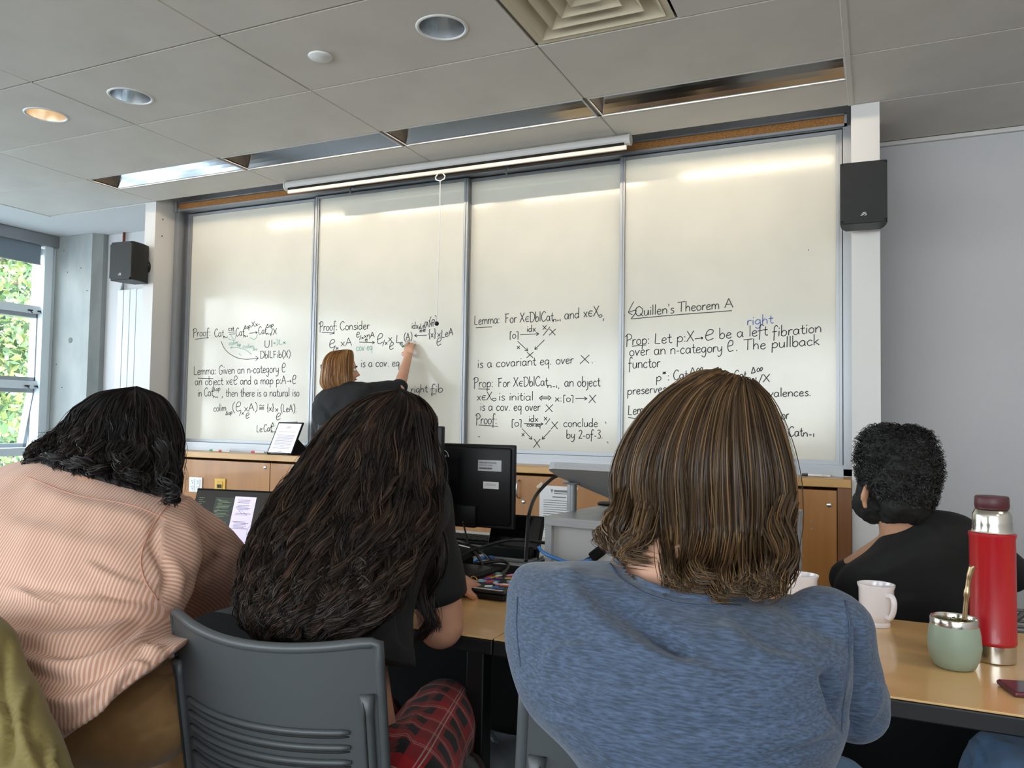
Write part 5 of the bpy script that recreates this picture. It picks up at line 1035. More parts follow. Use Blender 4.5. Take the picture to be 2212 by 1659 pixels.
# ------------------------------------------------------------------ stacking chairs
M['chair'] = mat('grey chair plastic', '#45484a', .42, bump=(500, .15, .0004)); M['cframe'] = mat('chair frame', '#6a6d70', .35, .6)
def chair_shell(o_, fw_, w=.41, hb=.40, z0=.47, lean=.16):
    fw_ = nrm(fw_); sd = np.array([fw_[1], -fw_[0], 0]); o_ = np.array(o_, float)
    def S(s, t, d=0):   # s -1..1, t 0..1 up the back
        ww = w/2*(.97+.03*t-.10*max(0, t-.75)**2*0); curve = .055*s*s; return o_+sd*s*ww+fw_*(curve-lean*t*hb-d)+np.array([0, 0, z0+hb*t-(.022*(1-s*s)*(t**6))*0])
    return S, sd, fw_
def make_chair(lab, o_, fw_, ribs=True, grp=None):
    t = thing('stacking_chair', lab, 'chair', (o_[0], o_[1], 0), group=grp); S, sd, f_ = chair_shell(o_, fw_)
    ns, nt = 28, 22; g = MB(); vs = []
    def edge(s, tt):  # rounded upper corners, slight sag of the top edge in the middle
        top = 1.0-.05*(1-s*s)-.10*max(0, abs(s)-.86)**2*50*.12; return tt*top
    for side in (0, 1):
        for i in range(nt+1):
            for j in range(ns+1):
                s = -1+2*j/ns; tt = edge(s, i/nt); p = S(s, tt, .0 if side else .012); vs.append(p)
    n1 = (nt+1)*(ns+1); idx = lambda a, i, j: a*n1+i*(ns+1)+j
    fs = [(idx(a, i, j), idx(a, i, j+1), idx(a, i+1, j+1), idx(a, i+1, j)) for a in (0, 1) for i in range(nt) for j in range(ns)]
    fs += [(idx(0, i, e), idx(0, i+1, e), idx(1, i+1, e), idx(1, i, e)) for i in range(nt) for e in (0, ns)]+[(idx(0, e, j), idx(0, e, j+1), idx(1, e, j+1), idx(1, e, j)) for j in range(ns) for e in (0, nt)]
    g.add(vs, fs); bk = ob('backrest', g, M['chair'], t, 'auto')
    rim = [S(-1, edge(-1, q), .006) for q in np.linspace(0, 1, 14)]+[S(s, edge(s, 1), .006) for s in np.linspace(-.96, .96, 24)]+[S(1, edge(1, q), .006) for q in np.linspace(1, 0, 14)]
    ob('rim', MB().tube(rim, .0085, 10), M['chair'], t, True)
    if ribs:
        for k in range(5):
            tt = .66-.058*k; pp = [S(s, tt-.05*(1-s*s)*.35, .014) for s in np.linspace(-.80, .80, 26)]
            ob('rib', MB().tube(pp, [.003]+[.0048]*24+[.003], 8), M['chair'], bk, True)
            pp = [S(s, tt-.018-.05*(1-s*s)*.35, .0125) for s in np.linspace(-.79, .79, 26)]; ob('slot', MB().tube(pp, [.0012]+[.0025]*24+[.0012], 6), M['dark'], bk, True)  # thin dark tube painted in as the shade of each slot
    for s in (-1, 1):
        ch = [S(s*.93, q, .014) for q in np.linspace(.0, .80, 12)]; ob('side_channel', MB().tube(ch, [.009]*11+[.012], 8), M['chair'], t, True)
        ch = [S(s*.93, q, .0235) for q in np.linspace(.1, .78, 12)]; ob('channel_groove', MB().tube(ch, .002, 6), M['dark'], t, True)  # thin dark tube painted in as the groove's shade
    o = np.array(o_, float); q = lambda a, b, z: o+sd*a+f_*b+np.array([0, 0, z])
    sm_ = MB()
    rows_ = [(.0, -.0), (.08, -.012), (.2, -.016), (.33, -.008), (.42, .0), (.445, -.02)]
    for lay in (0, -.016):
        for b_, dz in rows_:
            for j in range(9): s = -1+j/4; sm_.v.append(tuple(q(s*.21*(1-.06*(b_ > .3)), b_+.0, .455+dz+.018*s*s+lay)))
    nn = 9; r_ = len(rows_)
    for a in (0, 1): sm_.f += [(a*nn*r_+i*nn+j, a*nn*r_+i*nn+j+1, a*nn*r_+(i+1)*nn+j+1, a*nn*r_+(i+1)*nn+j) for i in range(r_-1) for j in range(nn-1)]
    sm_.f += [(i*nn+e, (i+1)*nn+e, nn*r_+(i+1)*nn+e, nn*r_+i*nn+e) for i in range(r_-1) for e in (0, nn-1)]+[(e*nn+j, e*nn+j+1, nn*r_+e*nn+j+1, nn*r_+e*nn+j) for j in range(nn-1) for e in (0, r_-1)]
    sm_.m = [0]*len(sm_.f); ob('seat', sm_, M['chair'], t, 'auto')
    for s in (-1, 1):
        ob('upright', MB().tube([tuple(S(s*.93, .12, .004)), tuple(S(s*.93, .0, -.0)), tuple(q(s*.2, .04, .44)), tuple(q(s*.215, .20, .42))], .011, 10), M['cframe'], t, True)
        ob('leg', MB().tube([tuple(q(s*.215, .20, .42)), tuple(q(s*.235, .40, .008))], .011, 10), M['cframe'], t, True)
        ob('leg', MB().tube([tuple(q(s*.215, .20, .42)), tuple(q(s*.235, -.02, .008))], .011, 10), M['cframe'], t, True)
    return t
# ================================================================== people
def fabric(name, c, c2, rough=.85, heather=None, bump=(700, .25, .0006), sheen=.15):
    m = mat(name, c, rough, sheen=sheen); n = m.node_tree.nodes; l = m.node_tree.links; b = n['Principled BSDF']; t = n.new('ShaderNodeTexCoord'); mp = n.new('ShaderNodeMapping'); l.new(t.outputs['Object'], mp.inputs[0])
    nz = n.new('ShaderNodeTexNoise'); nz.inputs['Detail'].default_value = 6; r = n.new('ShaderNodeValToRGB'); r.color_ramp.elements[0].color = lin(c); r.color_ramp.elements[1].color = lin(c2)
    if heather: mp.inputs['Scale'].default_value = heather; nz.inputs['Scale'].default_value = 1.; r.color_ramp.elements[0].position = .38; r.color_ramp.elements[1].position = .68
    else: nz.inputs['Scale'].default_value = 30; r.color_ramp.elements[0].position = .3; r.color_ramp.elements[1].position = .75
    l.new(mp.outputs[0], nz.inputs['Vector']); l.new(nz.outputs['Fac'], r.inputs[0]); l.new(r.outputs[0], b.inputs['Base Color'])
    n2 = n.new('ShaderNodeTexNoise'); n2.inputs['Scale'].default_value = bump[0]; l.new(t.outputs['Object'], n2.inputs['Vector']); bp = n.new('ShaderNodeBump'); bp.inputs['Strength'].default_value = bump[1]; bp.inputs['Distance'].default_value = bump[2]
    l.new(n2.outputs['Fac'], bp.inputs['Height']); l.new(bp.outputs[0], b.inputs['Normal']); return m
# ------------------------------------------------------------------ person in the blue T-shirt
M['bluetee'] = fabric('blue heather jersey', '#2e3a4b', '#475770', heather=(70, 230, 480)); M['denim'] = fabric('denim', '#3a5878', '#4f7093'); M['blackcloth'] = fabric('black cotton', '#040405', '#070708', sheen=0.)
KB = Pz(1132, 1490, .868); fB_ = nrm((-.84, 1, 0)); ch_b = make_chair('grey plastic chair, mostly covered by the blue T-shirt', (KB+np.array([fB_[1], -fB_[0], 0])*.205+fB_*.009)*[1, 1, 0], fB_, ribs=True)
pB = thing('person', 'person in a heather blue T-shirt with shoulder-length brown hair, seen from behind', 'person', (-.2, 1.0, 0))
ra = [(1400, 1200, 1600, 1255, 1.05, .05), (1345, 1212, 1665, 1290, 1.03, .065), (1240, 1212, 1740, 1328, 1.01, .078), (1140, 1219, 1808, 1345, .985, .09), (1106, 1270, 1842, 1378, .965, .105), (1104, 1320, 1858, 1400, .95, .115), (1112, 1400, 1856, 1440, .93, .125), (1140, 1490, 1848, 1520, .915, .13), (1190, 1570, 1835, 1600, .905, .13), (1260, 1650, 1800, 1680, .90, .125), (1330, 1760, 1760, 1780, .90, .115)]
mb = MB(); Surf(ra, .9).mesh(mb, 40, 60)
shL, shR = Py(1180, 1300, 1.0), Py(1790, 1340, .97); elL, elR = Py(1180, 1400, 1.30), Py(1848, 1500, 1.05); wrL, wrR = np.array([-.36, 1.62, .775]), np.array([-.02, 1.66, .775])
capsule(mb, Py(1178, 1300, .99), .050, Py(1180, 1390, 1.22), .052, 18); capsule(mb, Py(1786, 1368, .965), .052, Py(1846, 1532, .99), .037, 18); capsule(mb, Py(1846, 1532, .99), .037, Py(1850, 1500, 1.08), .040, 18)
capsule(mb, Py(1640, 1390, 1.0), .050, Py(1780, 1388, .975), .052, 18); capsule(mb, Py(1200, 1292, .995), .050, Py(1380, 1300, 1.01), .052, 18)
me = fuse(mb, .006, 5); cutmesh(me, [(1336, 1204), (1352, 1230), (1385, 1254), (1435, 1272), (1500, 1286), (1560, 1290), (1620, 1284), (1672, 1262)])
folds(me, [([(1790, 1440), (1822, 1520), (1836, 1585)], 16, -.020, 0), ([(1852, 1330), (1862, 1420), (1850, 1500), (1838, 1560)], 7, -.010, 0), ([(1225, 1215), (1300, 1330), (1450, 1420), (1600, 1470)], 28, .012, .6), ([(1330, 1285), (1400, 1350), (1500, 1420)], 20, -.011, 0),
  ([(1150, 1440), (1210, 1400), (1300, 1390)], 14, .006, .5), ([(1120, 1400), (1180, 1430), (1250, 1480)], 14, -.006, .3), ([(1220, 1500), (1400, 1480), (1560, 1500)], 24, .008, .5), ([(1300, 1560), (1500, 1570), (1750, 1540)], 24, -.004, .4), ([(1560, 1330), (1640, 1400), (1780, 1440)], 20, .008, .5),
  ([(1700, 1600), (1780, 1570), (1830, 1540)], 12, .007, .5), ([(1640, 1640), (1740, 1620), (1820, 1590)], 12, -.006, .4), ([(1160, 1540), (1260, 1570), (1330, 1640)], 12, .006, .5), ([(1180, 1225), (1260, 1240), (1330, 1250)], 14, .004, .5), ([(1700, 1290), (1780, 1320), (1840, 1380)], 14, .004, .5), ([(1895, 1470), (1885, 1530), (1850, 1580)], 12, .006, 0)],
  [(5, .006, (1, 1, 1)), (14, .0035, (1, 1, 1.6))])
tee = place(me, 't_shirt', M['bluetee'], pB)
# collar rib + seam line lying on the shirt
def on_surf(S_, phs, t, rho): return [S_.at(np.array(p), np.array(t if not callable(t) else t(p)), rho) for p in phs]
SB = Surf(ra, .9)
def band(S_, ph, tf, dt, rho, name, m, parent, th=.0012):
    mb_ = MB(); vs = []
    for p in ph:
        t_ = tf(p)
        for d_ in (0, dt): vs += [S_.at(np.array(p), np.array(t_+d_), rho), S_.at(np.array(p), np.array(t_+d_), rho-th*20)]
    n_ = len(ph); mb_.add(vs, [(4*i+a, 4*i+b_, 4*(i+1)+b_, 4*(i+1)+a) for i in range(n_-1) for a, b_ in ((0, 2), (2, 3), (3, 1), (1, 0))]); return ob(name, mb_, m, parent, True)
cl_ = [Py(*p) for p in ((1334, 1203, .985), (1350, 1228, .955), (1385, 1256, .935), (1435, 1276, .922), (1490, 1288, .915), (1545, 1290, .915), (1600, 1286, .925), (1650, 1270, .945))]
def onto(me_, pts, lift=.001):   # snap points to a mesh along the line of sight
    from mathutils.bvhtree import BVHTree
    bv = BVHTree.FromPolygons([v.co[:] for v in me_.vertices], [tuple(p.vertices) for p in me_.polygons]); out = []
    return bv
def snap(o, pts2, lift=.0015):
    from mathutils.bvhtree import BVHTree
    off = Vector(wloc(o)); me_ = o.data; bv = BVHTree.FromPolygons([(v.co+off)[:] for v in me_.vertices], [tuple(p.vertices) for p in me_.polygons]); out = []
    for u, v in pts2:
        d = Vector(nrm(Py(u, v, 1.0)-CAM)); h = bv.ray_cast(Vector(CAM), d)
        if h[0] is not None: out.append(np.array(h[0])-np.array(d)*lift)
    return out
def seam(o, pts2, r, m, parent, name='seam', lift=.0008, n=6, smo=0):
    P_ = snap(o, [tuple(p) for p in catmull(pts2, n)], lift)
    if smo:
        for _ in range(smo): P_ = [P_[0]]+[(P_[i-1]+P_[i]*2+P_[i+1])/4 for i in range(1, len(P_)-1)]+[P_[-1]]
    if len(P_) > 3: return ob(name, MB().tube(P_, r, 6), m, parent, True)
M['bluerib'] = mat('blue rib', '#333f52', .85, var=(260, '#3d4b60', .3, .7))
seam(tee, [(1332, 1209), (1352, 1236), (1385, 1260), (1435, 1278), (1500, 1292), (1560, 1296), (1620, 1290), (1676, 1268)], .0062, M['bluetee'], tee, 'collar', -.001, 10, 14)
seam(tee, [(1318, 1218), (1342, 1250), (1384, 1278), (1435, 1296), (1500, 1308), (1600, 1308)], .0013, M['bluerib'], tee)
seam(tee, [(1826, 1298), (1836, 1360), (1832, 1440), (1822, 1520), (1818, 1580)], .0010, M['bluerib'], tee)
seam(tee, [(1118, 1290), (1116, 1360), (1124, 1440)], .0010, M['bluerib'], tee)
bb = MB(); hB = Py(1515, 1010, 1.13); fB = nrm((-.42, .9, -.05)); qB = head_prims(bb, hB, fB, (0.06, 0, 1)); capsule(bb, hB+np.array([0, -.02, -.06]), .056, Py(1450, 1260, 1.02), .060, 18); capsule(bb, Py(1450, 1265, 1.02), .065, Py(1460, 1420, .99), .07); capsule(bb, Py(1430, 1285, 1.01), .052, Py(1290, 1300, 1.01), .034); capsule(bb, Py(1500, 1320, 1.0), .052, Py(1690, 1360, 1.0), .034)
for s_, e_, w_ in ((shL, elL, wrL), (shR, elR, wrR)):
    capsule(bb, Py(1460, 1350, 1.0), .05, s_+[0, .02, -.01], .032); capsule(bb, s_+[0, .02, -.01], .032, e_+[0, .03, 0], .030); capsule(bb, e_+[0, .03, 0], .030, w_, .024); 
hand_prims(bb, wrL, (.3, 1, -.05), (0, 0, 1), 1, .4); hand_prims(bb, wrR, (-.3, 1, -.05), (0, 0, 1), -1, .4); capsule(bb, Py(1440, 1400, .99), .08, (-.18, 1.03, .55), .10)
bo = place(fuse(bb, .0075, 3), 'body', M['skinl'], pB); eyes(qB, pB, fB)
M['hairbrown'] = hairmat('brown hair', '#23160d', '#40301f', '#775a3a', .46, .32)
rowsB = [(1597, 836, 1601, 834, 1.13, .004), (1560, 801, 1622, 822, 1.128, .030), (1497, 808, 1652, 846, 1.125, .058), (1432, 858, 1672, 880, 1.12, .085), (1382, 920, 1694, 940, 1.115, .102), (1352, 985, 1708, 1005, 1.11, .110), (1340, 1045, 1713, 1065, 1.11, .108), (1346, 1100, 1706, 1120, 1.105, .098), (1345, 1140, 1700, 1170, 1.095, .088), (1346, 1168, 1704, 1200, 1.08, .080), (1365, 1200, 1692, 1235, 1.06, .070)]
mb = MB(); Surf(rowsB).mesh(mb, 36, 50, .93); hc = place(fuse(mb, .006, 3), 'hair', mat('brown hair mass', '#24180f', .7), pB)
hair(rowsB, M['hairbrown'], hc, 280, 40, 24, .0007, curl=.004, cfreq=1.2, spread=.07, lift=.05, tend=(.84, 1.0), clump=.75, fly=160, seed=3, depthvar=.08, shade=(.05, .62), curl0=.1, phis=(-PI*.75, PI*.75))
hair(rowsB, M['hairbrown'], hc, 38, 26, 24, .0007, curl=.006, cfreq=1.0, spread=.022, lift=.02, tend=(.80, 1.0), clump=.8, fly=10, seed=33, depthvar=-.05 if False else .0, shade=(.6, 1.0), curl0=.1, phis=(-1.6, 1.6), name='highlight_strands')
SBh = Surf(rowsB)
def px_of(p): q = scr(np.array([p]))[0]; return q[0], q[1]
gB = np.random.RandomState(12)
for i in range(34):
    ph = -1.45+2.9*(i+.5)/34+gB.uniform(-.05, .05); pts = []
    for t_ in (.12, .28, .42, .55, .68, .80): p_ = SBh.at(np.array(ph*.97+ .08*(t_-.4)), np.array(t_), .985+.02*gB.uniform(0, 1)); u_0, v_0 = px_of(p_); pts.append((u_0, v_0, p_[1]))
    u_0, v_0, y_0 = pts[-1]; s_ = (u_0-1350)/340.; vend = 1165+s_*105+gB.uniform(-25, 22) if s_ < .22 else 1258+gB.uniform(-30, 24); dx = -gB.uniform(18, 46)*(1 if s_ < .22 else .45 if s_ < .75 else -.1); vm = (v_0+vend)/2+10
    if vend < v_0+25: vend = v_0+30
    lo_ = s_ > .22; yy_ = [min(y_0-.012, .975), min(y_0-.018, .925), .905, .898, .90] if lo_ else [y_0-.012, y_0-.02, y_0-.022, y_0-.02, y_0-.015]
    pts += [(u_0+dx*.55, vm, yy_[0]), (u_0+dx*1.0, vend-16, yy_[1]), (u_0+dx*.95, vend-4, yy_[2]), (u_0+dx*.6, vend+8, yy_[3]), (u_0+(14 if i % 3 else -10), vend+12, yy_[4])]
    if lo_: pts = pts[:6]+[(min(max(a_, 1446), 1682), b_, c_) for a_, b_, c_ in pts[6:]]
    lock(pts, M['hairbrown'], hc, 160, .0007, .017, .0015, 1.1, i, 36, 'hair_lock', (.05, .95), .45, True)
for i, (pts, n_, w_) in enumerate((([(1350, 1060, 1.06), (1345, 1100, 1.03), (1326, 1118, 1.02), (1318, 1138, 1.015), (1335, 1158, 1.0), (1375, 1162, .99)], 120, .013), ([(1362, 1070, 1.03), (1350, 1120, 1.0), (1332, 1150, .995), (1340, 1176, .985), (1390, 1180, .98)], 120, .014), ([(1400, 1100, 1.0), (1380, 1160, .975), (1352, 1180, .97), (1350, 1200, .965), (1400, 1212, .96)], 110, .014),
    ([(1698, 1090, 1.03), (1680, 1140, 1.0), (1698, 1185, .97), (1702, 1225, .94), (1672, 1266, .91), (1640, 1280, .90)], 150, .016))):
    lock(pts, M['hairbrown'], hc, n_, .00085, w_, .002, 1.2, i+90, 26, 'hair_lock', (.1, .9), .35)
legs_seated(pB, (-.18, 1.08, .54), .36, [(-.34, 1.50, .56), (-.06, 1.52, .56)], [(-.36, 1.50, 0.0), (-.06, 1.55, 0.0)], M['denim'])
# ------------------------------------------------------------------ curly-haired person in black T-shirt and plaid trousers
ch_c = make_chair('grey plastic chair with slotted back, under the person with very long curly hair', (-.872, 1.01, 0), (0, 1, 0))
pC = thing('person', 'person with very long dark curly hair, black T-shirt and red plaid trousers', 'person', (-.87, 1.2, 0))
rc = [(800, 1010, 905, 1020, 1.44, .06), (700, 1040, 950, 1055, 1.42, .09), (640, 1110, 958, 1120, 1.38, .11), (600, 1200, 915, 1200, 1.32, .12), (575, 1290, 880, 1290, 1.27, .12), (560, 1370, 872, 1370, 1.22, .125), (560, 1430, 878, 1432, 1.19, .125), (565, 1480, 860, 1470, 1.18, .12)]
rc2 = rc[:5]+[(562, 1345, 874, 1375, 1.22, .12), (566, 1372, 880, 1415, 1.20, .115), (575, 1385, 880, 1440, 1.195, .11)]
mb = MB(); Surf(rc2, .9).mesh(mb, 36, 50); sC = Py(905, 1085, 1.43); eC = Py(952, 1352, 1.50); wC = np.array([-1.0, 1.80, .80]); wC = Py(968, 1262, 1.80); sC2 = Py(690, 1120, 1.40); eC2 = Py(640, 1250, 1.60)
capsule(mb, sC, .068, sC*.42+eC*.58, .062, 18); capsule(mb, sC2, .06, sC2*.5+eC2*.5, .06, 18)
me = folds(fuse(mb, .007, 4), [([(872, 1180), (868, 1262), (874, 1400)], 8, -.012, 0), ([(800, 1330), (840, 1380), (876, 1400)], 14, .006, .4), ([(720, 1420), (800, 1400), (870, 1420)], 12, -.006, .4), ([(900, 1160), (935, 1190), (960, 1200)], 12, .005, .5)], [(7, .006, (1, 1, 1)), (20, .002, (1, 1, 1))])
teeC = place(me, 't_shirt', fabric('black cotton tee', '#090a0c', '#0e1013', sheen=0.), pC)
# sleeve hem ring
hm_c = sC*.42+eC*.58; ax_ = nrm(eC-sC); a_ = nrm(np.cross(ax_, [0, 1, 0])); b_ = np.cross(ax_, a_)
ob('sleeve', MB().tube([hm_c-ax_*.10, hm_c-ax_*.04, hm_c+ax_*.02, hm_c+ax_*.045], [.060, .068, .070, .069], 28), teeC.data.materials[0], pC, True)
M['print'] = mat('white print', '#c9c5c4', .8)
for pts in ([(606, 1235), (609, 1190), (622, 1190), (624, 1236)], [(618, 1178), (636, 1172), (640, 1186), (628, 1200)], [(628, 1222), (640, 1205), (644, 1218), (636, 1234)]):
    P_ = snap(teeC, pts, .0015)
    if len(P_) >= 3: ob('shirt_print', MB().poly([tuple(p) for p in P_]), M['print'], teeC)
bb = MB(); hC = Py(862, 965, 1.53); fC = nrm((-.25, .85, -.35)); qC = head_prims(bb, hC, fC, (0, .3, 1), h=.215); nC = Py(850, 1040, 1.42); capsule(bb, hC+np.array([0, -.03, -.05]), .055, nC, .06, 16); capsule(bb, nC, .07, Py(760, 1250, 1.30), .10)
capsule(bb, nC, .055, sC, .052); capsule(bb, sC, .050, eC, .047, 18); capsule(bb, eC, .049, eC*.6+wC*.4, .043, 18); capsule(bb, eC*.6+wC*.4, .043, wC, .026, 18); hand_prims(bb, wC, (.12, 1, -.02), (.3, -.2, 1), 1, .55, 1.0)
w2 = np.array([-1.25, 1.78, .78]); capsule(bb, nC, .055, sC2, .05); capsule(bb, sC2, .048, eC2, .042); capsule(bb, eC2, .042, w2, .026); hand_prims(bb, w2, (.1, 1, 0), (0, 0, 1), -1, .4)
capsule(bb, Py(760, 1250, 1.32), .08, Py(748, 1430, 1.21), .072, 20); capsule(bb, Py(748, 1430, 1.21), .072, (-.87, 1.24, .56), .08, 20)
boC = place(fuse(bb, .0065, 3), 'body', M['skin'], pC); eyes(qC, pC, fC)
rg = Py(992, 1240, 1.86); ob('ring', MB().tube([wC+np.array([.030+.010*math.cos(a), .085, -.002+.010*math.sin(a)]) for a in np.linspace(0, 2*PI, 17)], .0014, 6), mat('gold', '#d4a94f', .25, 1.), pC, True)
M['haird'] = hairmat('dark curly hair', '#0d0907', '#1d1511', '#443227', .52, .28)
rowsC = [(862, 842, 866, 841, 1.50, .004), (812, 852, 908, 862, 1.495, .05), (762, 878, 932, 900, 1.48, .085), (718, 925, 934, 950, 1.455, .10), (680, 975, 940, 1000, 1.42, .105), (640, 1030, 942, 1055, 1.38, .105), (600, 1090, 940, 1110, 1.33, .105), (568, 1150, 925, 1165, 1.275, .10), (548, 1210, 890, 1220, 1.225, .095), (538, 1265, 870, 1268, 1.18, .09), (538, 1310, 850, 1310, 1.15, .085), (548, 1350, 800, 1352, 1.125, .07), (575, 1376, 760, 1378, 1.11, .055)]
mb = MB(); Surf(rowsC).mesh(mb, 36, 60, .86); hcC = place(fuse(mb, .007, 3), 'hair', mat('dark hair mass', '#120c0a', .7), pC)
hair(rowsC, M['haird'], hcC, 330, 17, 40, .0010, curl=.019, cfreq=5.0, spread=.06, lift=.05, tend=(.70, 1.0), clump=.88, fly=260, seed=5, depthvar=.12, shade=(.0, 1.0), curl0=.12, phis=(-PI*.7, PI*.7))
for i, (pts, n_, w_, cu) in enumerate((
    ([(900, 900, 1.44), (930, 1000, 1.40), (938, 1100, 1.38), (925, 1200, 1.36), (905, 1290, 1.36), (925, 1345, 1.37), (905, 1385, 1.38)], 120, .013, .007), ([(905, 900, 1.46), (938, 1000, 1.42), (945, 1120, 1.40), (945, 1230, 1.39), (925, 1300, 1.40), (945, 1360, 1.40)], 100, .011, .007),
    ([(910, 930, 1.48), (940, 1040, 1.46), (946, 1140, 1.46), (968, 1210, 1.50), (982, 1255, 1.55), (965, 1290, 1.55)], 110, .012, .008), ([(920, 1000, 1.46), (945, 1100, 1.44), (958, 1180, 1.48), (975, 1240, 1.52), (990, 1275, 1.54)], 60, .010, .009),
    ([(870, 1100, 1.32), (885, 1180, 1.27), (870, 1260, 1.24), (850, 1310, 1.22)], 90, .014, .008), ([(560, 1180, 1.22), (540, 1240, 1.19), (528, 1290, 1.19), (545, 1340, 1.17)], 90, .010, .010), ([(600, 1250, 1.13), (580, 1310, 1.11), (600, 1370, 1.10)], 90, .016, .010), ([(700, 1250, 1.12), (690, 1320, 1.10), (720, 1370, 1.10)], 90, .016, .010), ([(780, 1240, 1.13), (790, 1300, 1.12), (770, 1350, 1.11)], 90, .016, .010), ([(650, 1100, 1.25), (620, 1200, 1.16), (640, 1300, 1.10), (620, 1360, 1.09)], 90, .014, .010))):
    lock(pts, M['haird'], hcC, n_, .0010, w_, cu, 2.5+.6*(i % 3), i+20, 36, 'hair_lock', (0, .8), .3)
def ringlets(rows, m, parent, n, t0, t1, curl, freq, seed, w=.009, per=34, r=.001, ph=(-1.5, 1.5), shade=(.1, 1)):
    S_ = Surf(rows); g = np.random.RandomState(seed)
    for i in range(n):
        p0 = g.uniform(*ph); a = g.uniform(t0, t0+.25); e = min(1., g.uniform(t1, 1.04)); pts = []
        for t_ in np.linspace(a, e, 6): q_ = S_.at(np.array(p0+.04*math.sin(9*t_+i)), np.array(t_), 1.0+.03*(t_-a)); u_1, v_1 = scr(np.array([q_]))[0]; pts.append((u_1, v_1, q_[1]))
        lock(pts, m, parent, per, r, w, curl*g.uniform(.7, 1.3), freq*g.uniform(.7, 1.3), seed*100+i, 34, 'ringlet', shade, .55, True)
ringlets(rowsC, M['haird'], hcC, 70, .38, .86, .0105, 2.9, 6, .008)
def plaidmat():
    m = mat('red plaid flannel', '#3a1013', .9, sheen=.1); n = m.node_tree.nodes; l = m.node_tree.links; b = n['Principled BSDF']; a = n.new('ShaderNodeAttribute'); a.attribute_name = 'cloth'; sp_ = n.new('ShaderNodeSeparateXYZ'); l.new(a.outputs['Vector'], sp_.inputs[0])
    def stripe(sock, per, off, wd):
        x = n.new('ShaderNodeMath'); x.operation = 'MULTIPLY_ADD'; l.new(sock, x.inputs[0]); x.inputs[1].default_value = 1/per; x.inputs[2].default_value = off; f = n.new('ShaderNodeMath'); f.operation = 'FRACT'; l.new(x.outputs[0], f.inputs[0]); c = n.new('ShaderNodeMath'); c.operation = 'LESS_THAN'; l.new(f.outputs[0], c.inputs[0]); c.inputs[1].default_value = wd; return c.outputs[0]
    col_ = None
    def mix(fac, c2, prev, k=.5):
        x = n.new('ShaderNodeMix'); x.data_type = 'RGBA'; mm = n.new('ShaderNodeMath'); mm.operation = 'MULTIPLY'; l.new(fac, mm.inputs[0]); mm.inputs[1].default_value = k; l.new(mm.outputs[0], x.inputs[0])
        if prev is None: x.inputs[6].default_value = lin('#141214')
        else: l.new(prev, x.inputs[6])
        x.inputs[7].default_value = lin(c2); return x.outputs[2]
    for o in ('X', 'Y'):
        s = sp_.outputs[o]; col_ = mix(stripe(s, .072, .1, .5), '#b0161f', col_, .62)
    for o in ('X', 'Y'):
        s = sp_.outputs[o]; col_ = mix(stripe(s, .072, .02, .03), '#b8aca0', col_, .75); col_ = mix(stripe(s, .072, .93, .03), '#b8aca0', col_, .6)
    l.new(col_, b.inputs['Base Color']); return m
def clothattr(o, f):   # f: world coords -> (a, b) cloth coordinates in metres
    me_ = o.data; n_ = len(me_.vertices); co = np.empty(n_*3); me_.vertices.foreach_get('co', co); co = co.reshape(-1, 3)+wloc(o); a, b_ = f(co); at = me_.attributes.new('cloth', 'FLOAT_VECTOR', 'POINT'); at.data.foreach_set('vector', np.stack([a, b_, a*0], 1).ravel().astype(np.float32))
kC = Py(955, 1545, 1.58); kC2 = Py(800, 1560, 1.60); hpC = np.array([-.86, 1.20, .54])
tr = legs_seated(pC, hpC, .34, [kC2, kC], [kC2*[1, 1, 0]+[0, .0, 0], kC*[1, 1, 0]+[0, .03, 0]], plaidmat(), rt=.10, rk=.078, ra=.06, vox=.010, fold=[([(850, 1480), (905, 1540), (880, 1600), (870, 1650)], 14, .012, .5), ([(940, 1475), (985, 1560), (980, 1620)], 14, .006, .5), ([(880, 1470), (950, 1500), (1000, 1540)], 12, .006, .4)], noise_=[(9, .010, (1, 1, 1))])
def limbcoord(js):
    def f(c):
        best = np.full(len(c), 1e9); A_ = np.zeros(len(c)); B_ = np.zeros(len(c)); acc = 0
        for p_, q_ in zip(js[:-1], js[1:]):
            p_, q_ = np.array(p_, float), np.array(q_, float); L_ = np.linalg.norm(q_-p_); a_ = (q_-p_)/L_; t_ = np.clip((c-p_)@a_, 0 if acc else -1, L_); d_ = np.linalg.norm(c-p_-t_[:, None]*a_, axis=1); e_ = nrm(np.cross(a_, [0, .3, 1.] if abs(a_[2]) < .8 else [0, 1., 0])); g_ = np.cross(a_, e_); m_ = d_ < best
            A_ = np.where(m_, acc+((c-p_)@a_), A_); B_ = np.where(m_, np.arctan2((c-p_)@e_, (c-p_)@g_)*.085, B_); best = np.where(m_, d_, best); acc += L_
        return A_, B_
    return f
clothattr(tr, limbcoord([hpC+[.09, 0, 0], kC, kC*[1, 1, 0]]))
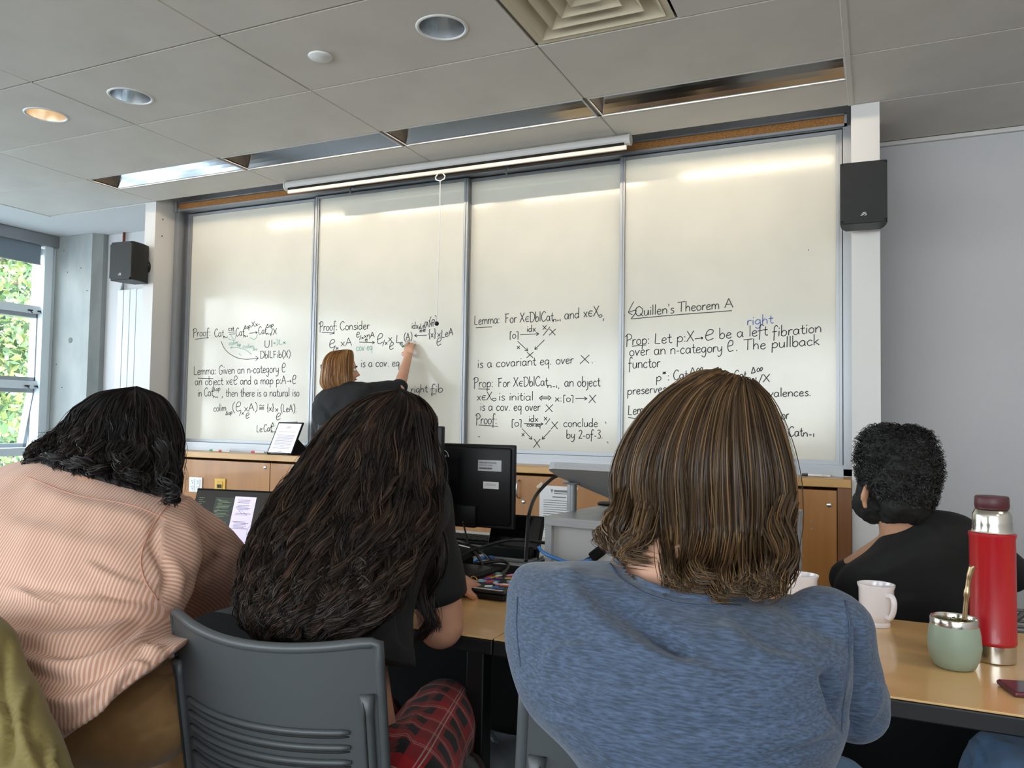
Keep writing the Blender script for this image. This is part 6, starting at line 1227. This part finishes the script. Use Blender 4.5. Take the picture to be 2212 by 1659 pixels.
# ------------------------------------------------------------------ person in the pink striped shirt
ch_a = make_chair('grey plastic chair under the person in the pink striped shirt, jacket on its back', (-1.42, .81, 0), (-.6, .8, 0), ribs=False)
pA = thing('person', 'person in a pink striped shirt and brown trousers leaning over a laptop', 'person', (-1.35, 1.0, 0))
rA = [(170, 985, 335, 1010, 1.20, .06), (62, 1003, 372, 1062, 1.17, .09), (-40, 1050, 402, 1118, 1.13, .125), (-95, 1130, 400, 1200, 1.08, .15), (-90, 1230, 372, 1270, 1.03, .155), (-55, 1320, 330, 1335, .99, .155), (0, 1400, 330, 1375, .95, .15), (45, 1480, 352, 1392, .93, .145), (85, 1550, 368, 1400, .92, .14), (122, 1606, 372, 1412, .92, .125)]
mb = MB(); Surf(rA, .9).mesh(mb, 44, 70); sA_ = Py(325, 1150, 1.20); eA = Py(468, 1248, 1.52); wA = np.array([-1.60, 1.74, .768])
Sl = Surf([(250, 1240, 395, 1085, 1.15, .10), (300, 1290, 440, 1118, 1.22, .10), (360, 1322, 492, 1162, 1.30, .095), (430, 1322, 530, 1222, 1.38, .085), (480, 1306, 540, 1262, 1.45, .07), (520, 1296, 540, 1280, 1.52, .04)], 1.0); Sl.mesh(mb, 32, 40)
me = fuse(mb, .006, 4)
fA = [([(350, 1290), (362, 1240), (330, 1170), (345, 1110)], 10, -.010, 0), ([(0, 1260), (120, 1290), (260, 1300), (350, 1300)], 16, .010, .6), ([(0, 1350), (100, 1370), (200, 1360), (300, 1330)], 18, .014, .6), ([(40, 1410), (150, 1430), (260, 1400), (320, 1350)], 16, .016, .7), ([(40, 1440), (160, 1470), (240, 1430), (330, 1380)], 12, -.010, .4), ([(60, 1500), (170, 1500), (260, 1450)], 14, .010, .6),
  ([(200, 1270), (280, 1290), (350, 1305)], 9, -.008, .4), ([(180, 1210), (260, 1250), (340, 1270)], 12, .006, .5), ([(400, 1120), (450, 1200), (440, 1290)], 16, .010, .6), ([(470, 1150), (480, 1200), (430, 1250), (400, 1300)], 14, -.009, .4), ([(500, 1180), (520, 1230), (490, 1280)], 10, .008, .5), ([(380, 1200), (400, 1260), (390, 1310)], 14, .008, .6), ([(430, 1140), (460, 1180), (500, 1200)], 9, .008, .5),
  ([(60, 1040), (170, 1080), (300, 1110), (370, 1150)], 20, .006, .5), ([(0, 1120), (120, 1150), (260, 1180)], 22, .004, .5), ([(250, 1460), (290, 1430), (330, 1440)], 10, .008, .6), ([(200, 1560), (250, 1500), (290, 1440)], 12, -.008, .5), ([(130, 1580), (200, 1540), (250, 1480)], 10, .008, .5), ([(310, 1390), (325, 1400), (350, 1392)], 8, .014, .6), ([(40, 1270), (90, 1300), (140, 1310)], 10, .008, .6)]
PRE = np.empty(len(me.vertices)*3); me.vertices.foreach_get('co', PRE); PRE = PRE.reshape(-1, 3).copy(); folds(me, fA, [(6, .007, (1, 1, 1)), (22, .0028, (1, 1, 1))])
def stripemat():
    m = mat('pink striped cotton', '#d9a894', .85, sheen=.1); n = m.node_tree.nodes; l = m.node_tree.links; b = n['Principled BSDF']; a = n.new('ShaderNodeAttribute'); a.attribute_name = 'cloth'; s = n.new('ShaderNodeSeparateXYZ'); l.new(a.outputs['Vector'], s.inputs[0])
    def sine(sock, per, op='SINE'): x = n.new('ShaderNodeMath'); x.operation = 'MULTIPLY'; l.new(sock, x.inputs[0]); x.inputs[1].default_value = 2*PI/per; y = n.new('ShaderNodeMath'); y.operation = op; l.new(x.outputs[0], y.inputs[0]); return y.outputs[0]
    r = n.new('ShaderNodeValToRGB'); mr = n.new('ShaderNodeMapRange'); mr.inputs['From Min'].default_value = -1; l.new(sine(s.outputs['X'], 0.0064), mr.inputs['Value']); l.new(mr.outputs[0], r.inputs[0]); e = r.color_ramp.elements
    e[0].color = lin('#bd8d76'); e[0].position = .42; e[1].color = lin('#d5b5a3'); e[1].position = .68
    t = n.new('ShaderNodeTexCoord'); nz = n.new('ShaderNodeTexNoise'); nz.inputs['Scale'].default_value = 420; l.new(t.outputs['Object'], nz.inputs['Vector']); bp = n.new('ShaderNodeBump'); bp.inputs['Strength'].default_value = .4; bp.inputs['Distance'].default_value = .0008; l.new(nz.outputs['Fac'], bp.inputs['Height']); l.new(bp.outputs[0], b.inputs['Normal'])
    l.new(r.outputs[0], b.inputs['Base Color']); return m
shA = place(me, 'shirt', stripemat(), pA)
dS = nrm(Py(400, 1118, 1.13)-Py(-40, 1050, 1.13)); dS2 = nrm(RT*1.0-UP*.10); aS = nrm(eA-sA_); cS = nrm(np.cross(aS, [0.2, .3, 1]))
def cA(c):
    s = scr(c); arm, _, _ = seg_dist(s, np.array([(395, 1150.), (430, 1210), (520, 1270)])); pr_ = ((c-sA_)@aS); isarm = (arm < 125) & (s[:, 0] > 352-(s[:, 1]-1100)*.02); r_ = c-sA_; up2 = np.cross(cS, aS)
    wig = np.array([mnoise.noise(Vector(p*9)) for p in c])*.004
    return np.where(isarm, r_@up2+wig, c@dS2+wig), c[:, 2]
clothattr(shA, lambda c: cA(PRE))
M['seampink'] = mat('pink seam', '#c28e7a', .9)
seam(shA, [(376, 1078), (346, 1112), (318, 1160), (304, 1210), (314, 1256), (342, 1296)], .0014, M['seampink'], shA); seam(shA, [(60, 1030), (160, 1068), (280, 1090), (360, 1120)], .0010, M['seampink'], shA)
bb = MB(); hA = Py(275, 965, 1.29); fA_ = nrm((-.35, .85, -.45)); qA = head_prims(bb, hA, fA_, (0, .35, 1), h=.21); nA = Py(250, 1040, 1.18); capsule(bb, hA+np.array([.0, -.03, -.05]), .058, nA, .065, 16); capsule(bb, nA, .09, Py(160, 1300, 1.04), .13, 20); capsule(bb, Py(160, 1300, 1.06), .12, Py(230, 1500, 1.0), .085, 20)
capsule(bb, nA, .06, sA_, .06); capsule(bb, sA_, .055, eA, .046); capsule(bb, eA, .045, wA, .028); hand_prims(bb, wA, (-.2, 1, -.05), (0, 0, 1), 1, .45)
sA2 = Py(-30, 1130, 1.15); eA2 = np.array([-2.1, 1.50, .80]); wA2 = np.array([-1.95, 1.80, .79]); capsule(bb, nA, .06, sA2, .06); capsule(bb, sA2, .055, eA2, .045); capsule(bb, eA2, .045, wA2, .028); hand_prims(bb, wA2, (.15, 1, -.05), (0, 0, 1), -1, .45)
place(fuse(bb, .008, 3), 'body', M['skin'], pA); eyes(qA, pA, fA_)
mb = MB(); capsule(mb, sA2, .08, eA2, .065, 18); capsule(mb, eA2, .06, wA2, .045, 16); place(fuse(mb, .009, 3), 'far_sleeve', shA.data.materials[0], pA)
rowsA = [(288, 836, 294, 835, 1.26, .004), (232, 850, 338, 858, 1.255, .06), (192, 884, 362, 905, 1.25, .09), (168, 918, 372, 950, 1.24, .10), (140, 945, 375, 990, 1.22, .10), (110, 962, 377, 1025, 1.19, .095), (82, 980, 378, 1055, 1.16, .085), (72, 1000, 374, 1082, 1.13, .07)]
mb = MB(); Surf(rowsA).mesh(mb, 36, 50, .88); hcA = place(fuse(mb, .008, 3), 'hair', mat('black-brown hair mass', '#110d0c', .7), pA)
M['haira'] = hairmat('black-brown hair', '#080607', '#15100f', '#33241d', .5, .3)
hair(rowsA, M['haira'], hcA, 240, 16, 30, .0011, curl=.010, cfreq=3.2, spread=.07, lift=.05, tend=(.72, 1.0), clump=.75, fly=150, seed=8, depthvar=.12, shade=(0, .75), curl0=.05, phis=(-PI*.7, PI*.7))
for i, (pts, n_, w_, cu) in enumerate((([(180, 930, 1.17), (130, 965, 1.13), (85, 975, 1.11), (62, 1000, 1.10), (90, 1012, 1.09)], 60, .009, .008), ([(200, 950, 1.15), (150, 985, 1.10), (110, 985, 1.08), (70, 995, 1.07)], 60, .009, .010), ([(220, 960, 1.13), (180, 1000, 1.08), (140, 995, 1.06), (115, 985, 1.06)], 60, .009, .010), ([(250, 960, 1.13), (225, 1010, 1.08), (190, 1010, 1.06), (165, 990, 1.06)], 60, .009, .010),
    ([(370, 960, 1.20), (372, 1020, 1.17), (382, 1060, 1.15), (372, 1090, 1.14), (392, 1105, 1.14)], 50, .008, .008), ([(345, 960, 1.15), (350, 1030, 1.10), (372, 1068, 1.09), (360, 1085, 1.09)], 60, .012, .010), ([(300, 970, 1.13), (290, 1020, 1.08), (320, 1048, 1.07), (350, 1066, 1.08)], 60, .012, .010), ([(270, 960, 1.12), (262, 1010, 1.07), (290, 1030, 1.06)], 60, .012, .010))):
    lock(pts, M['haira'], hcA, n_, .0011, w_, cu, 2.2, i+50, 28, 'hair_lock', (0, .7), .3)
ringlets(rowsA, M['haira'], hcA, 26, .35, .85, .007, 2.2, 7, .008, 26)
M['khaki'] = fabric('brown twill', '#86633a', '#957146'); 
kA = Py(404, 1462, 1.42); legs_seated(pA, Py(215, 1520, 1.02), .36, [np.array([-1.98, 1.35, .55]), kA], [np.array([-2.0, 1.35, 0]), kA*[1, 1, 0]+[-.05, .02, 0]], M['khaki'], rt=.088, rk=.074, ra=.058, vox=.009, fold=[([(250, 1560), (330, 1500), (400, 1440)], 12, .008, .5), ([(200, 1600), (300, 1560), (400, 1530)], 12, -.008, .4), ([(280, 1600), (350, 1570), (410, 1560)], 9, .008, .6), ([(330, 1450), (380, 1470), (408, 1500)], 9, .006, .5)], noise_=[(10, .006, (1, 1, 1))])
# ------------------------------------------------------------------ bearded person in black beyond the table
pD = thing('person', 'bearded person with short black curly hair in a black T-shirt, beyond the table', 'person', (.08, 2.4, 0))
rD = [(1898, 1162, 2016, 1098, 2.38, .05), (1868, 1192, 2070, 1108, 2.37, .075), (1828, 1222, 2106, 1130, 2.36, .095), (1806, 1250, 2118, 1185, 2.36, .11), (1800, 1285, 2130, 1240, 2.37, .115), (1812, 1320, 2150, 1300, 2.38, .12), (1825, 1360, 2170, 1360, 2.39, .12), (1835, 1450, 2160, 1450, 2.40, .12), (1845, 1520, 2150, 1520, 2.41, .11)]
mb = MB(); Surf(rD, .9).mesh(mb, 36, 50); sD, sD2 = Py(1835, 1250, 2.40), Py(2085, 1165, 2.40); eD, eD2 = np.array([-.03, 2.66, .74]), np.array([.33, 2.55, .80]); capsule(mb, sD, .055, eD*.6+sD*.4, .055); capsule(mb, sD2, .055, eD2, .055)
place(folds(fuse(mb, .008, 4), [([(1850, 1215), (1900, 1230), (2000, 1180)], 12, .006, .5), ([(2000, 1120), (2040, 1160), (2090, 1180)], 10, .006, .5), ([(1830, 1280), (1900, 1300), (2000, 1290)], 14, .005, .5)], [(9, .004, (1, 1, 1))]), 't_shirt', M['blackcloth'], pD)
bb = MB(); hD = Py(1928, 1040, 2.36); fD = nrm((-.80, .60, .10)); qD = head_prims(bb, hD, fD, (.10, -.1, 1), ears=False, h=.215); nD = Py(1955, 1170, 2.38); capsule(bb, hD+np.array([.02, .0, -.04]), .060, nD, .062, 18); capsule(bb, nD, .062, Py(1960, 1300, 2.39), .09, 18)
for s_, e_, w_ in ((sD, eD, np.array([-.10, 2.82, .62])), (sD2, eD2, np.array([.25, 2.80, .62]))): capsule(bb, nD, .05, s_, .05); capsule(bb, s_, .045, e_, .04); capsule(bb, e_, .04, w_, .026); hand_prims(bb, w_, (0, 1, -.3), (0, 0, 1), 1, .5)
eE = Py(1869, 1068, 2.30)
ellax(bb, eE, nrm((.5, .75, 0)), nrm((.8, -.55, 0)), (0.15, 0, 1), (.017, .007, .032)); ellax(bb, eE+np.array([0, 0, -.03]), (1, 0, 0), (0, 1, 0), (0, 0, 1), (.009, .007, .010)); capsule(bb, Py(960, 1250, 2.39), .01, Py(960, 1251, 2.39), .01) if False else None
capsule(bb, Py(1960, 1300, 2.39), .09, (.09, 2.42, .56), .10, 18)
place(fuse(bb, .007, 3), 'body', M['skint'], pD); eyes(qD, pD, fD)
M['hairk'] = hairmat('black hair', '#040404', '#090909', '#1c1b1b', .45, .4)
rowsD = [(1938, 920, 1942, 920, 2.37, .004), (1890, 924, 1988, 930, 2.37, .05), (1862, 948, 2014, 952, 2.365, .08), (1852, 985, 2030, 990, 2.36, .095), (1852, 1015, 2034, 1025, 2.355, .10), (1858, 1042, 2028, 1062, 2.35, .098), (1876, 1075, 2016, 1098, 2.35, .09), (1892, 1105, 2004, 1125, 2.35, .078), (1905, 1130, 1996, 1140, 2.355, .066)]
mb = MB(); Surf(rowsD).mesh(mb, 32, 40, .97); hcD = place(folds(fuse(mb, .006, 3), [], [(26, .010, (1, 1, 1)), (60, .004, (1, 1, 1))]), 'hair', mat('black hair mass', '#080808', .75), pD)
gD = np.random.RandomState(4); SD = Surf(rowsD); nD_ = 3200; ph = gD.uniform(-PI*.8, PI*.8, nD_); tt = gD.uniform(.02, .74, nD_)**.9; base = SD.at(ph, tt, .96); Cc = SD._ip(SD.C, tt); O = base-Cc; O /= np.linalg.norm(O, axis=1)[:, None]; u = np.linspace(0, 1, 9)[None, :]
W1 = np.cross(O, gD.normal(0, 1, (nD_, 3))); W1 /= np.linalg.norm(W1, axis=1)[:, None]; W2 = np.cross(O, W1); Ls = gD.uniform(.012, .026, nD_)[:, None]*(1.2-tt[:, None]); cr = gD.uniform(.003, .006, nD_)[:, None]; w_ = gD.uniform(4, 8, nD_)[:, None]
Pp = base[:, None]+O[:, None]*(Ls*u)[..., None]+W1[:, None]*(cr*np.sin(w_*u))[..., None]+W2[:, None]*(cr*(1-np.cos(w_*u)))[..., None]
strands(Pp, np.full((nD_, 9), .0011)*(1-.6*u), gD.uniform(0, .9, nD_), 'curls', M['hairk'], hcD)
# beard
bD = MB(); ellax(bD, qD(.048, -.080, -.0), fD, np.cross(fD, [0, 0, 1]), (0, 0, 1), (.060, .066, .050)); ellax(bD, qD(.03, -.045, .055), fD, np.cross(fD, [0, 0, 1]), (0, 0, 1), (.045, .024, .050)); ellax(bD, qD(.03, -.045, -.055), fD, np.cross(fD, [0, 0, 1]), (0, 0, 1), (.045, .024, .050))
place(folds(fuse(bD, .006, 3), [], [(50, .006, (1, 1, 1)), (90, .004, (1, 1, 1))]), 'beard', mat('black beard', '#0b0a0a', .8), pD)
legs_seated(pD, (.09, 2.46, .53), .36, [(-.05, 2.86, .55), (.25, 2.86, .55)], [(-.05, 2.86, 0), (.25, 2.88, 0)], M['blackcloth'])
# ------------------------------------------------------------------ lecturer at the board
pE = thing('person', 'standing lecturer with ginger bob haircut and black jumper writing on the whiteboard', 'person', (-3.05, 4.05, 0))
rE = [(718, 826, 765, 826, 4.06, .04), (700, 842, 792, 828, 4.06, .07), (686, 858, 806, 842, 4.05, .10), (679, 885, 806, 880, 4.04, .115), (688, 930, 800, 925, 4.04, .115), (697, 980, 795, 980, 4.04, .11), (700, 1040, 795, 1040, 4.05, .115), (696, 1085, 802, 1085, 4.05, .12)]
mb = MB(); Surf(rE, .9).mesh(mb, 32, 44); sE, eE_ = Py(790, 848, 4.06), Py(862, 838, 4.20); wE = Py(882, 770, 4.42); capsule(mb, sE, .062, eE_*.94+sE*.06, .048, 18); sE2, eE2 = Py(695, 875, 4.05), Py(686, 935, 4.02); wE2 = Py(720, 985, 4.14)
capsule(mb, sE2, .055, eE2, .043, 16); capsule(mb, eE2, .043, wE2, .038, 16)
jm = place(folds(fuse(mb, .010, 4), [([(690, 870), (712, 900), (705, 950)], 6, -.012, 0), ([(740, 850), (790, 850), (840, 838)], 6, .006, .5), ([(790, 860), (800, 880), (790, 910)], 5, -.008, .3)], [(10, .008, (1, 1, 1)), (24, .003, (1, 1, 1))]), 'jumper', fabric('black jumper', '#08090b', '#0e1014', sheen=0.), pE)
cu_ = nrm(wE-eE_); ob('cuff', MB().tube([eE_-cu_*.01, eE_+cu_*.025, eE_+cu_*.028], [.050, .052, .050], 20), jm.data.materials[0], pE, True)
bb = MB(); hE = Py(742, 800, 4.08); fE = nrm((.80, .62, -.02)); qE = head_prims(bb, hE, fE, (0, 0, 1), h=.205, ears=False); nE = Py(735, 845, 4.07); capsule(bb, hE+np.array([0, -.0, -.05]), .05, nE, .052); capsule(bb, nE, .06, Py(745, 980, 4.05), .10); capsule(bb, Py(745, 980, 4.05), .10, (-3.05, 4.05, .30), .08)
capsule(bb, nE, .045, sE, .045); capsule(bb, sE, .04, eE_, .038); capsule(bb, eE_, .040, wE, .027, 16); 
tipE = Py(884, 733, 4.49); dE = nrm(tipE-wE); hand_prims(bb, wE, dE, nrm((.15, -1, .1)), -1, .50, .95, .05, True)
capsule(bb, nE, .045, sE2, .045); capsule(bb, sE2, .04, eE2, .036); capsule(bb, eE2, .035, wE2, .025); hand_prims(bb, wE2, (.5, .6, -.3), (0, -.3, 1), 1, .6)
place(fuse(bb, .006, 2), 'body', M['skinl'], pE); eyes(qE, pE, fE)
mk = thing('marker_pen', 'green-ended marker pen held by the lecturer against the board', 'marker', Py(876, 743, 4.47)); m0, m1 = Py(871, 747, 4.42), Py(886, 733, 4.503); ob('barrel', MB().tube([m0, m0*.15+m1*.85], .0085, 12), M['white'], mk, True); ob('tip', MB().tube([m0*.15+m1*.85, m1], [.006, .002], 10), M['black'], mk, True); ob('end_cap', MB().tube([m0-(m1-m0)*.12, m0], 0.0064, 12), mg, mk, True)
M['hairg'] = hairmat('ginger hair', '#6a4322', '#946336', '#c79a5f', .35, .5)
rowsEh = [(741, 756, 744, 755, 4.08, .004), (716, 760, 758, 757, 4.078, .05), (705, 775, 760, 768, 4.075, .09), (700, 795, 760, 785, 4.07, .095), (697, 815, 760, 802, 4.065, .095), (696, 830, 760, 818, 4.06, .086), (702, 842, 758, 828, 4.055, .07)]
mb = MB(); Surf(rowsEh).mesh(mb, 30, 40, .94); hcE = place(fuse(mb, .008, 2), 'hair', mat('ginger hair mass', '#7d5128', .6), pE)
hair(rowsEh, M['hairg'], hcE, 120, 14, 18, .0016, curl=.003, cfreq=1., spread=.08, lift=.05, tend=(.88, 1.), clump=.6, fly=20, seed=9, depthvar=.05, shade=(.1, .9), phis=(-PI*.85, PI*.62))
M['charc'] = fabric('dark trousers', '#1b1c20', '#222329'); mb = MB()
ellax(mb, (-3.06, 4.05, .93), (1, 0, 0), (0, 1, 0), (0, 0, 1), (.17, .12, .13))
for s in (-1, 1): capsule(mb, (-3.06+s*.085, 4.05, .88), .095, (-3.06+s*.09, 4.04, .50), .065, 18); capsule(mb, (-3.06+s*.09, 4.04, .50), .065, (-3.06+s*.10, 4.06, .09), .050, 16)
place(fuse(mb, .010, 4), 'trousers', M['charc'], pE)
for s in (-1, 1): sb = MB(); ellax(sb, (-3.06+s*.10, 4.03, .045), (1, 0, 0), (0, 1, 0), (0, 0, 1), (.042, .13, .045)); place(fuse(sb, .008, 2), 'shoe', M['blackm'], pE)
# ------------------------------------------------------------------ knees in jeans, right edge
pF = thing('person', 'knee in blue jeans under the maple table at the right edge, rest out of view', 'person', (.45, 1.0, 0))
kF = np.array([.215, 1.66, .575]); legs_seated(pF, (.52, .98, .53), .36, [kF, np.array([.62, 1.5, .56])], [np.array([.24, 1.62, 0]), np.array([.64, 1.5, 0])], M['denim'], rt=.10, rk=.085, ra=.065, fold=[([(2080, 1580), (2110, 1610), (2125, 1650)], 7, .012, .6), ([(2060, 1590), (2090, 1625), (2095, 1659)], 8, -.010, .5), ([(2120, 1570), (2160, 1600), (2200, 1610)], 9, .008, .5)], noise_=[(14, .010, (1, 1, 1))], vox=.009)
make_chair('grey plastic chair just outside the frame at the right', (.60, .72, 0), (-.2, 1, 0), ribs=False)
# ------------------------------------------------------------------ jacket over a chair, bags
jk = thing('jacket', 'olive khaki jacket draped over a chair at the lower left corner', 'jacket', (-1.3, .75, .45))
rJ = [(-330, 1315, -30, 1330, .755, .035), (-400, 1350, 8, 1362, .75, .055), (-430, 1440, 35, 1440, .745, .06), (-440, 1520, 70, 1520, .735, .065), (-440, 1600, 108, 1595, .725, .07), (-440, 1700, 150, 1680, .715, .075), (-430, 1820, 190, 1800, .71, .07)]
mb = MB(); Surf(rJ, .85).mesh(mb, 40, 50); me = folds(fuse(mb, .006, 4), [([(15, 1370), (10, 1480), (30, 1600), (20, 1659)], 10, -.014, .3), ([(60, 1480), (50, 1560), (80, 1659)], 9, .012, .6), ([(100, 1590), (95, 1640), (110, 1680)], 7, -.012, .4), ([(0, 1520), (20, 1560), (15, 1600)], 7, .010, .5), ([(120, 1610), (118, 1650), (130, 1690)], 6, .010, .4)], [(8, .010, (1, 1, .5)), (25, .003, (1, 1, 1))])
place(me, 'fabric', fabric('olive cotton', '#6f6233', '#7d6f3d'), jk)
bgk = thing('backpack', 'grey backpack with mesh pocket standing under the maple table', 'bag', (-.93, 1.9, 0)); M['bagg'] = fabric('grey nylon', '#868e94', '#979fa5'); M['bagd'] = fabric('grey mesh', '#5f666b', '#6d757a')
a0, a1 = Py(990, 1600, 1.9), Py(1112, 1600, 1.9)
mb = MB(); mb.box(a0[0]-.03, a1[0], 1.84, 2.02, .02, .345, b=.035); mb.box(a0[0]+.02, a1[0]-.05, 1.80, 1.86, .05, .25, b=.02); place(folds(fuse(mb, .008, 5), [([(1000, 1600), (1030, 1615), (1075, 1600)], 6, .006, .5), ([(1060, 1600), (1062, 1659), (1062, 1670)], 4, .008, 0)], [(16, .008, (1, 1, 1))]), 'bag_body', M['bagg'], bgk)
ob('mesh_pocket', MB().box(a1[0]-.075, a1[0]-.01, 1.822, 1.845, .06, .27, b=.008), M['bagd'], bgk); ob('strap', MB().tube(catmull([(a0[0]+.05, 1.82, .34), (a0[0]+.06, 1.80, .30), (a0[0]+.05, 1.79, .22)], 5), .009, 8), M['bagg'], bgk, True); ob('handle', MB().tube(catmull([(a0[0]+.04, 1.93, .34), (a0[0]+.07, 1.93, .37), (a0[0]+.10, 1.93, .34)], 5), .007, 8), M['bagg'], bgk, True)
bg2 = thing('shoulder_bag', 'maroon and grey bag on the floor beside the plaid trousers', 'bag', (-.80, 1.45, 0))
p0, p1 = Py(905, 1660, 1.50), Py(1000, 1640, 1.55); mb = MB(); capsule(mb, p0+[0, 0, -.05], .07, p1+[0, 0, -.04], .055, 18); ellax(mb, (p0+p1)/2+[0, 0, -.22], (1, 0, 0), (0, 1, 0), (0, 0, 1), (.12, .10, .22))
place(folds(fuse(mb, .008, 4), [], [(14, .008, (1, 1, 1))]), 'bag_body', fabric('maroon cloth', '#38141c', '#451b24'), bg2)
ob('strap', MB().tube(catmull([p0+[.02, -.06, .0], (p0+p1)/2+[.02, -.07, .02], p1+[.03, -.03, .01], p1+[.05, .02, -.12]], 6), .014, 10), mat('grey strap', '#6b6c66', .8), bg2, True)
# patterned mesh chair back at the right edge
mc = thing('mesh_chair', 'grey office chair with perforated pattern back, right edge beyond the table', 'chair', (.33, 2.42, 0)); x0, x1 = Py(2186, 1345, 2.24)[0], .60
zc0, zc1 = .66, Py(2200, 1318, 2.24)[2]; fb = MB(); N1, N2 = 10, 8
for i in range(N1+1): xx = x0+(x1-x0)*i/N1; fb.tube([(xx, 2.24, zc0), (min(xx+.10, x1), 2.24, zc1)] if i < N1-2 else [(xx, 2.24, zc0), (xx, 2.24, zc1)], .004, 6)
for i in range(N2+1): zz = zc0+(zc1-zc0)*i/N2; fb.tube([(x0, 2.24, zz), (x1, 2.24, zz)], .004, 6)
ob('lattice', fb, mat('grey lattice', '#55534f', .6), mc, kind='stuff'); ob('back_frame', MB().tube([(x0, 2.24, zc0), (x0, 2.24, zc1-.03), (x0+.03, 2.24, zc1), (x1-.03, 2.24, zc1), (x1, 2.24, zc1-.03), (x1, 2.24, zc0), (x0, 2.24, zc0)], .009, 8), mat('grey frame', '#4a4946', .5), mc, True)
ob('seat', MB().box(x0, x1, 2.28, 2.70, .42, .47, b=.02), M['blackm'], mc); ob('post', MB().tube([(x0+.18, 2.48, .42), (x0+.18, 2.48, .06)], .025, 12), M['cframe'], mc, True)
for a in range(5): ob('foot', MB().tube([(x0+.18, 2.48, .06), (x0+.18+.24*math.cos(a*1.257), 2.48+.24*math.sin(a*1.257), .02)], .016, 8), M['cframe'], mc, True)
ob('back_support', MB().tube([(x0+.18, 2.27, .68), (x0+.18, 2.28, .44)], .015, 8), M['cframe'], mc, True)
